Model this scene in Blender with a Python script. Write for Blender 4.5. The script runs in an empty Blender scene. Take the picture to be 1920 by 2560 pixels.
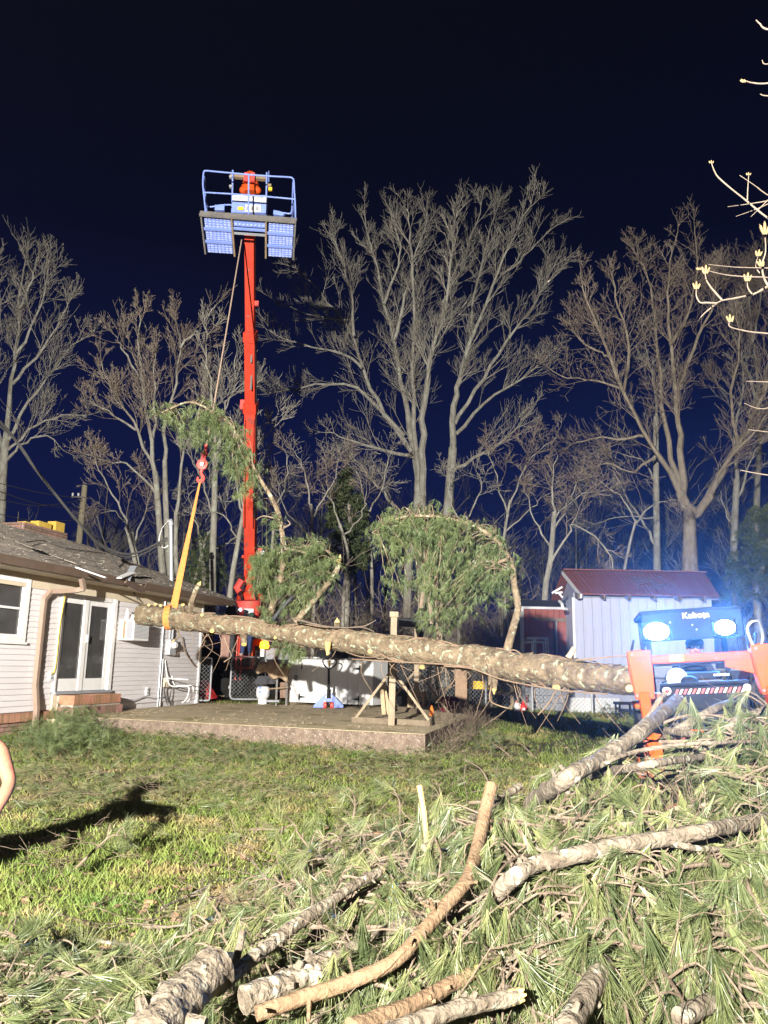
import bpy, math, random
import numpy as np
from mathutils import Vector, Matrix, noise as mnoise

# ------------------------------------------------------------------ camera, sky, light
S = bpy.context.scene
COL = S.collection
rnd = random.Random(7)
RG = np.random.RandomState(11)
CAM = Vector((0.0, 0.0, 1.35))
PITCH, ROLL, FPX = math.radians(11.4), math.radians(1.03), 1923.0
FW = Vector((0, math.cos(PITCH), math.sin(PITCH)))
U0 = Vector((0, -math.sin(PITCH), math.cos(PITCH)))
RT = Vector((1, 0, 0)) * math.cos(ROLL) + U0 * math.sin(ROLL)
UP = U0 * math.cos(ROLL) - Vector((1, 0, 0)) * math.sin(ROLL)
cd = bpy.data.cameras.new('camera')
cam = bpy.data.objects.new('camera', cd)
COL.objects.link(cam)
cd.sensor_fit = 'HORIZONTAL'
cd.sensor_width = 36.0
cd.lens = 36.0 * FPX / 1920.0
cd.clip_start = 0.05
cd.clip_end = 600
M = Matrix((RT, UP, -FW)).transposed().to_4x4()
M.translation = CAM
cam.matrix_world = M
S.camera = cam

S.view_settings.view_transform = 'Standard'
S.view_settings.look = 'None'
S.view_settings.gamma = 1
S.view_settings.exposure = 0.0
S.view_settings.use_curve_mapping = False
S.cycles.use_denoising = True
S.cycles.max_bounces = 6
S.cycles.diffuse_bounces = 3
S.cycles.transparent_max_bounces = 8
S.cycles.volume_bounces = 0

W = bpy.data.worlds.new("World")
S.world = W
W.use_nodes = True
wn = W.node_tree
bg = wn.nodes['Background']
tc = wn.nodes.new('ShaderNodeTexCoord')
sx = wn.nodes.new('ShaderNodeSeparateXYZ')
cr = wn.nodes.new('ShaderNodeValToRGB')
wn.links.new(tc.outputs['Generated'], sx.inputs[0])
wn.links.new(sx.outputs['Z'], cr.inputs[0])
wn.links.new(cr.outputs[0], bg.inputs[0])
e = cr.color_ramp.elements
e[0].position = 0.0
e[0].color = (0.0085, 0.014, 0.075, 1)
e[1].position = 0.72
e[1].color = (0.0006, 0.0009, 0.005, 1)
k = cr.color_ramp.elements.new(0.28)
k.color = (0.0034, 0.0068, 0.047, 1)
k = cr.color_ramp.elements.new(0.5)
k.color = (0.0008, 0.0016, 0.0125, 1)
bg.inputs[1].default_value = 1.0

# the work lamp that lights the yard stands behind the photographer's left shoulder
FLOOD = Vector((-3.6, -7.0, 4.3))
ld = bpy.data.lights.new('floodlight', 'SPOT')
ld.energy = 82000
ld.color = (1.0, 0.955, 0.87)
ld.shadow_soft_size = 0.10
ld.spot_size = math.radians(106)
ld.spot_blend = 1.0
lo = bpy.data.objects.new('floodlight', ld)
COL.objects.link(lo)
lo.location = FLOOD
lo.rotation_euler = (Vector((1.5, 30, 13.0)) - FLOOD).to_track_quat('-Z', 'Y').to_euler()

# ------------------------------------------------------------------ helpers
def ray(px, py):
    return FW + RT * ((px - 960) / FPX) - UP * ((py - 1280) / FPX)

def P(px, py, Y):
    d = ray(px, py)
    return CAM + d * (Y / d.y)

def PZ(px, py, z):
    d = ray(px, py)
    return CAM + d * ((z - CAM.z) / d.z)

def sm(a, b, x):
    t = min(1, max(0, (x - a) / (b - a)))
    return t * t * (3 - 2 * t)

GY = [-60, 3, 8, 12, 16, 20, 26, 40, 80, 160]
GZ = [-0.4, -0.15, -0.08, 0.0, 0.15, 0.29, 0.36, 0.8, 2.0, 3.5]
def gz(x, y):
    return float(np.interp(y, GY, GZ)) + 0.03 * mnoise.noise(Vector((x * 0.5, y * 0.5, 0)))
def gza(x, y):
    return np.interp(y, GY, GZ)
def pile(x, y):
    return 1.33 * math.exp(-(((x - 3.15) / 2.2) ** 2 + ((y - 5.2) / 2.0) ** 2)) + \
           0.42 * math.exp(-(((x - 0.9) / 1.3) ** 2 + ((y - 3.5) / 1.3) ** 2))
def hit(px, py, off=0.0):
    d = ray(px, py)
    t = 1.5
    while t < 40:
        p = CAM + d * t
        if p.z < gz(p.x, p.y) + pile(p.x, p.y) + off:
            return p
        t += 0.03
    return CAM + d * t

ORG = {}
def tag(o, label=None, cat=None, group=None, kind=None):
    if label: o['label'] = label
    if cat: o['category'] = cat
    if group: o['group'] = group
    if kind: o['kind'] = kind
    return o

def thing(name, label, cat, loc, group=None):
    o = bpy.data.objects.new(name, None)
    o.empty_display_size = 0.2
    COL.objects.link(o)
    o.location = loc
    ORG[o.name] = Vector(loc)
    return tag(o, label, cat, group)

def link(name, me, loc, parent=None):
    o = bpy.data.objects.new(name, me)
    COL.objects.link(o)
    loc = Vector(loc)
    ORG[o.name] = loc
    if parent is not None:
        o.parent = parent
        o.location = loc - ORG[parent.name]
    else:
        o.location = loc
    return o

def np_obj(name, V, F, m, parent=None, smooth=False, origin=None):
    """V (N,3); F list of (K,n) index arrays"""
    V = np.asarray(V, dtype=np.float64)
    if origin is None:
        lo_, hi_ = V.min(0), V.max(0)
        origin = np.array([(lo_[0] + hi_[0]) / 2, (lo_[1] + hi_[1]) / 2, lo_[2]])
    V = V - np.asarray(origin)
    me = bpy.data.meshes.new(name)
    me.vertices.add(len(V))
    me.vertices.foreach_set('co', V.astype(np.float32).ravel())
    tot = np.concatenate([np.full(len(f), f.shape[1]) for f in F])
    lp = np.concatenate([f.ravel() for f in F]).astype(np.int32)
    me.loops.add(len(lp))
    me.loops.foreach_set('vertex_index', lp)
    me.polygons.add(len(tot))
    st = np.zeros(len(tot), np.int32)
    st[1:] = np.cumsum(tot)[:-1]
    me.polygons.foreach_set('loop_start', st)
    me.polygons.foreach_set('loop_total', tot.astype(np.int32))
    if smooth:
        me.polygons.foreach_set('use_smooth', np.ones(len(tot), bool))
    me.update(calc_edges=True)
    me.validate()
    me.materials.append(m)
    return link(name, me, origin, parent)

class MB:
    def __init__(s):
        s.v = []
        s.f = []
    def add(s, vs, fs):
        o = len(s.v)
        s.v += [tuple(q) for q in vs]
        s.f += [tuple(i + o for i in f) for f in fs]
        return s
    def box(s, c, size, R=None):
        c = Vector(c)
        hx, hy, hz = size[0] / 2, size[1] / 2, size[2] / 2
        vs = [Vector((a * hx, b * hy, d * hz)) for d in (-1, 1) for b in (-1, 1) for a in (-1, 1)]
        if R is not None: vs = [R @ q for q in vs]
        return s.add([c + q for q in vs], [(0, 2, 3, 1), (4, 5, 7, 6), (0, 1, 5, 4), (2, 6, 7, 3), (0, 4, 6, 2), (1, 3, 7, 5)])
    def beam(s, a, b, w, h, upv=(0, 0, 1), w2=None, h2=None):
        a, b = Vector(a), Vector(b)
        d = (b - a).normalized()
        upv = Vector(upv)
        x = d.cross(upv)
        if x.length < 1e-4: x = d.cross(Vector((0, 1, 0)))
        x.normalize()
        z = x.cross(d)
        w2 = w if w2 is None else w2
        h2 = h if h2 is None else h2
        vs = []
        for p, ww, hh in ((a, w, h), (b, w2, h2)):
            for sx_, sz_ in ((-1, -1), (1, -1), (1, 1), (-1, 1)):
                vs.append(p + x * (sx_ * ww / 2) + z * (sz_ * hh / 2))
        return s.add(vs, [(3, 2, 1, 0), (4, 5, 6, 7), (0, 1, 5, 4), (1, 2, 6, 5), (2, 3, 7, 6), (3, 0, 4, 7)])
    def tube(s, pts, r, n=8, caps=True, rough=0.0):
        pts = [Vector(q) for q in pts]
        if not hasattr(r, '__len__'): r = [r] * len(pts)
        rings = []
        d0 = (pts[1] - pts[0]).normalized()
        x = d0.cross(Vector((0, 0, 1)))
        if x.length < 1e-3: x = d0.cross(Vector((0, 1, 0)))
        x.normalize()
        vs = []
        for i, p in enumerate(pts):
            d = (pts[min(i + 1, len(pts) - 1)] - pts[max(i - 1, 0)]).normalized()
            x = (x - d * x.dot(d))
            if x.length < 1e-5: x = d.orthogonal()
            x.normalize()
            y = d.cross(x)
            for k_ in range(n):
                a = 2 * math.pi * k_ / n
                rr = r[i] * (1 + (rough * rnd.uniform(-1, 1) if rough else 0))
                vs.append(p + (x * math.cos(a) + y * math.sin(a)) * rr)
        fs = []
        for i in range(len(pts) - 1):
            for k_ in range(n):
                a, b = i * n + k_, i * n + (k_ + 1) % n
                fs.append((a, b, b + n, a + n))
        if caps:
            fs.append(tuple(range(n - 1, -1, -1)))
            fs.append(tuple((len(pts) - 1) * n + k_ for k_ in range(n)))
        return s.add(vs, fs)
    def cyl(s, a, b, r, r2=None, n=12):
        return s.tube([a, b], [r, r if r2 is None else r2], n)
    def prism(s, poly, ext):
        poly = [Vector(q) for q in poly]
        ext = Vector(ext)
        n = len(poly)
        fs = [tuple(range(n - 1, -1, -1)), tuple(range(n, 2 * n))]
        fs += [(i, (i + 1) % n, n + (i + 1) % n, n + i) for i in range(n)]
        return s.add(poly + [q + ext for q in poly], fs)
    def ball(s, c, r, n=10, m=6):
        c = Vector(c)
        if not hasattr(r, '__len__'): r = (r, r, r)
        vs = [c + Vector((0, 0, -r[2]))]
        for j in range(1, m):
            t = math.pi * j / m
            for i in range(n):
                a = 2 * math.pi * i / n
                vs.append(c + Vector((math.sin(t) * math.cos(a) * r[0], math.sin(t) * math.sin(a) * r[1], -math.cos(t) * r[2])))
        vs.append(c + Vector((0, 0, r[2])))
        fs = [(0, 1 + (i + 1) % n, 1 + i) for i in range(n)]
        for j in range(m - 2):
            for i in range(n):
                a, b = 1 + j * n + i, 1 + j * n + (i + 1) % n
                fs.append((a, b, b + n, a + n))
        L = len(vs) - 1
        fs += [(L, L - n + i, L - n + (i + 1) % n) for i in range(n)]
        return s.add(vs, fs)
    def build(s, name, m, parent=None, smooth=False, bevel=0.0, origin=None):
        V = np.array(s.v, dtype=np.float64)
        if origin is None:
            a, b = V.min(0), V.max(0)
            origin = ((a[0] + b[0]) / 2, (a[1] + b[1]) / 2, a[2])
        V = V - np.array(origin)
        me = bpy.data.meshes.new(name)
        me.from_pydata(V.tolist(), [], s.f)
        if smooth:
            me.polygons.foreach_set('use_smooth', np.ones(len(me.polygons), bool))
            try: me.set_sharp_from_angle(angle=math.radians(45))
            except Exception: pass
        me.materials.append(m)
        o = link(name, me, origin, parent)
        if bevel:
            bm_ = o.modifiers.new('bevel', 'BEVEL')
            bm_.width = bevel
            bm_.segments = 2
            bm_.limit_method = 'ANGLE'
        return o

def spline(pts, n):
    """Catmull-Rom through pts"""
    pts = [Vector(q) for q in pts]
    if len(pts) == 2: return [pts[0].lerp(pts[1], i / n) for i in range(n + 1)]
    out = []
    L = len(pts) - 1
    for i in range(n + 1):
        t = i / n * L
        k_ = min(int(t), L - 1)
        u = t - k_
        p0, p1, p2, p3 = pts[max(k_ - 1, 0)], pts[k_], pts[k_ + 1], pts[min(k_ + 2, L)]
        out.append(0.5 * ((2 * p1) + (p2 - p0) * u + (2 * p0 - 5 * p1 + 4 * p2 - p3) * u * u + (3 * p1 - p0 - 3 * p2 + p3) * u ** 3))
    return out

# ------------------------------------------------------------------ materials
def mat(name, c1, c2=None, scale=6.0, rough=0.8, bump=0.0, bscale=None, metal=0.0, spec=0.3, stretch=(1, 1, 1),
        c3=None, s3=3.0, t3=0.55, vary=0.0, lo_=0.35, hi_=0.65, emit=None, estr=0.0):
    m = bpy.data.materials.new(name)
    m.use_nodes = True
    nt = m.node_tree
    N, L = nt.nodes, nt.links
    b = N['Principled BSDF']
    b.inputs['Roughness'].default_value = rough
    b.inputs['Metallic'].default_value = metal
    b.inputs['Specular IOR Level'].default_value = spec
    b.inputs['Base Color'].default_value = (*c1, 1)
    co = N.new('ShaderNodeTexCoord')
    mp = N.new('ShaderNodeMapping')
    mp.inputs['Scale'].default_value = stretch
    L.new(co.outputs['Object'], mp.inputs[0])
    out = None
    if c2 is not None:
        nz = N.new('ShaderNodeTexNoise')
        nz.inputs['Scale'].default_value = scale
        nz.inputs['Detail'].default_value = 7
        nz.inputs['Roughness'].default_value = 0.65
        L.new(mp.outputs[0], nz.inputs['Vector'])
        r = N.new('ShaderNodeValToRGB')
        r.color_ramp.elements[0].position = lo_
        r.color_ramp.elements[1].position = hi_
        r.color_ramp.elements[0].color = (*c1, 1)
        r.color_ramp.elements[1].color = (*c2, 1)
        L.new(nz.outputs[0], r.inputs[0])
        out = r.outputs[0]
    if c3 is not None:
        n3 = N.new('ShaderNodeTexNoise')
        n3.inputs['Scale'].default_value = s3
        n3.inputs['Detail'].default_value = 5
        L.new(co.outputs['Object'], n3.inputs['Vector'])
        r3 = N.new('ShaderNodeMapRange')
        r3.inputs['From Min'].default_value = t3
        r3.inputs['From Max'].default_value = t3 + 0.08
        L.new(n3.outputs[0], r3.inputs[0])
        mx = N.new('ShaderNodeMixRGB')
        mx.inputs[2].default_value = (*c3, 1)
        mx.inputs[1].default_value = (*c1, 1)
        if out: L.new(out, mx.inputs[1])
        L.new(r3.outputs[0], mx.inputs[0])
        out = mx.outputs[0]
    if vary:
        oi = N.new('ShaderNodeObjectInfo')
        hs = N.new('ShaderNodeHueSaturation')
        mr = N.new('ShaderNodeMapRange')
        mr.inputs['To Min'].default_value = 1 - vary
        mr.inputs['To Max'].default_value = 1 + vary
        L.new(oi.outputs['Random'], mr.inputs[0])
        L.new(mr.outputs[0], hs.inputs['Value'])
        mr2 = N.new('ShaderNodeMapRange')
        mr2.inputs['To Min'].default_value = 0.5 + vary * 0.06
        mr2.inputs['To Max'].default_value = 0.5 - vary * 0.06
        L.new(oi.outputs['Random'], mr2.inputs[0])
        L.new(mr2.outputs[0], hs.inputs['Hue'])
        hs.inputs['Color'].default_value = (*c1, 1)
        if out: L.new(out, hs.inputs['Color'])
        out = hs.outputs[0]
    if out: L.new(out, b.inputs['Base Color'])
    if bump:
        nb = N.new('ShaderNodeTexNoise')
        nb.inputs['Scale'].default_value = bscale or scale * 3
        nb.inputs['Detail'].default_value = 6
        L.new(mp.outputs[0], nb.inputs['Vector'])
        bp = N.new('ShaderNodeBump')
        bp.inputs['Strength'].default_value = bump
        bp.inputs['Distance'].default_value = 0.03
        L.new(nb.outputs[0], bp.inputs['Height'])
        L.new(bp.outputs[0], b.inputs['Normal'])
    if emit:
        b.inputs['Emission Color'].default_value = (*emit, 1)
        b.inputs['Emission Strength'].default_value = estr
    return m

MT = dict(
    grass_soil=mat('lawn_soil', (0.065, 0.080, 0.022), (0.125, 0.105, 0.045), 2.2, 0.95, 0.8, 30, c3=(0.21, 0.155, 0.08), s3=1.5, t3=0.56),
    grass=mat('grass_blade', (0.085, 0.145, 0.026), (0.19, 0.205, 0.052), 1.6, 0.6, c3=(0.30, 0.235, 0.10), s3=1.5, t3=0.56),
    needle=mat('pine_needle', (0.078, 0.108, 0.038), (0.175, 0.186, 0.080), 4.0, 0.42, spec=0.5, vary=0.42, c3=(0.24, 0.19, 0.09), s3=2.2, t3=0.64),
    needle_far=mat('pine_needle_dull', (0.055, 0.085, 0.030), (0.125, 0.15, 0.058), 2.0, 0.5, spec=0.4),
    needle_dry=mat('fallen_needle', (0.085, 0.10, 0.04), (0.20, 0.16, 0.085), 2.6, 0.7),
    twig=mat('pine_twig', (0.125, 0.090, 0.062), (0.215, 0.168, 0.125), 9, 0.85, 0.3, 60),
    pbark=mat('pine_bark', (0.085, 0.060, 0.038), (0.215, 0.165, 0.105), 8, 0.9, 1.0, 22, c3=(0.27, 0.295, 0.205), s3=13.0, t3=0.575),
    logbark=mat('log_bark', (0.10, 0.078, 0.055), (0.22, 0.185, 0.14), 12, 0.9, 0.9, 34, c3=(0.34, 0.335, 0.26), s3=16, t3=0.60),
    cut=mat('fresh_cut_wood', (0.62, 0.38, 0.10), (0.78, 0.58, 0.26), 18, 0.8, 0.3, 80),
    split=mat('split_wood', (0.60, 0.40, 0.12), (0.42, 0.30, 0.15), 10, 0.85, 0.5, 60),
    brownbark=mat('brown_bark', (0.155, 0.098, 0.056), (0.23, 0.155, 0.092), 20, 0.9, 0.5, 60),
    bark=mat('tree_bark', (0.20, 0.185, 0.15), (0.40, 0.38, 0.325), 5, 0.9, 0.8, 14, stretch=(1, 1, 0.35), c3=(0.36, 0.37, 0.30), s3=2.4, t3=0.58),
    crownbark=mat('twig_bark', (0.27, 0.245, 0.20), (0.44, 0.41, 0.34), 0.7, 0.9),
    forkbark=mat('brown_tree_bark', (0.20, 0.165, 0.12), (0.37, 0.315, 0.24), 5, 0.9, 0.8, 14, stretch=(1, 1, 0.35)),
    budbark=mat('reddish_twig_bark', (0.25, 0.19, 0.145), (0.37, 0.31, 0.245), 0.8, 0.9),
    siding=mat('vinyl_siding', (0.70, 0.665, 0.675), (0.63, 0.595, 0.60), 1.4, 0.55, 0.05, 120, stretch=(1, 1, 5), c3=(0.52, 0.47, 0.42), s3=1.1, t3=0.60),
    white=mat('white_trim', (0.78, 0.77, 0.76), (0.70, 0.68, 0.66), 5, 0.5),
    cream=mat('cream_trim', (0.62, 0.53, 0.40), (0.55, 0.46, 0.34), 4, 0.6),
    soffit=mat('soffit_paint', (0.52, 0.44, 0.33), (0.46, 0.39, 0.29), 2, 0.7),
    gutter=mat('brown_gutter', (0.11, 0.075, 0.055), (0.15, 0.105, 0.08), 4, 0.6, spec=0.25),
    spout=mat('brown_downspout', (0.31, 0.225, 0.175), (0.26, 0.185, 0.14), 3, 0.4, spec=0.5),
    shingle=mat('asphalt_shingle', (0.155, 0.135, 0.115), (0.27, 0.235, 0.20), 3.5, 0.95, 0.5, 90, stretch=(1, 1, 1), c3=(0.33, 0.28, 0.23), s3=1.2, t3=0.6),
    brick=mat('red_brick', (0.33, 0.155, 0.095), (0.40, 0.24, 0.15), 9, 0.9, 0.4, 60, vary=0.28),
    brickbrown=mat('brown_brick', (0.22, 0.13, 0.10), (0.32, 0.21, 0.16), 9, 0.9, 0.4, 60, vary=0.3),
    mortar=mat('mortar', (0.42, 0.37, 0.31), (0.36, 0.31, 0.26), 12, 0.95, 0.3),
    pot=mat('yellow_clay_pot', (0.62, 0.40, 0.06), (0.70, 0.48, 0.10), 6, 0.7),
    glass=mat('window_glass', (0.05, 0.05, 0.055), (0.10, 0.095, 0.09), 1.2, 0.06, spec=0.8),
    curtain=mat('curtain', (0.42, 0.38, 0.34), (0.25, 0.23, 0.22), 7, 0.9, stretch=(5, 5, 0.3)),
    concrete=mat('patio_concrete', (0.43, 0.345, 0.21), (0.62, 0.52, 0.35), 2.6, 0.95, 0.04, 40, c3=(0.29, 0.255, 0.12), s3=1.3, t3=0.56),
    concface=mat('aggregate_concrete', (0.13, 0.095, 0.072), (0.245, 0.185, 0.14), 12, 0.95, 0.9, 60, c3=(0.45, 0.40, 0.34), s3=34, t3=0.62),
    galv=mat('galvanised_steel', (0.50, 0.51, 0.53), (0.40, 0.41, 0.43), 6, 0.45, metal=0.3, spec=0.5),
    wire=mat('chain_link_wire', (0.42, 0.43, 0.45), (0.35, 0.36, 0.37), 3, 0.5, metal=0.2),
    red=mat('crane_red_paint', (0.58, 0.050, 0.020), (0.44, 0.036, 0.018), 1.6, 0.62, spec=0.2, c3=(0.26, 0.05, 0.035), s3=3.0, t3=0.63, stretch=(3, 3, .25)),
    redhook=mat('hook_red_paint', (0.72, 0.09, 0.075), (0.62, 0.07, 0.06), 6, 0.5),
    blue=mat('platform_blue_paint', (0.17, 0.25, 0.64), (0.23, 0.31, 0.68), 4, 0.45, spec=0.5),
    grate=mat('platform_grating', (0.22, 0.30, 0.72), (0.50, 0.55, 0.80), 11, 0.5),
    steel=mat('weathered_steel', (0.14, 0.13, 0.125), (0.20, 0.185, 0.17), 5, 0.7, spec=0.2),
    rust=mat('rusty_steel', (0.30, 0.22, 0.14), (0.23, 0.16, 0.10), 6, 0.8),
    label=mat('white_decal', (0.75, 0.74, 0.72), (0.62, 0.62, 0.62), 14, 0.5),
    black=mat('black_paint', (0.012, 0.012, 0.014), (0.022, 0.022, 0.024), 4, 0.75, spec=0.15),
    rubber=mat('black_rubber', (0.015, 0.015, 0.015), (0.028, 0.026, 0.024), 7, 0.9, spec=0.15),
    dark=mat('dark_tarp', (0.022, 0.024, 0.03), (0.045, 0.045, 0.05), 3, 0.7, 0.3),
    orange=mat('tractor_orange', (0.64, 0.085, 0.010), (0.52, 0.068, 0.010), 3, 0.62, spec=0.2, c3=(0.30, 0.10, 0.05), s3=9, t3=0.66),
    yellow=mat('yellow_label', (0.85, 0.55, 0.04), (0.8, 0.5, 0.03), 9, 0.5),
    safety=mat('safety_orange', (0.85, 0.20, 0.03), None, rough=0.6),
    sling=mat('orange_webbing', (0.56, 0.215, 0.055), (0.47, 0.17, 0.045), 25, 0.85),
    rope=mat('steel_cable', (0.42, 0.30, 0.22), (0.34, 0.25, 0.19), 20, 0.7),
    cable=mat('power_cable', (0.06, 0.06, 0.06), (0.09, 0.085, 0.08), 5, 0.7),
    polewood=mat('utility_pole_wood', (0.34, 0.30, 0.20), (0.25, 0.215, 0.15), 8, 0.9, 0.4, 20, stretch=(1, 1, 0.15)),
    lumber=mat('weathered_lumber', (0.33, 0.265, 0.185), (0.24, 0.19, 0.13), 7, 0.9, 0.3, 30, stretch=(1, 1, 0.2)),
    newwood=mat('pale_lumber', (0.48, 0.37, 0.23), (0.40, 0.30, 0.18), 7, 0.85, 0.2, 30),
    darkwood=mat('dark_lumber', (0.13, 0.10, 0.07), (0.19, 0.15, 0.105), 6, 0.9, 0.3),
    chest=mat('white_painted_board', (0.72, 0.72, 0.72), (0.62, 0.62, 0.61), 3, 0.6, 0.05, 30, stretch=(2, 2, 0.4)),
    jack=mat('pallet_jack_blue', (0.035, 0.11, 0.52), (0.03, 0.09, 0.44), 4, 0.4, spec=0.5),
    tank=mat('propane_tank_white', (0.74, 0.74, 0.77), (0.66, 0.66, 0.70), 4, 0.4),
    tarp=mat('brown_tarp', (0.30, 0.20, 0.13), (0.42, 0.31, 0.21), 3.5, 0.8, 0.6, 6),
    metalroof=mat('rust_red_metal_roof', (0.20, 0.070, 0.046), (0.26, 0.092, 0.060), 1.6, 0.65, c3=(0.17, 0.085, 0.055), s3=1.5, t3=0.55),
    metalwall=mat('glare_tinted_metal_siding', (0.42, 0.43, 0.53), (0.34, 0.35, 0.44), 2.0, 0.45, stretch=(2, 2, 0.2), c3=(0.30, 0.28, 0.30), s3=1.6, t3=0.62),  # white siding with the lavender tint of the lamp glare mixed in
    redboard=mat('barn_red_board', (0.21, 0.065, 0.05), (0.28, 0.095, 0.07), 5, 0.85, 0.2, 30, stretch=(1, 1, 0.2)),
    skin=mat('skin', (0.32, 0.16, 0.10), (0.27, 0.125, 0.08), 14, 0.55, 0.12, 60, c3=(0.34, 0.115, 0.08), s3=8, t3=0.58),
    hair=mat('hair', (0.05, 0.032, 0.02), None, rough=0.7),
    shirt=mat('white_tank_top', (0.55, 0.55, 0.56), None, rough=0.9),
    navy=mat('navy_cloth', (0.03, 0.05, 0.12), (0.045, 0.065, 0.15), 9, 0.9),
    greencap=mat('green_cloth', (0.03, 0.06, 0.05), (0.04, 0.075, 0.06), 9, 0.9),
    darkcloth=mat('dark_cloth', (0.02, 0.02, 0.025), (0.035, 0.035, 0.04), 9, 0.9),
    lamp=mat('work_light_lens', (0.9, 0.95, 1.0), None, rough=0.2, emit=(0.30, 0.58, 1.0), estr=60),
    amber=mat('amber_beacon', (0.9, 0.4, 0.02), None, rough=0.3, emit=(1.0, 0.33, 0.02), estr=4),
    smalllamp=mat('white_marker_lens', (0.8, 0.8, 0.9), None, rough=0.3, emit=(0.8, 0.85, 1.0), estr=5),
    bud=mat('pale_bud', (0.165, 0.115, 0.055), (0.13, 0.09, 0.04), 20, 0.7),
    paletwig=mat('pale_twig', (0.15, 0.118, 0.09), (0.105, 0.08, 0.058), 14, 0.8),
    ivy=mat('ivy_leaf', (0.045, 0.060, 0.026), (0.085, 0.105, 0.045), 2.0, 0.5),
    osb=mat('strand_board', (0.36, 0.25, 0.17), (0.29, 0.19, 0.125), 12, 0.9),
    redplastic=mat('red_plastic', (0.55, 0.03, 0.03), None, rough=0.5),
    maroon=mat('dark_red_plastic', (0.14, 0.02, 0.03), (0.10, 0.015, 0.02), 4, 0.6),
    vine=mat('dead_vine', (0.17, 0.11, 0.075), (0.25, 0.18, 0.12), 6, 0.9),
    cone=mat('pine_cone', (0.28, 0.16, 0.10), (0.20, 0.11, 0.07), 30, 0.9),
    floor=mat('forest_floor', (0.07, 0.055, 0.035), (0.12, 0.09, 0.055), 2, 0.95),
    graypanel=mat('grey_panel', (0.30, 0.31, 0.34), (0.24, 0.25, 0.27), 3, 0.6),
)

MT['glass'].node_tree.nodes['Principled BSDF'].inputs['Alpha'].default_value = 0.55

def plates(m, sc, st, k_, dist):
    nt = m.node_tree; N, L = nt.nodes, nt.links
    b = N['Principled BSDF']
    co = N.new('ShaderNodeTexCoord'); mp = N.new('ShaderNodeMapping'); mp.inputs['Scale'].default_value = st
    nz = N.new('ShaderNodeTexNoise'); nz.inputs['Scale'].default_value = 9
    mx = N.new('ShaderNodeMixRGB'); mx.inputs[0].default_value = .12
    vo = N.new('ShaderNodeTexVoronoi'); vo.feature = 'DISTANCE_TO_EDGE'; vo.inputs['Scale'].default_value = sc
    mr = N.new('ShaderNodeMapRange'); mr.inputs['From Max'].default_value = .16
    L.new(co.outputs['Object'], mp.inputs[0]); L.new(mp.outputs[0], mx.inputs[1]); L.new(co.outputs['Object'], nz.inputs['Vector']); L.new(nz.outputs['Color'], mx.inputs[2])
    L.new(mx.outputs[0], vo.inputs['Vector']); L.new(vo.outputs['Distance'], mr.inputs[0])
    bp = N.new('ShaderNodeBump'); bp.inputs['Strength'].default_value = k_; bp.inputs['Distance'].default_value = dist
    L.new(mr.outputs[0], bp.inputs['Height'])
    old = b.inputs['Normal'].links[0].from_socket
    L.new(old, bp.inputs['Normal']); L.new(bp.outputs[0], b.inputs['Normal'])
plates(MT['pbark'], 13.0, (.5, 1, 1), .5, .010)
plates(MT['logbark'], 26.0, (.6, .6, 1), .35, .005)
# ------------------------------------------------------------------ haze, added to give the work lights a glare halo
hz = mat('glare_haze_air', (1, 1, 1))
hz.node_tree.nodes.remove(hz.node_tree.nodes['Principled BSDF'])
pv = hz.node_tree.nodes.new('ShaderNodeVolumePrincipled')
pv.inputs['Color'].default_value = (0.85, 0.9, 1.0, 1)
pv.inputs['Density'].default_value = 0.0016
pv.inputs['Anisotropy'].default_value = 0.90
hz.node_tree.links.new(pv.outputs[0], hz.node_tree.nodes['Material Output'].inputs['Volume'])
HB = MB().box((0, 35, 18), (190, 170, 46)).build('glare_haze', hz)
tag(HB, kind='stuff')

# ------------------------------------------------------------------ ground
nx, ny = 120, 150
xs = np.concatenate([np.linspace(-90, -14, 18), np.linspace(-13, 13, 80), np.linspace(14, 90, 18)])
ys = np.concatenate([np.linspace(-45, 0, 12), np.linspace(0.5, 24, 110), np.linspace(25, 115, 24)])
V = [(x, y, gz(x, y)) for y in ys for x in xs]
n_ = len(xs)
F = np.array([(j * n_ + i, j * n_ + i + 1, (j + 1) * n_ + i + 1, (j + 1) * n_ + i) for j in range(len(ys) - 1) for i in range(n_ - 1)])
g = np_obj('ground', V, [F], MT['grass_soil'], smooth=True, origin=(0, 0, 0))
tag(g, kind='structure')

# ------------------------------------------------------------------ patio
zp = 0.33
c_fr = PZ(1063, 1837, zp); c_fl = PZ(172, 1792, zp)
u_ = ray(1465, 1677); u_.z = 0; u_.normalize()
n_out = Vector((u_.y, -u_.x, 0))
C1 = P(490, 1744, 20.5); C1.z = 0
def wallpt(s, z, d=0.0): 
    q = C1 + u_ * s + n_out * d
    return Vector((q.x, q.y, z))
def wallpx(px, py, d=0.0):
    dr = ray(px, py)
    o = C1 + n_out * d
    t = (o - CAM).dot(n_out) / dr.dot(n_out)
    q = CAM + dr * t
    return (q - C1).dot(u_), q.z
def sfl(p): return (Vector((p.x, p.y, 0)) - C1).dot(u_)
c_bl = wallpt(0.4, 0, 0.02); c_ml = wallpt(sfl(c_fl) + 0.3, 0, 0.02)
c_br = c_fr + u_ * 9.6
mbp = MB()
top = [c_fr, c_br, c_bl, c_ml, c_fl]
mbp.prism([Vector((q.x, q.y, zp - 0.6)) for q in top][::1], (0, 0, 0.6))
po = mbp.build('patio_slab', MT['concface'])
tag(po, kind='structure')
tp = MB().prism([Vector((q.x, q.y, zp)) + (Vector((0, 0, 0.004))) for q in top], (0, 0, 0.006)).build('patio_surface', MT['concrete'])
tag(tp, kind='structure')
ZP = zp + 0.010
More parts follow.
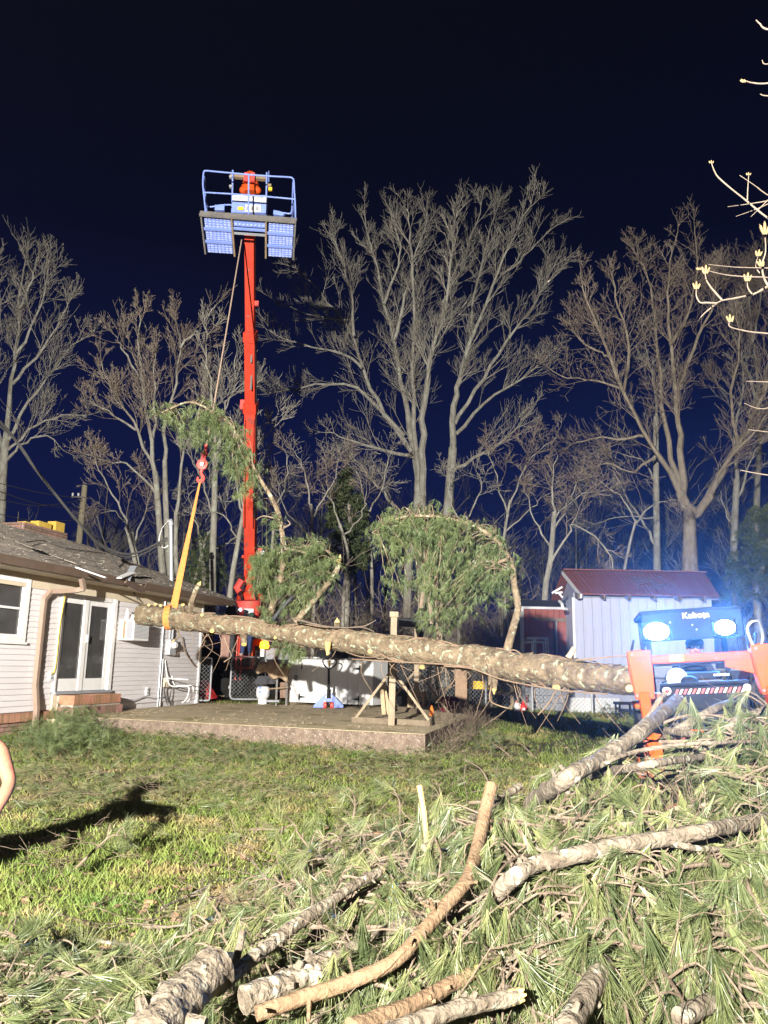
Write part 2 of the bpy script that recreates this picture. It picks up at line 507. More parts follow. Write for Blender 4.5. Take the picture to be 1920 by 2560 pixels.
fb = MB().beam(c_fl + Vector((-0.35, 0.05, -0.36)), c_fl + Vector((0.02, 0.0, -0.36)), 0.5, 0.66).build('concrete_footing', MT['concrete'])
tag(fb, kind='structure')

# ------------------------------------------------------------------ house
house = thing('house', 'single storey house with pale siding, brown roof and glass double door', 'house', wallpt(-6, 0, -2))
wall = thing('wall', None, None, wallpt(-6, 0.1, 0)); wall.parent = house; wall.location = ORG['wall'] - ORG['house']
Ru = Matrix((u_, n_out, Vector((0, 0, 1)))).transposed()
SMIN = -15.5
zb = 0.45
ZSF = wallpx(0, 1403, 0.62)[1] - 0.03
zt = wallpx(80, 1471)[1]
def wbox(mb, s0, s1, z0, z1, d0, d1):
    c = wallpt((s0 + s1) / 2, (z0 + z1) / 2, (d0 + d1) / 2)
    return mb.box(c, (abs(s1 - s0), abs(d1 - d0), abs(z1 - z0)), Ru)
# openings
wr = wallpx(57, 1530)[0]; wl = wr - 1.0
wz1 = wallpx(50, 1456)[1]; wz0 = wallpx(42, 1592)[1]
ds0 = wallpx(141, 1600)[0]; ds1 = wallpx(281, 1600)[0]
dz0 = wallpx(143, 1729)[1]; dz1 = wallpx(160, 1488)[1]
print('house', 'zt', zt, 'door', ds0, ds1, dz0, dz1, 'win', wl, wr, wz0, wz1, 'c', c_fr, c_fl)
wbox(MB(), SMIN, 0, -0.3, ZSF + 0.02, -0.35, -0.14).build('wall_core', MT['siding'], wall)
wbox(MB(), SMIN, 0.03, zt + 0.006, ZSF, -0.02, 0.03).build('frieze_board', MT['cream'], house)
for (s0_, s1_) in ((SMIN, wl - .08), (wr + .08, ds0 - .01), (ds1 + .01, 0)): wbox(MB(), s0_, s1_, -.3, ZSF, -.13, -.02).build('wall_core', MT['siding'], wall)
wbox(MB(), wl - .079, wr + .079, -.3, wz0 - .08, -.13, -.02).build('wall_core', MT['siding'], wall)
for s0_, s1_ in ((SMIN, SMIN + .15), (-.16, -.01)): wbox(MB(), s0_, s1_, -.3, ZSF, -8.0, -.355).build('end_wall', MT['siding'], house)
wbox(MB(), SMIN + .16, -.17, -.3, ZSF, -8.0, -7.85).build('back_wall', MT['siding'], house)
rows = 22
rh = (zt - zb) / rows
rnd.seed(5)
for i in range(rows):
    z0, z1 = zb + i * rh, zb + (i + 1) * rh
    segs = [(SMIN, 0.0)]
    for (a, b, c, d) in ((wl - 0.09, wr + 0.09, wz0 - 0.10, wz1 + 0.1), (ds0 - 0.02, ds1 + 0.02, 0, dz1 + 0.06)):
        if z1 > c + 0.02 and z0 < d - 0.02:
            ns = []
            for (p, q) in segs:
                if b <= p or a >= q: ns.append((p, q)); continue
                if a > p: ns.append((p, a))
                if b < q: ns.append((b, q))
            segs = ns
    for (p, q) in segs:
        cuts = [p]
        x = p + rnd.uniform(0.9, 3.6)
        while x < q - 0.4:
            cuts.append(x); x += rnd.uniform(2.2, 3.66)
        cuts.append(q)
        for a, b in zip(cuts[:-1], cuts[1:]):
            if b - a < 0.03: continue
            pr = [wallpt(a + 0.001, z0 + 0.002, -0.018), wallpt(a + 0.001, z0 + 0.002, 0.020), wallpt(a + 0.001, z0 + 0.014, 0.022), wallpt(a + 0.001, z1 + 0.004, 0.003), wallpt(a + 0.001, z1 + 0.004, -0.018)]
            MB().prism(pr, u_ * (b - a - 0.002)).build('siding_plank', MT['siding'], wall)
# corner trim
wbox(MB(), -0.03, 0.05, zb - 0.1, ZSF, -0.03, 0.045).build('corner_trim', MT['white'], house)
# foundation bricks
fnd = thing('foundation', None, None, wallpt(-9, 0, 0)); fnd.parent = house; fnd.location = ORG['foundation'] - ORG['house']
fs1 = sfl(c_ml) - 0.05
wbox(MB(), SMIN, fs1, -0.35, zb - 0.012, -0.24, -0.012).build('mortar_bed', MT['mortar'], fnd)
def mesh_of(mb, m):
    me = bpy.data.meshes.new('brick')
    me.from_pydata([tuple(q) for q in mb.v], [], mb.f)
    me.materials.append(m)
    return me
bk_st = mesh_of(MB().box((0, 0, 0), (0.195, 0.09, 0.062)), MT['brickbrown'])
bk_so = mesh_of(MB().box((0, 0, 0), (0.066, 0.10, 0.15)), MT['brick'])
rotw = math.atan2(u_.y, u_.x)
def brick(me, p, parent, rz=rotw):
    o = link('brick', me, p, parent)
    o.rotation_euler = (0, 0, rz)
    return o
s = -9.4
while s < fs1 - 0.03:
    brick(bk_so, wallpt(s, zb - 0.09, 0.035), fnd); s += 0.076
for r in range(5):
    s = -9.4 + (0.1 if r % 2 else 0)
    while s < fs1 - 0.1:
        brick(bk_st, wallpt(s, zb - 0.205 - r * 0.072, -0.005), fnd); s += 0.205
# window (double hung)
def window(sl, sr, z0, z1, name='window'):
    w = wbox(MB(), sl - 0.0, sr, z0, z1, -0.06, -0.05).build(name, MT['curtain'], house)
    fr = MB()
    wbox(fr, sl - 0.09, sl, z0 - 0.09, z1 + 0.09, -0.015, 0.045)
    wbox(fr, sr, sr + 0.09, z0 - 0.09, z1 + 0.09, -0.015, 0.045)
    wbox(fr, sl, sr, z1, z1 + 0.09, -0.015, 0.043)
    wbox(fr, sl, sr, z0 - 0.09, z0, -0.015, 0.05)
    fr.build('frame', MT['white'], w)
    sa = MB()
    zm = z0 + (z1 - z0) * 0.52
    for a, b in ((sl, sl + 0.045), (sr - 0.045, sr)): wbox(sa, a, b, z0, z1, -0.04, 0.01)
    wbox(sa, sl + 0.046, sr - 0.046, zm - 0.02, zm + 0.02, -0.04, 0.012)
    wbox(sa, sl + 0.046, sr - 0.046, z0, z0 + 0.04, -0.04, 0.012)
    sa.build('sash', MT['white'], w)
    wbox(MB(), sl + 0.04, sr - 0.04, zm + 0.02, z1, -0.03, -0.025).build('pane', MT['glass'], w)
    wbox(MB(), sl + 0.04, sr - 0.04, z0 + 0.04, zm - 0.02, -0.034, -0.029).build('pane', MT['glass'], w)
    wbox(MB(), sl - 0.12, sr + 0.12, z0 - 0.13, z0 - 0.092, -0.01, 0.07).build('sill', MT['white'], w)
window(wl, wr, wz0, wz1)
# double glass door
dr_ = thing('double_door', None, None, wallpt(ds0, dz0, 0)); dr_.parent = house; dr_.location = ORG['double_door'] - ORG['house']
dw = ds1 - ds0
jm = MB()
wbox(jm, ds0, ds0 + 0.05, dz0, dz1 + 0.06, -0.02, 0.05)
wbox(jm, ds1 - 0.11, ds1, dz0, dz1 + 0.06, -0.02, 0.06)
wbox(jm, ds0 + 0.05, ds1 - 0.11, dz1 - 0.02, dz1 + 0.06, -0.02, 0.045)
jm.build('door_frame', MT['white'], dr_)
wbox(MB(), ds0, ds1, dz0 - 0.05, dz0, -0.05, 0.10).build('threshold', MT['graypanel'], dr_)
wbox(MB(), ds0, ds1, zb - 0.12, dz0 - 0.052, -0.05, 0.05).build('riser_board', MT['cream'], dr_)
lw = (dw - 0.16) / 2
for k in range(2):
    a = ds0 + 0.05 + k * lw; b = a + lw - 0.004
    leaf = wbox(MB(), a, b, dz0 + 0.002, dz1 - 0.022, -0.05, -0.02).build('door_leaf', MT['white'], dr_)
    z_a, z_b = dz0 + 0.24, dz1 - 0.13
    st = MB()
    wbox(st, a, a + 0.10, dz0 + 0.005, dz1 - 0.025, -0.018, 0.012)
    wbox(st, b - 0.13, b, dz0 + 0.005, dz1 - 0.025, -0.018, 0.03 if k == 0 else 0.012)
    wbox(st, a + 0.10, b - 0.13, dz0 + 0.005, z_a, -0.018, 0.010)
    wbox(st, a + 0.10, b - 0.13, z_b, dz1 - 0.025, -0.018, 0.010)
    st.build('stile', MT['white'], leaf)
    wbox(MB(), a + 0.10, b - 0.13, z_a, z_b, -0.012, -0.006).build('pane', MT['glass'], leaf)
    for q in range(3):
        aa = a + 0.12 + q * (lw - 0.3) / 3
        wbox(MB(), aa, aa + (lw - 0.34) / 3, z_a + 0.02, z_b - 0.01, -0.0185, -0.0165).build('curtain_panel', MT['curtain'], leaf)
wbox(MB(), (ds0 + ds1) / 2 - 0.03, (ds0 + ds1) / 2 + 0.0, dz0 + 0.95, dz0 + 1.1, 0.03, 0.07).build('handle', MT['galv'], dr_)
# brick step
stp = thing('doorstep', None, None, wallpt(ds0, ZP, 0.3)); stp.parent = house; stp.location = ORG['doorstep'] - ORG['house']
st_l = wallpx(143, 1760, 0.1)[0] + 0.02; st_r = wallpx(300, 1745, 0.4)[0]
H_ = dz0 - 0.06 - ZP
me_b1 = mesh_of(MB().box((0, 0, 0), (0.088, 0.34, H_ * 0.46)), MT['brick'])
me_b2 = mesh_of(MB().box((0, 0, 0), (0.195, 0.36, H_ * 0.40)), MT['brickbrown'])
wbox(MB(), st_l + 0.02, st_r - 0.02, ZP - 0.0, dz0 - 0.075, 0.055, 0.42).build('mortar_bed', MT['mortar'], stp)
s = st_l + 0.045
while s < st_r:
    o = brick(me_b1, wallpt(s, dz0 - 0.065 - H_ * 0.23 + rnd.uniform(-.004, .004), 0.28), stp); s += 0.096
s = st_l + 0.1
while s < st_r:
    brick(me_b2, wallpt(s, ZP + H_ * 0.22, 0.265), stp); s += 0.203
# soffit, gutter, fascia
OV = 0.55
wbox(MB(), SMIN, 0.5, ZSF + .001, ZSF + 0.03, -0.03, OV).build('soffit', MT['soffit'], house)
gz_t = wallpx(0, 1385, 0.62)[1]; gz_b = wallpx(0, 1403, 0.62)[1]
print('gutter', gz_t, gz_b, 'zt', zt)
gz_b = ZSF + 0.01
gz_t = gz_b + 0.14
sg = wallpx(309, 1480, 0.62)[0]
def gutter(s0, s1, drop=0.0):
    pr = [(OV + 0.001, gz_t), (OV + 0.001, gz_b), (OV + 0.08, gz_b), (OV + 0.12, gz_t - 0.02), (OV + 0.13, gz_t), (OV + 0.11, gz_t - 0.006), (OV + 0.07, gz_b + 0.02), (OV + 0.015, gz_b + 0.02), (OV + 0.015, gz_t)]
    a = [wallpt(s0, z, d) for d, z in pr]
    return MB().prism(a, wallpt(s1, -drop, 0) - wallpt(s0, 0, 0)).build('gutter', MT['gutter'], house)
gutter(SMIN, sg)
gutter(sg + 0.75, 0.55, 0.02)
pr = MB()
pr.beam(wallpt(sg - 0.05, gz_t - 0.05, OV + 0.10), wallpt(sg + 0.75, gz_t - 0.16, OV + 0.05), 0.10, 0.10)
pr.build('crushed_gutter', MT['gutter'], house)
MB().beam(wallpt(sg - 0.35, gz_t - 0.03, OV + 0.14), wallpt(sg + 0.28, gz_t + 0.16, OV + 0.05), 0.16, 0.02).build('bent_flashing', MT['white'], house)
MB().beam(wallpt(sg + 0.0, gz_t - 0.03, OV + 0.12), wallpt(sg + 0.55, gz_t + 0.33, OV - 0.1), 0.14, 0.03).build('broken_board', MT['graypanel'], house)
wbox(MB(), SMIN, 0.5, gz_b, gz_t + 0.03, OV - 0.04, OV - 0.001).build('fascia', MT['cream'], house)
# roof
DR = -4.0
zr = wallpx(0, 1309, DR)[1]
s_h = wallpx(203, 1369, DR)[0]
print('ridge', zr, 's_h', s_h, 'eave', gz_t)
ze = gz_t + 0.03
def roofpt(s, t, lift=0.0):
    d = OV + 0.05 + (DR - OV - 0.05) * t
    return wallpt(s, ze + (zr - ze) * t + lift, d)
def smax(t): return 0.6 + (s_h - 0.6) * t
rf = MB()
A0, A1, A2, A3 = roofpt(SMIN, 0), roofpt(0.6, 0), roofpt(s_h, 1), roofpt(SMIN, 1)
B0, B1 = wallpt(SMIN, ze, 2 * DR - OV), wallpt(0.6, ze, 2 * DR - OV)
dn = Vector((0, 0, -0.06))
rf.add([A0, A1, A2, A3, B0, B1, A0 + dn, A1 + dn, B1 + dn, B0 + dn], [(0, 1, 2, 3), (1, 5, 2), (3, 2, 5, 4), (0, 6, 7, 1), (1, 7, 8, 5), (6, 9, 8, 7), (0, 3, 4, 9, 6)])
roof = rf.build('roof', MT['shingle'], house)
sh = MB()
sl = (roofpt(0, 1) - roofpt(0, 0)).length
nr = int(sl / 0.14)
rn = (roofpt(0, 1) - roofpt(0, 0)).cross(u_).normalized()
if rn.z < 0: rn = -rn
rnd.seed(3)
for i in range(nr):
    t0, t1 = i / nr, (i + 1) / nr
    s = SMIN + 1.0 + rnd.uniform(0, 0.3)
    while s < smax(t0) - 0.05:
        wd = rnd.uniform(0.2, 0.42)
        e_ = min(s + wd - 0.006, smax(t0))
        j = rnd.uniform(0, 0.006)
        dt = rnd.uniform(-0.05, 0.04) / nr * 4
        if rnd.random() < 0.015: j += 0.035
        lo1 = roofpt(s, max(t0 + dt, 0)) + rn * (0.016 + j); lo2 = roofpt(e_, max(t0 + dt, 0)) + rn * (0.016 + j)
        hi1 = roofpt(s, t1) + rn * 0.004; hi2 = roofpt(e_, t1) + rn * 0.004
        b1 = roofpt(s, max(t0 + dt, 0)) + rn * 0.001; b2 = roofpt(e_, max(t0 + dt, 0)) + rn * 0.001
        sh.add([lo1, lo2, hi2, hi1, b1, b2], [(0, 1, 2, 3), (0, 4, 5, 1), (1, 5, 2), (0, 3, 4)])
        s += wd
so = sh.build('shingle', MT['shingle'], roof)
tag(so, kind='stuff')
# torn roof strip
def roofpx(px, py):
    o = roofpt(0, 0); nn = rn
    d = ray(px, py)
    return CAM + d * ((o - CAM).dot(nn) / d.dot(nn))
tb = MB()
q0, q1 = roofpx(78, 1376) + rn * 0.022, roofpx(124, 1390) + rn * 0.022
tb.add([q0, roofpx(100, 1378) + rn * 0.03, q1, roofpx(98, 1386) + rn * 0.03, q0 - rn * .02, q1 - rn * .02], [(0, 1, 2, 3), (0, 3, 4), (3, 2, 5)])
tb.build('roof_tear', MT['black'], roof)
for k, (a, b) in enumerate((((40, 1360), (75, 1376)), ((124, 1392), (150, 1404)), ((150, 1402), (190, 1417)), ((188, 1425), (262, 1452)))):
    MB().beam(roofpx(*a) + rn * 0.05, roofpx(*b) + rn * 0.06, 0.07, 0.02, rn).build('lifted_shingle', MT['shingle'] if k < 3 else MT['white'], roof)
# downspout
dsx = [wallpx(112, 1482, 0.07), wallpx(88, 1712, 0.07), wallpx(93, 1770, 0.09)]
pts = [wallpt(wallpx(197, 1455, 0.5)[0], gz_b - 0.005, 0.55), wallpt(wallpx(200, 1470, 0.42)[0], wallpx(200, 1472, 0.42)[1], 0.50),
       wallpt(wallpx(185, 1477, 0.3)[0], wallpx(185, 1477, 0.3)[1], 0.34), wallpt(dsx[0][0] + 0.12, wallpx(125, 1479, 0.1)[1], 0.10), wallpt(dsx[0][0], dsx[0][1] - 0.12, 0.075),
       wallpt(dsx[0][0] - 0.0, dsx[1][1], 0.075), wallpt(dsx[0][0] + 0.03, dsx[2][1], 0.13), wallpt(dsx[0][0] + 0.03, -0.05, 0.14)]
dsb = MB()
for a, b in zip(pts[:-1], pts[1:]):
    a, b = Vector(a), Vector(b)
    ex = (b - a).normalized() * 0.012
    dsb.beam(a - ex, b + ex, 0.085, 0.07, u_)
dsb.build('downspout', MT['spout'], house)
# chimney
ch = thing('chimney', None, None, Vector((0, 0, 0)))
chs0, chz0 = wallpx(55, 1340, DR - 0.5); chs1, _ = wallpx(165, 1345, DR - 0.5)
cz_top = wallpx(110, 1318, DR - 0.5)[1]
ch.parent = house; cb = wallpt(chs0, zr - 0.6, DR - 0.5); ORG[ch.name] = cb; ch.location = cb - ORG['house']
chl = (chs1 - chs0)
print('chimney', chs0, chs1, cz_top, zr)
dch = 0.62
wbox(MB(), chs0 + 0.012, chs1 - 0.012, zr - 0.7, cz_top - 0.01, DR - 0.5 - dch + 0.012, DR - 0.5 - 0.012).build('mortar_core', MT['mortar'], ch)
bw = 0.203; nb_ = max(3, int(round(chl / (bw + 0.01))))
bwid = chl / nb_
mcb = mesh_of(MB().box((0, 0, 0), (bwid - 0.012, 0.09, 0.060)), MT['brickbrown'])
nside = int(dch / 0.2)
ncourse = int((cz_top - (zr - 0.5)) / 0.072)
for r in range(ncourse):
    z = cz_top - 0.04 - r * 0.072
    corb = 0.025 if r < 3 else 0.0
    for i in range(nb_):
        off = (bwid / 2 if r % 2 else 0) * 0.5
        brick(mcb, wallpt(chs0 + (i + 0.5) * bwid + off * 0.3, z, DR - 0.5 - 0.035 + corb), ch)
    for i in range(nside):
        for ss in (chs0 + 0.03 - corb, chs1 - 0.03 + corb):
            brick(mcb, wallpt(ss, z, DR - 0.5 - 0.15 - i * (dch / nside)), ch, rotw + math.pi / 2)
for (pa, pb) in ((54, 77), (87, 120), (130, 153)):
    a, b = wallpx(pa, 1310, DR - 0.75)[0], wallpx(pb, 1310, DR - 0.75)[0]
    zt_ = wallpx((pa + pb) / 2, 1306, DR - 0.75)[1]
    w_ = b - a
    mbp_ = MB()
    for (x0, x1, y0, y1) in ((0, w_, 0, 0.03), (0, w_, 0.25, 0.28), (0, 0.03, 0.03, 0.25), (w_ - 0.03, w_, 0.03, 0.25)):
        wbox(mbp_, a + x0, a + x1, cz_top - 0.02, zt_, DR - 0.62 - y1, DR - 0.62 - y0)
    mbp_.build('flue_pot', MT['pot'], ch, bevel=0.008)
# outlet plates
for (px, py, d) in ((124, 1690, 0.05), (365, 1728, 0.05)):
    s_, z_ = wallpx(px, py)
    ob = wbox(MB(), s_ - 0.06, s_ + 0.06, z_ - 0.09, z_ + 0.09, 0.015, d).build('outlet_box', MT['white'], house, bevel=0.006)
    for q in (-0.035, 0.035):
        wbox(MB(), s_ - 0.03, s_ + 0.03, z_ + q - 0.025, z_ + q + 0.025, d, d + 0.006).build('socket', MT['graypanel'], ob)
def wtube(pxs, d, r, name, m, parent=house, n=6, dv=None):
    pts = [wallpt(*wallpx(px, py, d), d) for px, py in pxs]
    return MB().tube(spline(pts, 24), r, n).build(name, m, parent, smooth=True)
wtube([(128, 1684), (136, 1678), (142, 1640), (150, 1560), (163, 1488)], 0.06, 0.012, 'extension_cord', MT['pot'])
wtube([(305, 1752), (330, 1754), (362, 1742), (385, 1746), (410, 1742)], 0.06, 0.012, 'conduit', MT['galv'])
# garage beyond the house corner
gar = thing('garage', 'dark garage corner with white lettered panel behind the house', 'garage', P(530, 1745, 24))
for (x0, y0, x1, y1, Y, dep, m, nm) in ((497, 1540, 545, 1572, 24.0, 0.2, MT['brickbrown'], 'upper_wall'), (497, 1572, 533, 1619, 23.9, 0.06, MT['label'], 'panel'), (497, 1620, 545, 1752, 24.3, 0.2, MT['dark'], 'lower_wall')):
    a, b = P(x0, y1, Y), P(x1, y0, Y)
    MB().box(((a.x + b.x) / 2, Y + dep / 2, (a.z + b.z) / 2), (abs(b.x - a.x), dep, abs(b.z - a.z))).build(nm, m, gar)
for (x0, y0, x1, y1) in ((502, 1577, 516, 1586), (518, 1576, 530, 1585), (502, 1590, 512, 1600), (514, 1591, 529, 1600), (519, 1604, 533, 1607)):
    a, b = P(x0, y1, 23.88), P(x1, y0, 23.88)
    MB().box(((a.x + b.x) / 2, 23.885, (a.z + b.z) / 2), (abs(b.x - a.x), 0.02, abs(b.z - a.z))).build('faded_block', MT['redboard'], gar)
# ------------------------------------------------------------------ things on the house
def frame_of(a, b):
    a, b = Vector(a), Vector(b)
    x = (b - a); x.z = 0; x.normalize()
    y = Vector((-x.y, x.x, 0))
    return Matrix((x, y, Vector((0, 0, 1)))).transposed()
def lbox(mb, o, R, x0, x1, y0, y1, z0, z1):
    c = Vector(o) + R @ Vector(((x0 + x1) / 2, (y0 + y1) / 2, (z0 + z1) / 2))
    return mb.box(c, (abs(x1 - x0), abs(y1 - y0), abs(z1 - z0)), R)

ac_s0, ac_z0 = wallpx(291, 1600)
ac_z1 = wallpx(288, 1548)[1]
ac_s1 = ac_s0 + 0.62; acd = 0.40
ac = thing('window_air_conditioner', 'white window air conditioner jutting from the wall beside the glass door', 'air conditioner', wallpt(ac_s0, ac_z0, 0.2))
wbox(MB(), ac_s0, ac_s1, ac_z0, ac_z1, 0.03, acd).build('casing', MT['white'], ac, bevel=0.008)
for z in np.arange(ac_z0 + 0.05, ac_z1 - 0.04, 0.028):
    wbox(MB(), ac_s0 + 0.03, ac_s1 - 0.03, z, z + 0.012, acd, acd + 0.007).build('louvre', MT['graypanel'], ac)
for (a, b, m) in ((0.05, 0.12, 'cream'), (0.14, 0.20, 'rust'), (0.23, 0.37, 'graypanel')):
    wbox(MB(), ac_s0 - 0.006, ac_s0, ac_z0 + 0.03, ac_z1 - 0.03, a, b).build('side_vent', MT[m], ac)
for k, (px, py, hh) in enumerate(((317, 1543, 26), (331, 1544, 14), (337, 1546, 17))):
    s_, _ = wallpx(px, py, 0.2)
    h_ = hh * 16.9 / FPX
    MB().tube([wallpt(s_, ac_z1 + 0.001, .2), wallpt(s_, ac_z1 + h_ * .7, .2), wallpt(s_, ac_z1 + h_ * .8, .2), wallpt(s_, ac_z1 + h_, .2)], [0.04, 0.04, 0.02, 0.022], 10).build('bottle', MT['white'])
    tag(bpy.data.objects[list(ORG)[-1]], ('tall white bottle on the air conditioner, nearest the door', 'short white bottle in the middle on the air conditioner', 'white bottle on the air conditioner, farthest from the door')[k], 'bottle')

em = thing('electric_meter', 'grey electric meter box with round meter on the house wall under the log', 'electric meter', wallpt(wallpx(410, 1637)[0], wallpx(410, 1637)[1], 0.1))
ms0, mz0 = wallpx(408, 1637); ms1 = wallpx(428, 1620)[0]; mz1 = wallpx(410, 1598)[1]
wbox(MB(), ms0, ms0 + 0.30, mz0, mz1, 0.03, 0.17).build('meter_box', MT['galv'], em, bevel=0.01)
MB().tube([wallpt(ms0 + .15, (mz0 + mz1) / 2 + .05, .17), wallpt(ms0 + .15, (mz0 + mz1) / 2 + .05, .22), wallpt(ms0 + .15, (mz0 + mz1) / 2 + .05, .26)], [.085, .085, .06], 14).build('meter_dial', MT['label'], em, smooth=True)
for q, w_ in ((0.07, 0.03), (0.2, 0.028)):
    MB().cyl(wallpt(ms0 + q, mz1 - 0.0, .09), wallpt(ms0 + q, ZSF - 0.01, .09), w_, n=8).build('conduit', MT['galv'], em, smooth=True)
cs_ = wallpx(401, 1600)[0]
MB().cyl(wallpt(cs_, ZP + 0.01, .05), wallpt(cs_, ZSF - .01, .05), .022, n=8).build('conduit', MT['galv'], em, smooth=True)
MB().cyl(wallpt(cs_ + 0.1, ZP + 0.01, .05), wallpt(cs_ + .1, 1.45, .05), .018, n=8).build('conduit', MT['galv'], em, smooth=True)
s_, z_ = wallpx(405, 1718)
wbox(MB(), s_ - 0.02, s_ + 0.14, z_, z_ + 0.22, 0.03, 0.12).build('junction_box', MT['cream'], em, bevel=0.006)
for q in range(3):
    MB().tube(spline([wallpt(s_ + .02, z_ + .2, .1), wallpt(s_ - .06 - .02 * q, z_ - .1, .12), wallpt(s_ + .1, z_ - .3 - .05 * q, .13), wallpt(s_ + .22, z_ - .05, .12), wallpt(s_ + .12, z_ + .1 * q, .1)], 20), .009, 5).build('cable_loop', MT['cable'], em, smooth=True)
hose = MB().tube(spline([wallpt(*wallpx(444, 1590), .1), wallpt(*wallpx(452, 1625), .1), wallpt(*wallpx(468, 1652), .1), wallpt(*wallpx(482, 1667), .08)], 20), .014, 6).build('cable_loop', MT['vine'], em, smooth=True)

mast = thing('service_mast', 'pale electric service mast with weatherhead rising above the roof edge', 'service mast', P(429, 1455, 19.6))
mt_, mb_ = P(427, 1312, 19.6), P(429, 1470, 19.6)
MB().cyl(mb_, mt_, .05, n=10).build('mast_pipe', MT['galv'], mast, smooth=True)
MB().tube([mt_ - Vector((0, 0, .03)), mt_ + Vector((0, 0, .03)), mt_ + Vector((-.02, -.04, .10)), mt_ + Vector((-.06, -.1, .09))], [.06, .075, .07, .03], 10).build('weatherhead', MT['galv'], mast, smooth=True)
for q in range(2):
    MB().tube(spline([mt_ + Vector((-.05, -.1, .06)), mt_ + Vector((-.2, -.1, -.15)), mt_ + Vector((-.24 - .05 * q, -.1, -.45)), mt_ + Vector((-.12, -.1, -.62)), mt_ + Vector((0, -.08, -.55 - .1 * q))], 20), .016, 6).build('cable_loop', MT['white'] if q == 0 else MT['cable'], mast, smooth=True)

up_ = thing('utility_pole', 'bare wooden utility pole standing behind the house roof', 'utility pole', P(207, 1500, 33))
pt_ = P(212, 1214, 33); pb_ = Vector((pt_.x - .05, 33, gz(pt_.x, 33)))
MB().tube([pb_, pt_], [.17, .12], 12).build('pole', MT['polewood'], up_, smooth=True)
MB().beam(pt_ + Vector((-.5, -.1, -.55)), pt_ + Vector((0.1, -.12, -.55)), .05, .07).build('bracket', MT['steel'], up_)
for k in range(2):
    MB().tube([pt_ + Vector((-.2 - .25 * k, -.1, -.5)), pt_ + Vector((-.2 - .25 * k, -.1, -.42)), pt_ + Vector((-.2 - .25 * k, -.1, -.36))], [.03, .05, .03], 8).build('insulator', MT['white'], up_)

def wire_thing(pts, r, label, m='cable', group=None, n=6):
    o = MB().tube(spline(pts, 40), r, n).build('power_cable', MT[m], smooth=True)
    return tag(o, label, 'cable', group)
wire_thing([P(-60, 985, 13), P(0, 1054, 14), P(39, 1100, 14.6), P(89, 1173, 15.4), P(135, 1231, 16.2), P(193, 1302, 17), P(255, 1363, 18), P(330, 1385, 18.8), P(418, 1345, 19.5)], .03, 'thick twisted service cable sagging from upper left to the roof mast')
wire_thing([P(-60, 1000, 13.05), P(0, 1065, 14.05), P(50, 1112, 14.7), P(100, 1190, 15.5), P(140, 1240, 16.3), P(200, 1312, 17.1), P(262, 1372, 18), P(335, 1392, 18.8), P(420, 1350, 19.5)], .018, 'thinner cable twisted round the thick sagging service cable')
for k, (a, b, sag) in enumerate((((-40, 1198), (205, 1246), .1), ((-40, 1214), (200, 1272), .2), ((-40, 1240), (206, 1250), .3), ((-40, 1276), (190, 1300), .2))):
    A, B = P(a[0], a[1], 26), P(b[0], b[1], 32.8)
    wire_thing([A, A.lerp(B, .5) - Vector((0, 0, sag)), B], .014, ('topmost of the thin wires running left from the utility pole', 'second thin wire from the top, left of the utility pole', 'third thin wire, sagging left of the utility pole', 'lowest of the thin wires running left from the utility pole')[k], group='overhead wires at the utility pole')
wire_thing([P(242, 1290, 19), P(264, 1362, 18.6), P(311, 1440, 17.6), P(345, 1500, 17.2)], .012, 'broken wire hanging over the damaged eave')
wire_thing([roofpx(60, 1365) + rn * .08, roofpx(110, 1358) + rn * .05, roofpx(170, 1376) + rn * .05, roofpx(262, 1388) + rn * .05], .010, 'loose thin wire lying across the roof shingles')

# ------------------------------------------------------------------ patio things
pc = thing('patio_chair', 'white tube frame of a patio chair tipped by the house corner', 'chair frame', P(440, 1755, 18.9))
for k in range(2):
    dx = Vector((0.0, 0.42 * k, 0))
    pts = [P(413, 1652, 18.8), P(418, 1690, 18.8), P(428, 1715, 18.8), P(470, 1716, 18.8), P(467, 1745, 18.8), P(455, 1757, 18.8)]
    MB().tube(spline([q + dx for q in pts], 30), .014, 6).build('side_frame', MT['white'], pc, smooth=True)
MB().tube([P(420, 1696, 18.8), P(471, 1699, 18.8)], .013, 6).build('arm_rail', MT['white'], pc, smooth=True)
for px, py in ((413, 1652), (428, 1715), (470, 1716), (455, 1756)):
    a = P(px, py, 18.8)
    MB().tube([a, a + Vector((0, .42, 0))], .012, 6).build('cross_tube', MT['white'], pc, smooth=True)
def bowl(px0, px1, py, Y, label, m, h):
    a, b = PZ(px0, py, ZP), PZ(px1, py, ZP)
    c = (a + b) / 2; r = (b - a).length / 2
    t = thing('bowl', label, 'bowl', c)
    MB().tube([c, c + Vector((0, 0, h * .3)), c + Vector((0, 0, h)), c + Vector((0, 0, h * .95)), c + Vector((0, 0, h * .3))], [r * .75, r * .95, r, r * .93, r * .7], 16).build('bowl_shell', MT[m], t, smooth=True)
    MB().tube([c + Vector((0, 0, h)), c + Vector((0, 0, h + .012))], [r * 1.03, r * 1.03], 16).build('rim', MT[m], t)
bowl(412, 434, 1755, 19, 'round shiny metal bowl on the patio by the meter conduit', 'galv', .11)
bowl(436, 455, 1756, 19, 'darker metal pan on the patio under the chair frame', 'steel', .11)

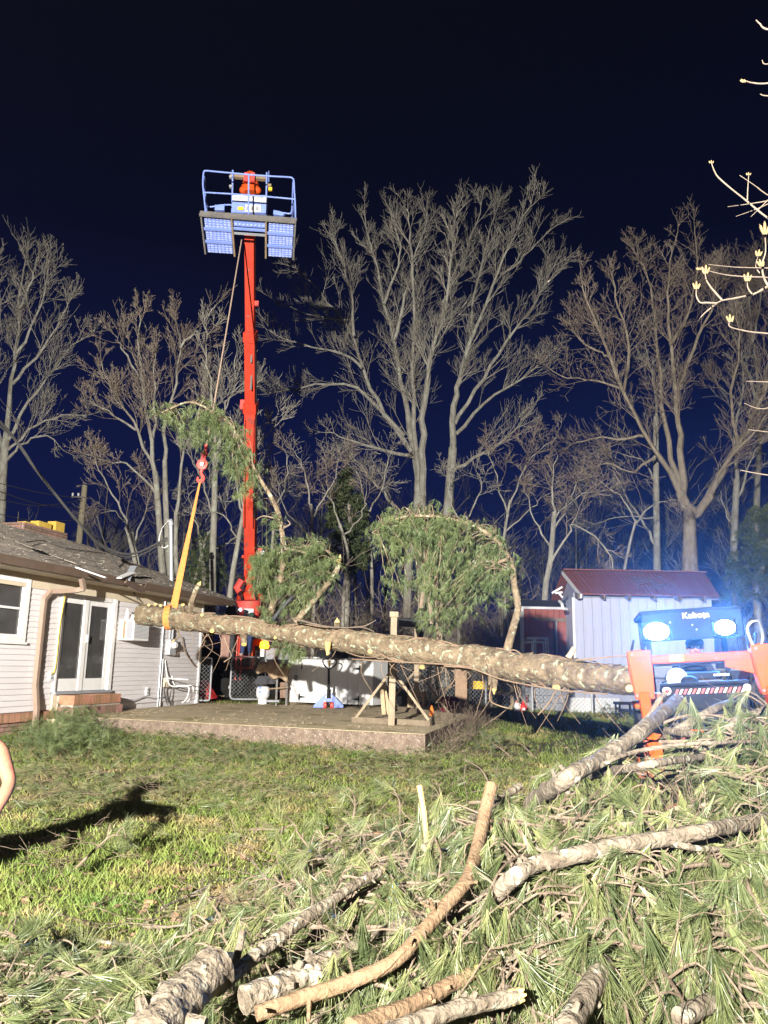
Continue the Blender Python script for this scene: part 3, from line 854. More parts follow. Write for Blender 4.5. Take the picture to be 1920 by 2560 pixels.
def chest():
    a, b = PZ(717, 1762, ZP), PZ(931, 1771, ZP)
    R = frame_of(a, b); Wd = (b - a).length; H = 1.13; D = 0.9
    t = thing('storage_chest', 'long white double door storage chest standing on skids on the patio', 'storage chest', (a + b) / 2)
    z0 = 0.075
    for x in (.05, Wd * .5 - .12, Wd - .4):
        lbox(MB(), a, R, x, x + .3, .04, D - .02, 0.001, z0 - .001).build('skid', MT['darkwood'], t)
    lbox(MB(), a, R, .02, Wd - .02, .03, D, z0, z0 + H - .03).build('carcass', MT['chest'], t)
    lbox(MB(), a, R, Wd - .02, Wd, .0, D, z0, z0 + H - .03).build('side_panel', MT['chest'], t)
    lbox(MB(), a, R, -.03, Wd + .05, -.04, D + .03, z0 + H - .028, z0 + H).build('lid', MT['steel'], t)
    lbox(MB(), a, R, Wd - .09, Wd - .022, -.012, .028, z0, z0 + H - .03).build('corner_board', MT['chest'], t)
    half = (Wd - .1) / 2
    for k in range(2):
        nbd = 4
        bwid = half / nbd
        for i in range(nbd):
            x = .0 + k * (half + .006) + i * bwid
            lbox(MB(), a, R, x + .004, x + bwid - .004, -.005, .028, z0 + .01, z0 + H - .04).build('board', MT['chest'], t)
    def hinge(x, z, sgn):
        mb = MB()
        lbox(mb, a, R, x - .02, x + .02, -.022, -.0055, z - .075, z + .075)
        mb.prism([Vector(a) + R @ Vector((x + sgn * .02, -.022, z + .03)), Vector(a) + R @ Vector((x + sgn * .02, -.022, z - .03)), Vector(a) + R @ Vector((x + sgn * .21, -.022, z - .004)), Vector(a) + R @ Vector((x + sgn * .21, -.022, z + .004))], R @ Vector((0, .014, 0)))
        mb.build('strap_hinge', MT['black'], t)
    hinge(.37, z0 + .14, 1); hinge(Wd - .36, z0 + .88, -1); hinge(Wd - .38, z0 + .13, -1)
    lbox(MB(), a, R, .20, .30, -.016, -.0055, z0 + .55, z0 + .69).build('latch_plate', MT['graypanel'], t)
    lbox(MB(), a, R, .40, .43, -.02, -.0055, z0 + .85, z0 + 1.0).build('handle', MT['black'], t)
    for x, w_ in ((.32, .16), (.72, .1), (1.75, .14), (1.95, .2)):
        o = lbox(MB(), a, R, x, x + w_, .05, .2, z0 + H + .001, z0 + H + .03).build('paper_scrap', MT['label'])
        tag(o, 'scrap of white paper on the dark lid of the white chest', 'paper', 'white scraps on the chest lid')
    return a, R, Wd, z0 + H
ca, cR, cW, cH = chest()
gr = thing('black_cooker', 'black barrel cooker with white badge behind the white chest', 'cooker', ca + cR @ Vector((.8, 1.5, 0)))
pts = [ca + cR @ Vector((.15, 1.5, 1.25)), ca + cR @ Vector((1.55, 1.5, 1.25))]
MB().tube([pts[0], pts[0].lerp(pts[1], .03), pts[0].lerp(pts[1], .97), pts[1]], [.28, .33, .33, .28], 16).build('barrel', MT['black'], gr, smooth=True)
lbox(MB(), ca, cR, .5, .62, 1.14, 1.165, 1.33, 1.46).build('badge', MT['label'], gr)
for x in (.3, 1.35):
    for y in (1.3, 1.7): lbox(MB(), ca, cR, x, x + .06, y, y + .06, -.0, 1.0).build('leg', MT['black'], gr)
lbox(MB(), ca, cR, .2, 1.5, 1.1, 1.13, 1.05, 1.09).build('front_handle', MT['galv'], gr)

def pallet_jack():
    c = PZ(821, 1771, ZP)
    t = thing('pallet_jack', 'blue pallet jack with black loop handle in front of the white chest', 'pallet jack', c)
    k = c.y / FPX
    def q(px, py, dy=0.0): return P(px, py, c.y + dy)
    for s_ in (-1, 1):
        pl = [q(821 + s_ * 5, 1735), q(821 + s_ * 9, 1735), q(821 + s_ * 37, 1763), q(821 + s_ * 37, 1769), q(821 + s_ * 12, 1769), q(821 + s_ * 12, 1752)]
        MB().prism(pl, (0, .05, 0)).build('heel_plate', MT['jack'], t)
        lbox(MB(), c, Matrix.Identity(3), s_ * .27 - .08, s_ * .27 + .08, .06, 1.15, .035, .085).build('fork', MT['jack'], t, bevel=.008)
        MB().cyl(c + Vector((s_ * .085 - .035, -.02, .075)), c + Vector((s_ * .085 + .035, -.02, .075)), .074, n=16).build('steer_wheel', MT['redhook'], t, smooth=True)
    MB().cyl(c + Vector((-.14, -.02, .075)), c + Vector((.14, -.02, .075)), .016, n=8).build('axle', MT['black'], t)
    MB().tube([c + Vector((0, -.0, .16)), c + Vector((0, 0, .45))], .05, 12).build('pump', MT['black'], t, smooth=True)
    MB().beam(c + Vector((-.1, 0, .2)), c + Vector((.1, 0, .2)), .12, .08).build('pump_base', MT['jack'], t)
    MB().tube([c + Vector((.0, -.03, .3)), q(822, 1672, -.2)], [.035, .026], 10).build('shaft', MT['black'], t, smooth=True)
    lp = [q(822, 1673, -.2), q(812, 1664, -.2), q(807, 1652, -.2), q(815, 1647, -.2), q(833, 1647, -.2), q(842, 1653, -.2), q(836, 1665, -.2), q(822, 1673, -.2)]
    MB().tube(spline(lp, 30), .017, 8).build('loop_handle', MT['black'], t, smooth=True)
    lbox(MB(), q(824, 1660, -.22), Matrix.Identity(3), -.02, .02, -.02, .02, -.06, .08).build('release_lever', MT['yellow'], t)
pallet_jack()

gl = thing('covered_grill', 'grill on thin legs with a brown tarp sagging over its hood', 'grill', PZ(690, 1764, ZP))
gb = PZ(690, 1764, ZP); Yg = gb.y
for px, dy in ((690, 0), (714, .1), (684, .5), (712, .5)):
    a = P(px, 1764, Yg); MB().beam((a.x, Yg + dy, ZP + .001), (a.x, Yg + dy, ZP + .72), .05, .05).build('leg', MT['steel'], gl)
a, b = P(636, 1711, Yg), P(690, 1690, Yg)
MB().prism([P(634, 1711, Yg), P(686, 1710, Yg), P(694, 1690, Yg), P(645, 1690, Yg)], (0, .5, 0)).build('firebox', MT['dark'], gl)
a = P(672, 1722, Yg + .1); b = P(722, 1718, Yg + .1)
MB().beam(a, b, .35, .03).build('shelf', MT['rust'], gl)
MB().prism([P(700, 1745, Yg + .2), P(718, 1745, Yg + .2), P(718, 1706, Yg + .2), P(700, 1706, Yg + .2)], (0, .3, 0)).build('gas_box', MT['brickbrown'], gl)
MB().beam(P(668, 1752, Yg), P(700, 1752, Yg), .4, .05).build('lower_shelf', MT['graypanel'], gl)
tv, tf = [], []
ntx, nty = 22, 12
for j in range(nty):
    for i in range(ntx):
        u, v = i / (ntx - 1), j / (nty - 1)
        topy = 1655 + 5 * u + 3 * math.sin(u * 9)
        boty = 1680 + 18 * u ** 1.3 + 4 * math.sin(u * 13 + 1) + (6 if u > .4 else 0)
        px = 644 + 79 * u + 4 * math.sin(v * 5)
        if v < .4:
            w = v / .4; q = P(px, topy + (1 - w) * -2, Yg - .12 + .55 * (1 - w) + .02 * math.sin(u * 17))
        else:
            w = (v - .4) / .6; q = P(px, topy + (boty - topy) * w, Yg - .14 - .05 * math.sin(w * 3) + .035 * math.sin(u * 23 + w * 3))
        tv.append(q)
for j in range(nty - 1):
    for i in range(ntx - 1): tf.append((j * ntx + i, j * ntx + i + 1, (j + 1) * ntx + i + 1, (j + 1) * ntx + i))
to = MB().add(tv, tf).build('tarp', MT['tarp'], smooth=True)
sm_ = to.modifiers.new('solid', 'SOLIDIFY'); sm_.thickness = .012
tag(to, 'stiff brown tarp draped over the grill beside the white chest', 'tarp')

pt = thing('propane_tank', 'white propane tank with blue stickers in front of the grill', 'propane tank', PZ(656, 1760, ZP))
c = PZ(656, 1760, ZP); s_ = c.y / FPX
def tz(py): return P(656, py, c.y).z
MB().tube([(c.x, c.y, tz(1748)), (c.x, c.y, tz(1744)), (c.x, c.y, tz(1738)), (c.x, c.y, tz(1722)), (c.x, c.y, tz(1716)), (c.x, c.y, tz(1713))], [10 * s_, 14 * s_, 16.5 * s_, 16.5 * s_, 13 * s_, 6 * s_], 20).build('tank_body', MT['tank'], pt, smooth=True)
MB().tube([(c.x, c.y, ZP + .001), (c.x, c.y, tz(1746))], [11 * s_, 11 * s_], 18).build('foot_ring', MT['tank'], pt, smooth=True)
MB().tube([(c.x, c.y, tz(1716)), (c.x, c.y, tz(1707))], [10 * s_, 9.5 * s_], 18, caps=False).build('collar', MT['tank'], pt, smooth=True)
MB().cyl((c.x, c.y, tz(1714)), (c.x, c.y, tz(1706)), 2.5 * s_, n=8).build('valve', MT['galv'], pt)
for (x0, x1, y0, y1, m) in ((648, 654, 1716, 1722, 'blue'), (648, 654, 1726, 1733, 'blue'), (658, 666, 1718, 1732, 'label')):
    mb = MB(); 
    vs = []
    for px in (x0, (x0 + x1) / 2, x1):
        ang = (px - 656) / 16.5
        for py in (y0, y1): vs.append((c.x + 16.8 * s_ * math.sin(ang), c.y - 16.8 * s_ * math.cos(ang), tz(py)))
    mb.add(vs, [(0, 1, 3, 2), (2, 3, 5, 4)]).build('sticker', MT[m], pt)

# ------------------------------------------------------------------ chain link fence and gates
def chain_mesh(mb, A, B, h, sp=0.075, r=0.0042, inset=0.0):
    """A,B bottom corners (Vector), panel height h"""
    A, B = Vector(A), Vector(B)
    L = (B - A).length
    d = (B - A) / L
    up = Vector((0, 0, 1))
    x = -h
    while x < L:
        for sg_ in (0, 1):
            x0, x1 = x, x + h
            t0 = max(0, -x0) ; t1 = min(h, L - x0)
            if t1 - t0 > 0.03:
                if sg_ == 0: p, q = A + d * (x0 + t0) + up * t0, A + d * (x0 + t1) + up * t1
                else: p, q = A + d * (x0 + t0) + up * (h - t0), A + d * (x0 + t1) + up * (h - t1)
                off = d.cross(up) * (r * (1 if sg_ else -1))
                mb.tube([p + off, q + off], r, 3, caps=False)
        x += sp * 1.414
    return mb
def gate(c4, Y, label, Y2=None):
    x0, y0, x1, y1 = c4
    Y2 = Y2 or Y
    A, B = P(x0, y1, Y), P(x1, y1, Y2)
    B.z = A.z
    h = P(x0, y0, Y).z - A.z
    t = thing('chain_link_gate', label, 'gate', (A + B) / 2)
    d = (B - A).normalized(); r_ = min(.12, (B - A).length * .2)
    upz = Vector((0, 0, 1))
    loop = []
    for (o, ax, ay) in ((A, d, upz), (B, upz, -d), (B + upz * h, -d, -upz), (A + upz * h, -upz, d)):
        for k in range(5):
            a_ = k / 4 * math.pi / 2
            loop.append(o + ax * r_ * (1 - math.cos(math.pi / 2 - a_)) * 1.0 + ay * r_ * (1 - math.sin(math.pi / 2 - a_)) if False else o + ay * r_ * (1 - math.sin(a_)) + ax * r_ * (1 - math.cos(a_)))
    loop.append(loop[0])
    MB().tube(loop, .024, 8).build('gate_frame', MT['galv'], t, smooth=True)
    tag(chain_mesh(MB(), A + d * .02 + upz * .02, B - d * .02 + upz * .02, h - .04).build('wire_mesh', MT['wire'], t), kind='stuff')
    for z in (h * .25, h * .8):
        MB().cyl(A + upz * z - d * .02, A + upz * (z + .07) - d * .02, .035, n=8).build('hinge', MT['galv'], t)
gate((494, 1644, 524, 1751), 20.7, 'narrow chain link gate beside the white house corner')
gate((574, 1642, 661, 1748), 21.6, 'rounded chain link gate standing open in front of the red crane', 21.9)

fz = thing('chain_link_fence', 'chain link fence across the back of the yard below the hanging trunk', 'fence', P(1200, 1775, 20.4))
fp = [P(935, 1750, 22), P(1074, 1750, 21.6), P(1215, 1750, 21.0), P(1331, 1750, 20.4), P(1480, 1750, 19.9), P(1620, 1750, 19.4), P(1760, 1750, 19.0), P(1960, 1750, 18.6)]
for q in fp: q.z = gz(q.x, q.y) - 0.02
for i, q in enumerate(fp):
    MB().cyl(q, q + Vector((0, 0, 1.27)), .03, n=8).build('fence_post', MT['galv'], fz, smooth=True)
    MB().ball(q + Vector((0, 0, 1.28)), .037, 8, 5).build('post_cap', MT['galv'], fz, smooth=True)
for a, b in zip(fp[:-1], fp[1:]):
    MB().cyl(a + Vector((0, 0, 1.22)), b + Vector((0, 0, 1.22)), .021, n=7).build('top_rail', MT['galv'], fz, smooth=True)
    tag(chain_mesh(MB(), a + Vector((0, -.03, .03)), b + Vector((0, -.03, .03)), 1.18).build('wire_mesh', MT['wire'], fz), kind='stuff')

# red sheet behind the narrow gate
o = MB().prism([P(497, 1748, 21.6), P(531, 1748, 21.6), P(520, 1728, 21.6), P(507, 1706, 21.6), P(501, 1698, 21.6), P(498, 1725, 21.6)], (0.1, .35, 0)).build('red_sled', MT['redplastic'], bevel=.03)
tag(o, 'red plastic sled leaning behind the narrow chain link gate', 'sled')
for k, (a, b, w_) in enumerate((((520, 1733), (545, 1718), .12), ((524, 1742), (556, 1736), .14))):
    A, B = P(a[0], a[1], 22.5), P(b[0], b[1], 23.2)
    A.z = gz(A.x, A.y) + .08 + .05 * k; B.z = gz(B.x, B.y) + .1
    o = MB().beam(A, B, w_, .04).build('plank', MT['newwood'])
    tag(o, ('upper pale plank lying on the grass by the red sled', 'lower pale plank lying on the grass by the red sled')[k], 'plank')

# ------------------------------------------------------------------ timber swing frame on the patio corner
tf_ = thing('timber_swing_frame', 'weathered timber swing frame of two braced posts on the patio corner', 'swing frame', PZ(978, 1813, ZP))
def aframe(base, ptop, pl, pr, wl_, wr_, Y):
    b = Vector(base)
    tp_ = P(ptop[0], ptop[1], Y)
    MB().beam(b + Vector((0, -.06, .001)), (tp_.x, b.y - .06, tp_.z), .115, .1, (0, 1, 0)).build('post', MT['lumber'], tf_, bevel=.006)
    l, r = Vector(pl), Vector(pr)
    MB().beam(l + Vector((0, 0.06, .05)), r + Vector((0, 0.06, .05)), .1, .1).build('base_beam', MT['darkwood'], tf_, bevel=.006)
    hz_ = b.z + .93
    MB().beam(l.lerp(b, .1) + Vector((0, .07, .10)), (b.x - .03, b.y + .07, hz_), .045, .09, (0, 1, 0)).build('brace', MT['lumber'], tf_)
    MB().beam(r.lerp(b, .06) + Vector((0, .07, .10)), (b.x + .03, b.y + .07, hz_), .045, .09, (0, 1, 0)).build('brace', MT['lumber'], tf_)
    return tp_
b1 = PZ(978, 1813, ZP)
t1_ = aframe(b1, (985, 1541), PZ(881, 1806, ZP), PZ(1078, 1816, ZP), 0, 0, b1.y)
b2 = PZ(1040, 1778, ZP)
t2_ = aframe(b2, (1042, 1560), PZ(962, 1772, ZP), PZ(1128, 1795, ZP), 0, 0, b2.y)
MB().box(t1_ + Vector((0, -.06, .03)), (.16, .16, .10)).build('post_cap', MT['polewood'], tf_, bevel=.01)
MB().beam(t1_ + Vector((.02, .0, -.12)), t2_ + Vector((.02, 0, -.02)), .12, .12).build('top_beam', MT['dark'], tf_)
MB().tube(spline([t2_ + Vector((-.5, .1, .05)), t2_ + Vector((-.2, .05, .08)), t2_ + Vector((.12, 0, .0)), t2_ + Vector((.06, 0, -.4))], 14), .07, 8).build('hood', MT['dark'], tf_, smooth=True)

def crate():
    a = PZ(1018, 1771, ZP); R = frame_of(a, a + Vector((1, -.2, 0)))
    t = thing('wooden_crate', 'rough wooden crate of pale slats under the swing frame', 'crate', a)
    for z in (.02, .17, .32):
        for y in (0, .34): lbox(MB(), a, R, 0, .44, y, y + .02, z, z + .08).build('slat', MT['newwood'] if z > .1 else MT['lumber'], t)
    for x in (.01, .2, .38):
        for y in (-.022, .362): lbox(MB(), a, R, x, x + .055, y, y + .02, .0, .42).build('cleat', MT['newwood'], t)
    lbox(MB(), a, R, .0, .44, .022, .338, .02, .05).build('bottom_board', MT['lumber'], t)
crate()
for k, (a, b, Y) in enumerate((((960, 1773), (953, 1706), 17.2), ((973, 1774), (958, 1708), 17.35))):
    o = MB().beam((P(a[0], a[1], Y).x, Y, ZP), (P(b[0], b[1], Y).x, Y + .25, P(b[0], b[1], Y).z), .085, .03, (0, 1, 0)).build('leaning_board', MT['newwood'])
    tag(o, ('pale board leaning on the chest end, nearer the chest', 'pale board leaning on the chest end, farther from the chest')[k], 'board')
c = PZ(996, 1764, ZP)
bg_ = MB(); bg_.ball(c + Vector((0, 0, .12)), (.13, .12, .13), 14, 8)
bg_.v = [tuple(Vector(q) + Vector((mnoise.noise(Vector(q) * 9), mnoise.noise(Vector(q) * 9 + Vector((5, 0, 0))), 0)) * .05) for q in bg_.v]
tag(bg_.build('plastic_bag', MT['label'], smooth=True), 'crumpled white plastic bag behind the swing frame post', 'bag')
c = PZ(1079, 1789, ZP); s_ = c.y / FPX
ob = thing('orange_bottle', 'bright orange bottle standing on the patio behind the swing brace', 'bottle', c)
MB().tube([c + Vector((0, 0, .002)), c + Vector((0, 0, 15 * s_)), c + Vector((0, 0, 19 * s_)), c + Vector((0, 0, 20 * s_))], [5.2 * s_, 5.2 * s_, 3 * s_, 2 * s_], 14).build('bottle_body', MT['safety'], ob, smooth=True)
MB().tube([c + Vector((0, 0, 20 * s_)), c + Vector((0, 0, 24 * s_))], [2.4 * s_, 2.2 * s_], 10).build('cap', MT['safety'], ob)
c = P(1122, 1785, 18.5); c.z = gz(c.x, c.y)
bn = thing('plastic_bin', 'dark red plastic bin on the grass in the trunk shadow', 'bin', c)
MB().tube([c, c + Vector((0, 0, .38)), c + Vector((0, 0, .40)), c + Vector((0, 0, .42))], [.2, .25, .28, .28], 16).build('bin_body', MT['maroon'], bn, smooth=True)
MB().tube([c + Vector((0, 0, .42)), c + Vector((0, 0, .47))], [.26, .16], 16).build('lid', MT['maroon'], bn, smooth=True)
a = P(1139, 1765, 20.5); b = P(1168, 1670, 20.5)
o = MB().box(((a.x + b.x) / 2, 20.6, (gz(a.x, 20.5) + b.z) / 2), (b.x - a.x, .02, b.z - gz(a.x, 20.5))).build('strand_board', MT['osb'])
tag(o, 'brown strand board panel standing upright against the fence', 'board')
# sawhorse frame
def pbar(t, a, b, Y, w_, h_, m, name='rail', dy=0):
    return MB().beam(P(a[0], a[1], Y), P(b[0], b[1], Y + dy), w_, h_, (0, 1, 0)).build(name, MT[m], t)
sw = thing('sawhorse', 'pale wooden sawhorse behind the fence under the trunk', 'sawhorse', P(1255, 1775, 21.6))
for y_ in (0, .5):
    pbar(sw, (1228, 1733), (1283, 1734), 21.6 + y_, .09, .04, 'newwood', 'cross_rail')
    pbar(sw, (1280, 1690), (1280, 1775), 21.6 + y_, .09, .04, 'newwood', 'leg')
    pbar(sw, (1228, 1690), (1228, 1775), 21.6 + y_, .06, .04, 'newwood', 'leg')
pbar(sw, (1225, 1695), (1286, 1696), 21.8, .09, .6, 'newwood', 'top_board')
for k, (px, m, nm, lab) in enumerate(((1292, 'label', 'white_jug', 'white plastic jug on the ground before the fence post'), (1308, 'redplastic', 'red_fuel_can', 'red fuel can with white label before the fence post'))):
    c = P(px, 1776, 20.0); c.z = gz(c.x, c.y)
    t = thing(nm, lab, 'jug' if k == 0 else 'fuel can', c)
    MB().tube([c, c + Vector((0, 0, .02)), c + Vector((0, 0, .17)), c + Vector((0, 0, .22)), c + Vector((0, 0, .25))], [.06, .075, .075, .04, .025], 10).build('body', MT[m], t, smooth=True)
    MB().tube([c + Vector((0, 0, .25)), c + Vector((0, 0, .28))], [.028, .026], 8).build('cap', MT['redplastic'], t)
    MB().tube(spline([c + Vector((.03, 0, .22)), c + Vector((.09, 0, .2)), c + Vector((.075, 0, .1))], 8), .012, 6).build('handle', MT[m], t)
    if k: MB().box(c + Vector((0, -.074, .09)), (.07, .006, .06)).build('label_patch', MT['label'], t)
c = P(1205, 1725, 22.3); c.z = gz(c.x, c.y) + .0
wb = thing('yellow_cart', 'yellow garden cart behind the fence', 'cart', c)
cz = P(1205, 1712, 22.3).z
MB().prism([c + Vector((-.35, 0, cz - c.z - .12)), c + Vector((.25, 0, cz - c.z - .12)), c + Vector((.38, 0, cz - c.z + .1)), c + Vector((-.45, 0, cz - c.z + .1))], (0, .5, 0)).build('tub', MT['yellow'], wb)
for x in (-.25, .2): MB().beam(c + Vector((x, .25, 0)), c + Vector((x, .25, cz - c.z - .12)), .05, .05).build('leg', MT['black'], wb)
MB().cyl(c + Vector((.3, .2, .2)), c + Vector((.3, .28, .2)), .2, n=14).build('wheel', MT['rubber'], wb)

# block wall and white boards behind the fence
bwll = thing('block_wall', 'low grey concrete block wall behind the fence by the shed', 'block wall', P(1365, 1795, 21.2))
a0 = P(1312, 1790, 21.2); a0.z = gz(a0.x, a0.y) - .02
mcb2 = mesh_of(MB().box((0, 0, 0), (.38, .19, .185)), MT['graypanel']); mcb2.name = 'block'
for r in range(3):
    for i in range(4):
        o = link('block', mcb2, a0 + Vector((.2 + i * .39 + (.1 if r % 2 else 0), -.05 * i * .3, .1 + r * .195)), bwll)
wp = []
for k, (x0, y0, x1, y1, Y, lab) in enumerate(((1412, 1746, 1548, 1798, 20.6, 'dirty white board leaning behind the fence, nearer one'), (1438, 1722, 1592, 1790, 21.0, 'taller pale board behind the fence below the shed wall'))):
    A, B = P(x0, y1, Y), P(x1, y0, Y)
    z0 = gz(A.x, Y) - .02
    o = MB().box(((A.x + B.x) / 2, Y, (z0 + B.z) / 2), (B.x - A.x, .05, B.z - z0)).build('white_board', MT['chest' if k == 0 else 'metalwall'])
    tag(o, lab, 'board')
tb_ = thing('small_table', 'small black metal table standing by the fence beside the tractor', 'table', P(1562, 1797, 19.0))
A = P(1540, 1758, 19.0); B = P(1586, 1758, 19.0); zg = gz(A.x, 19)
for q in (0, 1, 2):
    MB().box(((A.x + B.x) / 2, 18.9 + q * .14, A.z), (B.x - A.x, .12, .06)).build('top_slat', MT['black'], tb_)
for x in (A.x + .05, B.x - .05):
    for y in (18.88, 19.2): MB().box((x, y, (zg + A.z) / 2 - .015), (.04, .04, A.z - zg - .03)).build('leg', MT['black'], tb_)
MB().box(((A.x + B.x) / 2, 19.02, A.z - .18), (B.x - A.x - .1, .03, .04)).build('stretcher', MT['black'], tb_)

# ------------------------------------------------------------------ sheds
def metal_shed():
    Yf = 22.0
    A = P(1433, 1493, Yf); B = P(1778, 1498, Yf)
    z0 = gz(A.x, Yf) - .05; zt_ = P(1433, 1494, Yf).z
    D = 3.4
    t = thing('metal_shed', 'tall pale metal sided shed with rust red roof behind the tractor', 'shed', ((A.x + B.x) / 2, Yf + D / 2, z0))
    W_ = B.x - A.x
    MB().box(((A.x + B.x) / 2, Yf + D / 2, (z0 + zt_) / 2), (W_ - .04, D - .04, zt_ - z0)).build('wall_core', MT['metalwall'], t)
    n = 15
    pw = W_ / n
    for i in range(n):
        x = A.x + i * pw
        MB().box((x + pw / 2, Yf - .006, (z0 + zt_) / 2), (pw - .012, .03, zt_ - z0 - .01)).build('siding_panel', MT['metalwall'], t)
        rb = MB()
        for q in (.04, pw * .36, pw * .66): rb.box((x + q, Yf - .026, (z0 + zt_) / 2), (.022, .012, zt_ - z0 - .02))
        rb.build('panel_rib', MT['metalwall'], t)
    m2 = 9
    for i in range(m2):
        MB().box((A.x + .008, Yf + .02 + (i + .5) * (D / m2), (z0 + zt_) / 2), (.03, D / m2 - .012, zt_ - z0 - .01)).build('siding_panel', MT['metalwall'], t)
    MB().box((A.x - .015, Yf - .02, (z0 + zt_) / 2), (.06, .06, zt_ - z0)).build('corner_trim', MT['white'], t)
    # roof
    e0 = P(1404, 1486, Yf - .45); e1 = P(1800, 1492, Yf - .45)
    Yr = Yf + D / 2
    r0 = P(1404, 1430, Yr); r1 = P(1763, 1433, Yr)
    ez = (e0.z + e1.z) / 2; rz = (r0.z + r1.z) / 2
    e0 = Vector((r0.x + .03, Yf - .45, ez)); e1 = Vector((P(1800, 1492, Yf - .45).x, Yf - .45, ez))
    r0 = Vector((r0.x + .03, Yr, rz)); r1 = Vector((max(r1.x, e1.x - .0), Yr, rz))
    b0 = Vector((r0.x, 2 * Yr - e0.y, ez)); b1 = Vector((r1.x, 2 * Yr - e0.y, ez))
    nx_ = 11
    for i in range(nx_):
        u0, u1 = i / nx_, (i + 1) / nx_
        p = [e0.lerp(e1, u0), e0.lerp(e1, u1 - .002), r0.lerp(r1, u1 - .002), r0.lerp(r1, u0)]
        MB().prism(p, (0, 0, .025)).build('roof_sheet', MT['metalroof'], t)
        mb = MB()
        for w in (.1, .4, .7): mb.beam(e0.lerp(e1, u0 + w / nx_) + Vector((0, 0, .033)), r0.lerp(r1, u0 + w / nx_) + Vector((0, 0, .033)), .03, .018)
        mb.build('roof_rib', MT['metalroof'], t)
    MB().prism([b0, r0, r1, b1], (0, 0, .025)).build('back_roof', MT['metalroof'], t)
    MB().prism([e0 + Vector((.25, .5, -.02)), r0 + Vector((.25, 0, -.02)), b0 + Vector((.25, -.5, -.02))], (.05, 0, 0)).build('gable', MT['metalwall'], t)
    MB().prism([e1 + Vector((-.3, .5, -.02)), r1 + Vector((-.3, 0, -.02)), b1 + Vector((-.3, -.5, -.02))], (.05, 0, 0)).build('gable', MT['metalwall'], t)
    MB().beam(r0 + Vector((0, 0, .05)), r1 + Vector((0, 0, .05)), .3, .03).build('ridge_cap', MT['metalroof'], t)
    for px in (1447, 1511, 1574, 1638, 1700, 1762):
        q = P(px, 1496, Yf - .4)
        MB().beam((q.x, Yf - .42, ez - .06), (q.x, Yf - .04, ez + .03), .06, .13).build('rafter_tail', MT['darkwood'], t)
    MB().box(((e0.x + e1.x) / 2, Yf - .05, ez + .02), (W_ + .2, .03, .14)).build('fascia', MT['graypanel'], t)
    MB().beam(e0 + Vector((.0, -.0, -.05)), r0 + Vector((0, 0, -.05)), .05, .12).build('barge_board', MT['white'], t)
    c = P(1405, 1510, Yf - .3)
    MB().tube(spline([c + Vector((0, .3, .1)), c, c + Vector((0, -.1, -.12)), c + Vector((.12, 0, -.14))], 10), .045, 8).build('gutter_elbow', MT['white'], t, smooth=True)
    for q in range(3):
        MB().beam(c + Vector((-.28 + .1 * q, 0, .3)), c + Vector((.02, 0, .48 - .15 * q)), .03, .05).build('bracket', MT['white'], t)
    segs = []
    r2 = random.Random(9)
    for k in range(26):
        p = e0.lerp(e1, r2.uniform(.35, .8)).lerp(r0.lerp(r1, r2.uniform(.4, .7)), r2.uniform(.15, .75)) + Vector((0, -.03, .07))
        q = p + Vector((r2.uniform(-.5, .5), r2.uniform(-.1, .1), r2.uniform(-.06, .1)))
        segs.append((p, q, .012, .006)); segs.append((p.lerp(q, .5), p.lerp(q, .5) + Vector((r2.uniform(-.2, .2), 0, r2.uniform(0, .2))), .007, .004))
    return segs
shed_twigs = metal_shed()

rs = thing('red_shed', 'low dark red board shed with pale corner trim left of the metal shed', 'shed', P(1365, 1790, 23))
A = P(1303, 1521, 23); B = P(1428, 1527, 23); z0 = gz(A.x, 23) - .02
nb_ = 8
for i in range(nb_):
    x = A.x + .06 + i * (B.x - A.x - .06) / nb_
    w_ = (B.x - A.x - .06) / nb_
    MB().box((x + w_ / 2, 23 + rnd.uniform(0, .006), (z0 + A.z) / 2), (w_ - .012, .03, A.z - z0)).build('board', MT['redboard'], rs)
MB().box(((A.x + B.x) / 2, 24.2, (z0 + A.z) / 2), (B.x - A.x, 2.3, A.z - z0)).build('wall_core', MT['darkwood'], rs)
MB().box((A.x + .01, 22.97, (z0 + A.z) / 2), (.1, .06, A.z - z0)).build('corner_trim', MT['galv'], rs)
MB().box(((A.x + B.x) / 2, 22.96, A.z + .02), (B.x - A.x + .1, .07, .07)).build('eave_trim', MT['galv'], rs)
e = P(1292, 1497, 23.0)
MB().prism([Vector((e.x, 22.8, A.z + .06)), Vector((B.x + .1, 22.8, A.z + .06)), Vector((B.x + .1, 23.3, e.z)), Vector((e.x, 23.3, e.z))], (0, 2.2, .05)).build('roof', MT['dark'], rs)
q0, q1 = P(1334, 1547, 22.9), P(1426, 1551, 22.9)
MB().beam(q0, q1, .05, .1).build('ledger_board', MT['darkwood'], rs)
q0, q1 = P(1389, 1553, 22.93), P(1389, 1640, 22.93)
MB().beam((q0.x, 22.93, q0.z), (q0.x, 22.93, z0), .16, .04, (1, 0, 0)).build('door_trim', MT['graypanel'], rs)
MB().box((P(1412, 1600, 22.96).x, 22.965, (z0 + q0.z) / 2), (.32, .03, q0.z - z0)).build('door', MT['redboard'], rs)
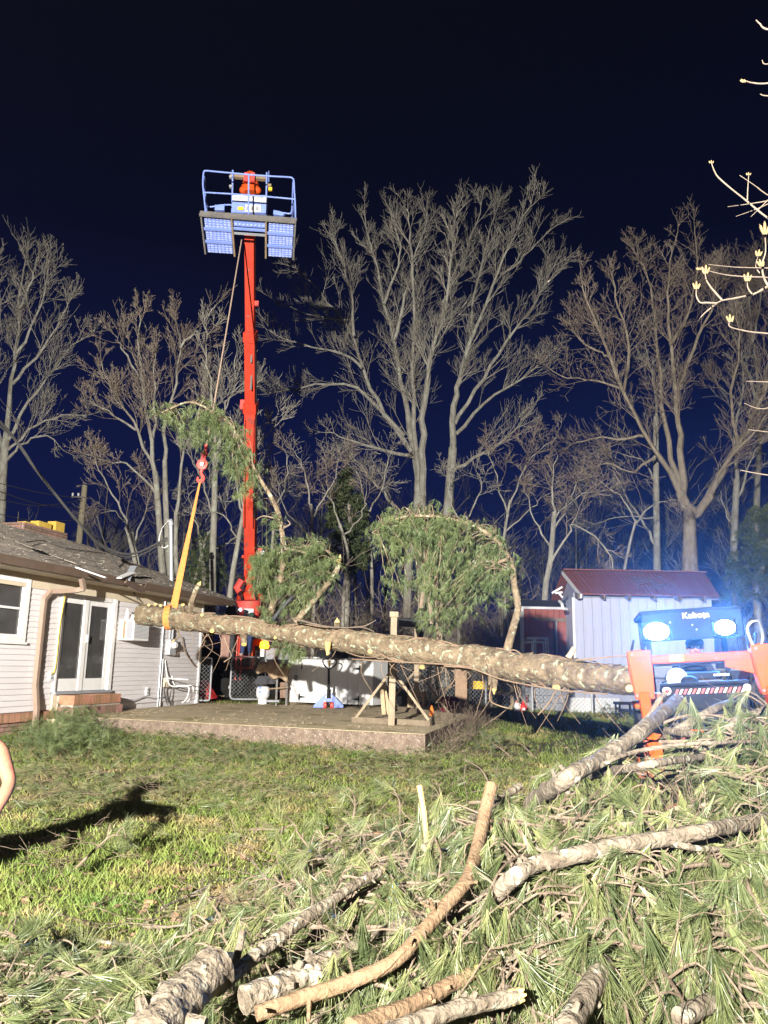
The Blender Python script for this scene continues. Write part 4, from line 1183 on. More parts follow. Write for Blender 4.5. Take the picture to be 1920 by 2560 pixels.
for k, (x0, x1, yt, dx, lab) in enumerate(((1321, 1370, 1596, 0, 'taller grey metal stand frame in front of the red shed'), (1317, 1364, 1606, 0, 'shorter grey metal stand frame in front of the red shed'))):
    Y = 22.3 - .35 * k
    t = thing('metal_stand', lab, 'stand', (P((x0 + x1) / 2, 1700, Y).x, Y, gz(3.5, Y)))
    a, b = P(x0, yt, Y), P(x1, yt, Y)
    zg = gz(a.x, Y)
    for dy in (0, .3):
        MB().tube(spline([(b.x + .02, Y + dy, zg), (b.x, Y + dy, a.z - .15), (b.x - .04, Y + dy, a.z), (b.x - .2, Y + dy, a.z + .01), (a.x, Y + dy, a.z)], 20), .022, 6).build('side_tube', MT['galv'], t, smooth=True)
        MB().tube([(a.x + .22, Y + dy, zg), (a.x + .20, Y + dy, a.z)], .02, 6).build('leg', MT['galv'], t, smooth=True)
    MB().box(((a.x + b.x) / 2, Y + .15, a.z + .025), (b.x - a.x, .4, .03)).build('top_plate', MT['galv'], t)
# ------------------------------------------------------------------ pine foliage helpers
def rot_to(ax):
    """(K,3) axes -> (K,3,3) with random roll, columns x,y,z=axis"""
    ax = ax / np.linalg.norm(ax, axis=1, keepdims=True)
    K = len(ax)
    h = np.where(np.abs(ax[:, 2:3]) > .9, np.array([[1.0, 0, 0]]), np.array([[0, 0, 1.0]]))
    x = np.cross(h, ax); x /= np.linalg.norm(x, axis=1, keepdims=True)
    y = np.cross(ax, x)
    a = RG.rand(K, 1) * 2 * np.pi
    X = x * np.cos(a) + y * np.sin(a)
    Y = np.cross(ax, X)
    return np.stack([X, Y, ax], axis=2)
def tuft_arrays(n, L, w, spread, stem=0.3, droop=0.15, seed=0, bent=True):
    """needles of a bunch along +Z; returns V, quads, tris"""
    r = np.random.RandomState(seed)
    a = r.rand(n) * 2 * np.pi
    th = spread * np.sqrt(r.rand(n)) * (0.6 + 0.5 * r.rand(n))
    ln = L * (0.72 + 0.36 * r.rand(n))
    base = np.zeros((n, 3)); base[:, 2] = -stem * L * r.rand(n)
    d = np.stack([np.sin(th) * np.cos(a), np.sin(th) * np.sin(a), np.cos(th)], 1)
    tip = base + d * ln[:, None] + np.stack([np.cos(a), np.sin(a), 0 * a], 1) * (droop * ln * r.rand(n))[:, None] + r.randn(n, 3) * 0.02 * L
    mid = base + d * (ln * 0.55)[:, None] + r.randn(n, 3) * 0.012 * L
    side = np.cross(d, r.randn(n, 3)); side /= np.linalg.norm(side, axis=1, keepdims=True)
    hw = w / 2
    V = np.stack([base - side * hw * .8, base + side * hw * .8, mid - side * hw, mid + side * hw, tip], 1)
    if bent:
        i = np.arange(n)[:, None] * 5
        return V.reshape(-1, 3), i + np.array([[0, 1, 3, 2]]), i + np.array([[2, 3, 4]])
    V = V[:, [0, 1, 4]]
    i = np.arange(n)[:, None] * 3
    return V.reshape(-1, 3), None, i + np.array([[0, 1, 2]])
def bake_tufts(pos, ax, tmpls, size=None):
    pos, ax = np.asarray(pos, float), np.asarray(ax, float)
    R = rot_to(ax)
    if size is None: size = 0.8 + 0.4 * RG.rand(len(pos))
    ch = RG.randint(0, len(tmpls), len(pos))
    Vs, Qs, Ts, o = [], [], [], 0
    for k, (v, q, t) in enumerate(tmpls):
        m = ch == k
        if not m.any(): continue
        W_ = np.einsum('kij,nj->kni', R[m], v) * size[m][:, None, None] + pos[m][:, None, :]
        K, n = W_.shape[:2]
        off = (o + np.arange(K) * n)[:, None, None]
        Vs.append(W_.reshape(-1, 3))
        if q is not None: Qs.append((q[None] + off).reshape(-1, 4))
        Ts.append((t[None] + off).reshape(-1, 3))
        o += K * n
    F = []
    if Qs: F.append(np.concatenate(Qs))
    F.append(np.concatenate(Ts))
    return np.concatenate(Vs), F

FAR_T = [tuft_arrays(18, .13, .0055, .55, seed=s, bent=False) for s in range(5)]

# ------------------------------------------------------------------ the felled pine trunk
trk = thing('felled_pine', 'long felled pine trunk with lichen spots hanging level from the orange sling', 'tree trunk', P(900, 1610, 12))
tpx = [(352, 1535, 25), (420, 1543, 25), (480, 1554, 23.5), (560, 1561, 23.5), (640, 1570, 24), (720, 1582, 25), (800, 1595, 26), (880, 1606, 29), (960, 1616, 31), (1040, 1626, 31), (1120, 1636, 31), (1200, 1650, 34), (1280, 1664, 36), (1360, 1676, 37), (1440, 1687, 37), (1520, 1695, 36), (1600, 1702, 34)]
def tY(px): return 14.3 + (px - 352) / (1600 - 352) * (9.0 - 14.3)
ctr = spline([P(x, y, tY(x)) for x, y, r in tpx], 220)
rad = [float(np.interp(i / 220 * 16, range(17), [r * tY(x) / FPX for x, y, r in tpx])) for i in range(221)]
mb = MB()
mb.tube(ctr, rad, 34)
nv = []
for q in mb.v:
    q = Vector(q)
    n1 = mnoise.noise(q * 3.1) * .028 + mnoise.noise(q * 9) * .020 + mnoise.noise(q * 22) * .014
    nv.append(q + Vector((.1, .3, 1)).normalized() * 0 + (q - ctr[min(len(nv) // 34, 220)]).normalized() * n1)
mb.v = nv
mb.build('trunk', MT['pbark'], trk, smooth=True)
def trunk_at(px):
    Y = tY(px)
    cy_ = float(np.interp(px, [t[0] for t in tpx], [t[1] for t in tpx]))
    return P(px, cy_, Y)
def stub(px, py, rpx, L=.1, a0=None, dirv=None, name='branch_stub'):
    """sawn stub whose cut face is seen at px,py"""
    c = trunk_at(px)
    f = P(px, py, tY(px) - .2)
    if dirv is not None: d = Vector(dirv).normalized()
    else:
        d = (f - c); d = Vector((d.x * .6, min(d.y, -.12), d.z)).normalized()
    r = rpx * tY(px) / FPX
    o = MB().tube([c + d * .05, f - d * .02, f], [r * 1.35, r * 1.1, r], 12).build(name, MT['pbark'], trk, smooth=True)
    MB().tube([f + d * .001, f + d * .006], [r * .93, r * .9], 12).build('cut_face', MT['cut'], o)
for a in ((530, 1577, 6), (610, 1611, 7), (688, 1594, 4), (925, 1628, 6), (1052, 1617, 5), (1055, 1668, 7), (1216, 1648, 4), (1391, 1719, 10), (1574, 1721, 10), (370, 1539, 4), (806, 1598, 3), (1405, 1662, 3), (372, 1513, 4), (388, 1511, 4), (402, 1514, 4), (457, 1512, 5), (505, 1538, 4), (980, 1607, 3)):
    stub(*a)
def stick(pxs, Y, r0, r1, name, m, parent, dy=0.0, n=8, seg=14, tip=None):
    pts = spline([P(x, y, Y + dy * i / max(1, len(pxs) - 1)) for i, (x, y) in enumerate(pxs)], seg)
    o = MB().tube(pts, [r0 + (r1 - r0) * i / seg for i in range(seg + 1)], n, rough=.06).build(name, MT[m], parent, smooth=True)
    if tip:
        d = (pts[-1] - pts[-2]).normalized()
        MB().tube([pts[-1] - d * .002, pts[-1] + d * .02, pts[-1] + d * .07], [r1 * .98, r1 * .7, r1 * .1], 7).build('broken_end', MT[tip], o)
    return o
stick([(471, 1530), (480, 1505), (490, 1475), (497, 1462)], 13.7, .06, .045, 'broken_limb', 'pbark', trk, tip='cut')
stick([(843, 1585), (843, 1556)], 12.2, .055, .05, 'branch_stub', 'pbark', trk, tip='cut')
stick([(820, 1605), (819, 1638)], 12.0, .06, .02, 'broken_limb', 'split', trk)
stick([(1238, 1660), (1238, 1695), (1236, 1722)], 10.4, .05, .035, 'broken_limb', 'pbark', trk, tip='cut')
stick([(1222, 1660), (1226, 1690), (1223, 1712)], 10.4, .035, .02, 'broken_limb', 'pbark', trk)
stick([(1420, 1645), (1436, 1619)], 9.8, .04, .03, 'broken_limb', 'newwood', trk)
stick([(440, 1570), (448, 1590), (436, 1600)], 13.8, .02, .015, 'broken_limb', 'pbark', trk, tip='cut')
stick([(730, 1545), (820, 1567), (900, 1567), (930, 1556), (940, 1550)], 12.0, .014, .006, 'dead_twig', 'paletwig', trk)
stick([(885, 1567), (912, 1570), (935, 1580), (925, 1590)], 12.0, .010, .005, 'dead_twig', 'paletwig', trk)
rnd.seed(21)
vb = MB()
for k in range(46):
    x0 = rnd.uniform(400, 1500); L = rnd.uniform(60, 260)
    pts = []
    ph = rnd.uniform(0, 6.28); hgt = rnd.uniform(-.9, .9)
    for i in range(12):
        px = x0 + L * i / 11
        if px > 1590: break
        c = trunk_at(px); r = float(np.interp(px, [t[0] for t in tpx], [t[2] for t in tpx])) * tY(px) / FPX + .014
        a = math.pi * .5 + (hgt + .35 * math.sin(ph + i * .7)) * 1.2
        pts.append(c + Vector((0, -math.sin(a) * r, math.cos(a) * r)))
    if len(pts) > 4: vb.tube(spline(pts, 22), rnd.uniform(.006, .011), 5)
for k in range(40):
    x0 = rnd.uniform(440, 1480)
    c = trunk_at(x0); r = 30 * tY(x0) / FPX
    a = c + Vector((0, -.06, -r * .9)); L = rnd.uniform(.15, .75)
    pts = [a, a + Vector((rnd.uniform(-.15, .15), rnd.uniform(-.1, .1), -L * .4)), a + Vector((rnd.uniform(-.4, .4), rnd.uniform(-.15, .15), -L))]
    vb.tube(spline(pts, 9), [.007 - .0005 * i for i in range(10)], 4)
for pxs in ([(1440, 1650), (1500, 1645), (1545, 1640), (1570, 1642)], [(1228, 1715), (1225, 1750), (1250, 1765), (1280, 1772)], [(1390, 1725), (1370, 1760), (1345, 1787)], [(560, 1590), (570, 1620), (578, 1640), (560, 1655)], [(1110, 1665), (1180, 1672), (1260, 1700), (1400, 1725), (1520, 1735)], [(880, 1648), (1000, 1655), (1100, 1660), (1180, 1668)]):
    vb.tube(spline([P(x, y, tY(x) - .26) for x, y in pxs], 24), .009, 5)
tag(vb.build('vine', MT['vine'], trk, smooth=True), kind='stuff')

def foliage(parent, limb_pts, region, nsub, ntuft, Y0, dY, seed, sz=1.0, down=.75, limb_r=.02, matn='needle_far'):
    """sub-branches springing from limb_pts to points inside px region polygons, tufts along them"""
    r_ = random.Random(seed)
    def inside(x, y):
        c = False
        for poly in region:
            j = len(poly) - 1; k_ = False
            for i in range(len(poly)):
                xi, yi = poly[i]; xj, yj = poly[j]
                if ((yi > y) != (yj > y)) and (x < (xj - xi) * (y - yi) / (yj - yi) + xi): k_ = not k_
                j = i
            c = c or k_
        return c
    xs_ = [p[0] for q in region for p in q]; ys_ = [p[1] for q in region for p in q]
    mbw = MB(); pos, ax = [], []
    n = 0; tries = 0
    while n < nsub and tries < nsub * 60:
        tries += 1
        x, y = r_.uniform(min(xs_), max(xs_)), r_.uniform(min(ys_), max(ys_))
        if not inside(x, y): continue
        if mnoise.noise(Vector((x / 48, y / 40, seed))) < -.12: continue
        n += 1
        end = P(x + r_.gauss(0, 11), y + r_.gauss(0, 9), Y0 + r_.uniform(-dY, dY))
        cands = r_.sample(limb_pts, min(9, len(limb_pts)))
        s = min(cands, key=lambda q: (q - end).length + .6 * max(0, end.z - q.z))
        L = (end - s).length
        m1 = s.lerp(end, .35) + Vector((r_.uniform(-.1, .1), r_.uniform(-.1, .1), .22 * L))
        m2 = s.lerp(end, .75) + Vector((r_.uniform(-.06, .06), r_.uniform(-.06, .06), .10 * L))
        pts = spline([s, m1, m2, end], 10)
        mbw.tube(pts, [limb_r * .6 * (1 - .08 * i) * min(1, .4 + L * .35) for i in range(11)], 4)
        nt = max(3, int(ntuft / nsub * r_.uniform(.6, 1.4)))
        for k in range(nt):
            u = r_.uniform(.35, 1.0) * 10
            i = min(int(u), 9)
            if k % 4: p = p0_ + Vector((r_.gauss(0, .045), r_.gauss(0, .05), r_.gauss(-.01, .04))) * sz
            else: p = p0_ = pts[i].lerp(pts[i + 1], u - i) + Vector((r_.gauss(0, .07), r_.gauss(0, .09), r_.gauss(-.04, .06))) * sz
            qx, qy = px_of(p)
            if not inside(qx, qy) and r_.random() < .35: continue
            if mnoise.noise(Vector((qx / 30, qy / 22, seed + 4))) < -.22 and r_.random() < .85: continue
            t = (pts[i + 1] - pts[i]).normalized()
            a = t * .5 + Vector((r_.gauss(0, .55), r_.gauss(0, .5), -down * .85 + r_.gauss(0, .42)))
            pos.append(p); ax.append(a)
    mbw.build('branchlet', MT['pbark'], parent, smooth=True)
    V, F = bake_tufts(np.array(pos), np.array(ax), FAR_T, (0.8 + .45 * RG.rand(len(pos))) * sz)
    o = np_obj('needle_spray', V, F, MT[matn], parent)
    tag(o, kind='stuff')
def px_of(p):
    d = Vector(p) - CAM
    f = d.dot(FW)
    return 960 + FPX * d.dot(RT) / f, 1280 - FPX * d.dot(UP) / f
# limb 1
def limb(pxs, Y, r0, r1, name='limb', dy=0.0, seg=40, m='pbark'):
    pts = spline([P(x, y, Y + dy * i / (len(pxs) - 1)) for i, (x, y) in enumerate(pxs)], seg)
    o = MB().tube(pts, [r0 + (r1 - r0) * (i / seg) ** .8 for i in range(seg + 1)], 9, rough=.05).build(name, MT[m], trk, smooth=True)
    return o, pts
o1, l1 = limb([(668, 1556), (687, 1495), (703, 1439), (710, 1379), (700, 1300), (687, 1260), (669, 1228), (640, 1180), (613, 1123), (579, 1062), (540, 1036), (500, 1012), (467, 1006), (425, 1022), (385, 1042)], 12.7, .062, .012, dy=-.3, seg=60)
foliage(o1, l1[34:], [[(378, 1050), (395, 1022), (470, 1008), (545, 1030), (580, 1060), (600, 1110), (570, 1140), (540, 1120), (500, 1112), (470, 1115), (440, 1070), (415, 1060)], [(520, 1090), (600, 1090), (630, 1140), (655, 1200), (668, 1235), (610, 1245), (585, 1235), (600, 1200), (560, 1190), (540, 1160), (525, 1130)]], 95, 1900, 12.6, .5, 31, .95)
foliage(o1, l1[14:32], [[(645, 1290), (690, 1285), (700, 1320), (665, 1330)], [(700, 1240), (715, 1250), (705, 1275), (695, 1265)], [(650, 1260), (600, 1250), (590, 1235), (660, 1240)]], 12, 130, 12.6, .3, 32, .8)
for pxs in ([(708, 1320), (725, 1310), (718, 1300)], [(700, 1300), (660, 1290), (640, 1300)], [(711, 1372), (750, 1378), (790, 1392)]):
    stick(pxs, 12.5, .018, .006, 'twig', 'twig', o1, seg=8, n=5)
# limb 2 (snapped)
o2, l2 = limb([(738, 1556), (770, 1518), (800, 1481), (826, 1450), (842, 1425), (846, 1406)], 12.4, .058, .045)
MB().tube([l2[-1], l2[-1] + Vector((.02, 0, .06)), l2[-1] + Vector((.03, 0, .13))], [.045, .03, .004], 7).build('broken_end', MT['cut'], o2)
o2b, l2b = limb([(842, 1428), (836, 1395), (812, 1376), (770, 1368), (720, 1370), (680, 1385), (650, 1420)], 12.5, .035, .01, dy=.5)
foliage(o2b, l2b + l2[20:], [[(600, 1440), (620, 1400), (670, 1375), (760, 1365), (820, 1370), (848, 1410), (845, 1470), (820, 1500), (780, 1545), (700, 1548), (640, 1535), (650, 1490), (630, 1470)]], 150, 3600, 12.9, .75, 33, .95)
stick([(682, 1550), (705, 1520), (732, 1491)], 12.2, .035, .02, 'dead_limb', 'dark', trk)
foliage(trk, [P(700, 1600, 12.6), P(740, 1605, 12.6), P(760, 1600, 12.6)], [[(670, 1605), (760, 1608), (745, 1640), (710, 1650), (680, 1630)]], 20, 260, 12.7, .3, 38, .9)
# limb 3 (arched)
o3, l3 = limb([(1264, 1640), (1285, 1562), (1295, 1520), (1285, 1454), (1278, 1408), (1247, 1358), (1208, 1327), (1154, 1304), (1100, 1293), (1040, 1290), (985, 1300), (930, 1332)], 10.5, .062, .012, dy=.5, seg=60)
stick([(1270, 1398), (1240, 1408), (1222, 1420), (1205, 1412)], 10.6, .03, .01, 'side_limb', 'pbark', o3)
stick([(1240, 1410), (1210, 1398), (1195, 1392)], 10.6, .012, .005, 'side_limb', 'twig', o3)
foliage(o3, l3[18:], [[(925, 1345), (950, 1312), (1040, 1292), (1110, 1296), (1170, 1315), (1230, 1350), (1265, 1400), (1280, 1450), (1272, 1490), (1240, 1520), (1210, 1540), (1160, 1545), (1120, 1580), (1080, 1600), (1060, 1570), (1040, 1520), (1005, 1500), (970, 1505), (990, 1470), (1040, 1440), (1030, 1400), (985, 1380)]], 260, 7600, 11.3, .8, 34, .9)
for pxs in ([(1010, 1300), (1060, 1420), (1080, 1560)], [(1100, 1300), (1090, 1430), (1095, 1600)], [(1150, 1310), (1110, 1450), (1100, 1610)], [(1060, 1300), (1068, 1400), (1052, 1520)]):
    stick(pxs, 11.2, .022, .03, 'hanging_limb', 'twig', o3, seg=14, n=6)

# ------------------------------------------------------------------ sling, hook block, winch cable
sl_ = thing('lifting_sling', 'orange lifting sling choked round the thin end of the hanging trunk', 'sling', P(425, 1545, 14))
tc_ = trunk_at(425)
def ribbon(pts, ws, th, name, m, parent, side):
    mb = MB()
    for a, b, w0, w1 in zip(pts[:-1], pts[1:], ws[:-1], ws[1:]): mb.beam(a, b, w0, th, side, w1, th)
    return mb.build(name, MT[m], parent)
a, b = P(501, 1199, 14.7), P(434, 1520, 14.0)
ribbon([a, a.lerp(b, .3), a.lerp(b, .7), b], [.035, .06, .11, .13], .012, 'webbing', 'sling', sl_, (0, 1, 0))
rr = .215
lp = []
for k in range(19):
    t = k / 18 * 2 * math.pi
    sh_ = (.16 * (1 - abs(k - 9) / 9))
    lp.append(tc_ + Vector((-.05 + sh_ - .1 * (1 - math.cos(t)) * .5, -math.sin(t) * rr, math.cos(t) * rr)))
mbl = MB()
for p, q in zip(lp[:-1], lp[1:]): mbl.beam(p, q, .11, .012, (p + q) / 2 - tc_)
mbl.build('choker_loop', MT['sling'], sl_)
hb = thing('crane_hook_block', 'red crane pulley block with hook above the orange sling', 'hook block', P(503, 1180, 14.7))
Yh = 14.7; s_ = Yh / FPX
c = P(506.5, 1162, Yh)
MB().tube([c + Vector((0, -.05, 0)), c + Vector((0, -.045, 0)), c + Vector((0, .045, 0)), c + Vector((0, .05, 0))], [12 * s_, 14 * s_, 14 * s_, 12 * s_], 20).build('sheave_cover', MT['redhook'], hb, smooth=True)
MB().cyl(c + Vector((0, -.065, 0)), c + Vector((0, -.05, 0)), 5 * s_, n=14).build('pin', MT['label'], hb)
MB().beam(P(509, 1150, Yh), P(513, 1128, Yh), .08, .08).build('swivel', MT['redhook'], hb)
MB().box(P(512, 1135, Yh), (.13, .1, .06)).build('shackle', MT['redhook'], hb, bevel=.01)
MB().tube([P(513, 1128, Yh), P(516, 1112, Yh)], .035, 8).build('wedge_socket', MT['redhook'], hb, smooth=True)
hk = [P(504, 1175, Yh), P(503, 1184, Yh), P(508, 1192, Yh), P(507, 1201, Yh), P(499, 1204, Yh), P(494, 1199, Yh), P(495, 1192, Yh)]
MB().tube(spline(hk, 24), [.03] * 8 + [.034] * 10 + [.034 - .003 * i for i in range(7)], 8).build('hook', MT['redhook'], hb, smooth=True)
o = MB().tube([P(516, 1112, Yh), P(534, 1019, 15.4), P(604, 600, 18.9)], .018, 8).build('winch_cable', MT['rope'], smooth=True)
tag(o, 'taut brown winch cable from the lift boom down to the red hook block', 'cable')

# ------------------------------------------------------------------ crane with man basket
cr_ = thing('boom_crane', 'red telescopic boom crane with a blue man basket at its tip', 'crane', (P(626, 1700, 24.5).x, 24.5, gz(-4.3, 24.5)))
def cbox(x0, y0, x1, y1, Y, dep, name, m, parent=cr_, bevel=0):
    a, b = P(x0, y1, Y), P(x1, y0, Y)
    return MB().box(((a.x + b.x) / 2, Y + dep / 2, (a.z + b.z) / 2), (abs(b.x - a.x), dep, abs(b.z - a.z))).build(name, MT[m], parent, bevel=bevel)
zc = gz(-4.3, 24.5)
bp = [P(627, 1495, 24.8), P(627, 1430, 24.6), P(627, 1235, 23.6), P(627, 1030, 22.4), P(625, 586, 19.3)]
MB().tube([bp[0] + Vector((0, 0, -.4)), bp[0], bp[0] + Vector((0, 0, .12)), bp[0] + Vector((0, 0, .2))], [.5, .46, .42, .3], 18).build('turret', MT['red'], cr_, smooth=True)
MB().tube([bp[0] + Vector((0, 0, .15)), bp[1]], .2, 14).build('mast_column', MT['red'], cr_, smooth=True)
MB().beam(bp[1] + Vector((0, 0, -.3)), bp[3] + (bp[2] - bp[3]) * .0, .34, .42, (0, 1, 0)).build('boom_section', MT['red'], cr_, bevel=.02)
MB().beam(bp[3] + (bp[3] - bp[4]) * .02, bp[3].lerp(bp[4], .42), .31, .36, (0, 1, 0)).build('boom_section', MT['red'], cr_, bevel=.02)
MB().beam(bp[3].lerp(bp[4], .38), bp[4], .265, .30, (0, 1, 0)).build('boom_section', MT['red'], cr_, bevel=.02)
for u, w_ in ((0.0, .40), (.42, .36)):
    q = bp[3].lerp(bp[4], u)
    MB().beam(q, q + (bp[4] - bp[3]).normalized() * .3, w_, w_ + .06, (0, 1, 0)).build('boom_collar', MT['red'], cr_, bevel=.015)
pa = MB(); 
for sg_ in (-1, 1): pa.beam(bp[2] + Vector((sg_ * .13, -.25, -1.1)), bp[3] + Vector((sg_ * .13, -.22, -.3)), .03, .03)
pa.build('edge_rail', MT['red'], cr_)
for k_, dx_ in enumerate((.155, .185)):
    MB().tube(spline([bp[2] + Vector((dx_, -.12, -.8)), bp[3] + Vector((dx_, -.12, 0)), bp[3].lerp(bp[4], .2) + Vector((dx_, -.1, 0)), bp[3].lerp(bp[4], .4) + Vector((dx_ - .03, -.1, 0))], 30), .016, 6).build('boom_hose', MT['black'], cr_, smooth=True)
for u_k in (.12, .3, .55, .8):
    q = bp[3].lerp(bp[4], u_k)
    MB().box(q + Vector((-.02, -.17, 0)), (.10, .03, .05)).build('hose_clamp', MT['steel'], cr_)
q = bp[3].lerp(bp[4], .63)
MB().box(q + Vector((.19, -.05, 0)), (.12, .1, .14)).build('boom_bracket', MT['redhook'], cr_, bevel=.01)
q = bp[3].lerp(bp[4], .04)
MB().box(q + Vector((-.24, -.05, 0)), (.14, .12, .3)).build('boom_bracket', MT['redhook'], cr_, bevel=.01)
for z_, h_ in ((.22, .5), (.34, .3)):
    q = bp[3].lerp(bp[4], z_)
    MB().beam(q + Vector((.06, -.185, -h_)), q + Vector((.06, -.185, h_)), .05, .006, (0, 1, 0)).build('worn_decal', MT['steel'], cr_)
MB().tube([P(628, 1345, 24.0), P(628, 1380, 24.1)], .09, 12).build('lift_cylinder', MT['black'], cr_, smooth=True)
MB().tube([P(628, 1380, 24.1), P(627, 1440, 24.4)], .16, 12).build('lift_cylinder', MT['red'], cr_, smooth=True)
cbox(609, 1352, 620, 1372, 24.0, .3, 'sheave_bracket', 'red', bevel=.02)
cbox(643, 1370, 656, 1392, 24.0, .3, 'winch', 'redhook', bevel=.02)
cbox(650, 1376, 661, 1398, 23.9, .2, 'winch_drum', 'galv', bevel=.02)
cbox(604, 1388, 622, 1395, 24.1, .3, 'sheave_bracket', 'red')
MB().tube([P(605, 1450, 24.0), P(592, 1470, 24.0), P(600, 1480, 24.0)], .12, 8).build('hose_bundle', 'x' and MT['redhook'], cr_, smooth=True)
for px in (604, 608, 643, 641): MB().tube(spline([P(px, 1440, 24.1), P(px - 6, 1475, 24.0), P(px, 1500, 24.1)], 10), .02, 5).build('hydraulic_hose', MT['black'], cr_, smooth=True)
MB().tube([P(622, 1500, 24.2), P(622, 1545, 24.3)], [.40, .42], 16).build('slew_base', MT['redhook'], cr_, smooth=True)
cbox(608, 1522, 634, 1546, 23.75, .05, 'white_panel', 'label')
MB().ball(P(601, 1524, 23.8), .05, 10, 6).build('marker_lamp', MT['smalllamp'], cr_, smooth=True)
cbox(588, 1550, 604, 1642, 24.2, .25, 'outrigger_post', 'red', bevel=.01)
for x in (589, 601): cbox(x, 1590, x + 3, 1700, 24.05, .08, 'ladder_rail', 'redhook')
cbox(588, 1641, 634, 1645, 24.0, .1, 'step_frame', 'redhook'); cbox(588, 1668, 634, 1672, 24.0, .1, 'step_frame', 'redhook')
cbox(588, 1645, 591, 1668, 24.0, .1, 'step_frame', 'redhook'); cbox(630, 1645, 634, 1668, 24.0, .1, 'step_frame', 'redhook')
cbox(628, 1598, 668, 1614, 24.2, .3, 'rear_beam', 'orange')
MB().prism([P(622, 1640, 24.3), P(636, 1640, 24.3), P(636, 1612, 24.3), P(628, 1612, 24.3)], (0, .2, 0)).build('fender', MT['orange'], cr_)
MB().tube([P(661, 1622, 23.9), P(661, 1617, 23.9), P(661, 1606, 23.9), P(661, 1600, 23.9)], [.12, .15, .13, .05], 14).build('beacon', MT['amber'], cr_, smooth=True)
cbox(649, 1618, 662, 1644, 23.95, .2, 'oil_filter', 'galv', bevel=.03)
cbox(663, 1622, 742, 1648, 24.2, 2.0, 'truck_bed_side', 'graypanel')
cbox(640, 1650, 760, 1700, 24.3, 2.0, 'chassis', 'black')
for px in (570, 700):
    a = P(px, 1735, 24.4); a.z = zc + .48
    MB().tube([a + Vector((0, -.0, 0)), a + Vector((0, .06, 0)), a + Vector((0, .24, 0)), a + Vector((0, .3, 0))], [.4, .48, .48, .4], 22).build('wheel', MT['rubber'], cr_, smooth=True)
# platform
pf = link('man_basket', None, P(620, 545, 18.2), cr_)
FLt, FRt = P(502, 534, 18.0), P(739, 552, 18.0)
BL, BR = P(514, 634, 19.15), P(733, 648, 19.15)
def fl(u, v): return (FLt.lerp(FRt, u)).lerp(BL.lerp(BR, u), v)
nrm = (FRt - FLt).cross(BL - FLt).normalized()
if nrm.z < 0: nrm = -nrm
def pbeam(a, b, w_, h_, name, m, up=None):
    return MB().beam(a, b, w_, h_, up or nrm).build(name, MT[m], pf)
pbeam(fl(-.01, 0), fl(1.01, 0), .06, .16, 'front_beam', 'steel')
for v in (0, 1):
    pass
pbeam(fl(0, .02), fl(0, 1), .04, .07, 'side_beam', 'steel'); pbeam(fl(1, .02), fl(1, 1), .04, .07, 'side_beam', 'steel')
pbeam(fl(.325, .05), fl(.335, 1.0), .045, .10, 'inner_beam', 'rust'); pbeam(fl(.69, .05), fl(.69, 1.0), .045, .10, 'inner_beam', 'rust')
pbeam(fl(.34, .30), fl(.68, .30), .05, .06, 'cross_beam', 'blue')
pbeam(fl(.34, .42), fl(.68, .42), .05, .04, 'cross_beam', 'graypanel')
for (u0, u1) in ((.015, .315), (.705, .985)):
    for v in (.36, .68): pbeam(fl(u0, v), fl(u1, v), .07, .045, 'cross_beam', 'blue')
    for (v0, v1) in ((.03, .34), (.39, .65), (.71, .98)):
        q = [fl(u0 + .01, v0) + nrm * .035, fl(u1 - .005, v0) + nrm * .035, fl(u1 - .005, v1) + nrm * .035, fl(u0 + .01, v1) + nrm * .035]
        pn = MB().prism(q, nrm * .006).build('floor_panel', MT['blue'], pf)
        mb = MB()
        for i in range(7):
            for j in range(5):
                a = q[0].lerp(q[1], (i + .5) / 7); b = q[3].lerp(q[2], (i + .5) / 7)
                c = a.lerp(b, (j + .5) / 5) - nrm * .014
                d = (q[1] - q[0]).normalized() * .032
                mb.beam(c - d, c + d, .03, .02, nrm)
        tag(mb.build('grip_tooth', MT['grate'], pf), kind='stuff')
q = [fl(.34, .04) + nrm * .035, fl(.68, .04) + nrm * .035, fl(.68, .26) + nrm * .035, fl(.34, .26) + nrm * .035]
MB().prism(q, nrm * .006).build('floor_panel', MT['blue'], pf)
mb = MB()
for i in range(8):
    for j in range(2):
        c = q[0].lerp(q[1], (i + .5) / 8).lerp(q[3].lerp(q[2], (i + .5) / 8), (j + .5) / 2) - nrm * .014
        d = (q[1] - q[0]).normalized() * .032
        mb.beam(c - d, c + d, .03, .03, nrm)
tag(mb.build('grip_tooth', MT['grate'], pf), kind='stuff')
def rail(pxs, Y, name='rail', r=.022, seg=26, dy=None):
    pts = [P(x, y, Y if dy is None else Y + dy[i]) for i, (x, y) in enumerate(pxs)]
    return MB().tube(spline(pts, seg) if len(pts) > 2 else pts, r, 8).build(name, MT['blue'], pf, smooth=True)
rail([(514, 530), (511, 500), (507.5, 465), (508, 440), (510, 430), (516, 427), (560, 431), (660, 439.5), (722, 443), (731, 446), (734.5, 452), (736, 480), (738, 510), (738.5, 545)], 17.98, 'top_rail', seg=80)
rail([(508, 481), (580, 485), (660, 491), (737, 498)], 17.98, 'mid_rail', .02)
for a, b in (((622, 436), (621, 536)),): rail([a, b], 17.98, 'post', .022)
for a, b, dy in (((510, 440), (517, 530), .9), ((733, 452), (729, 545), .9)): rail([a, b], 18.0, 'rear_post', .02, dy=[.0, dy])
for a, b in (((508, 481), (515, 528)), ((737, 498), (731, 545))): rail([a, b], 18.1, 'side_rail', .018, dy=[0, .8])
for a, b in (((582, 426), (580, 535)), ((667, 432), (665, 540))): rail([a, b], 18.9, 'back_post', .026)
MB().beam(P(577, 440, 19.0), P(668, 447, 19.0), .12, .1).build('mount_beam', MT['rust'], pf)
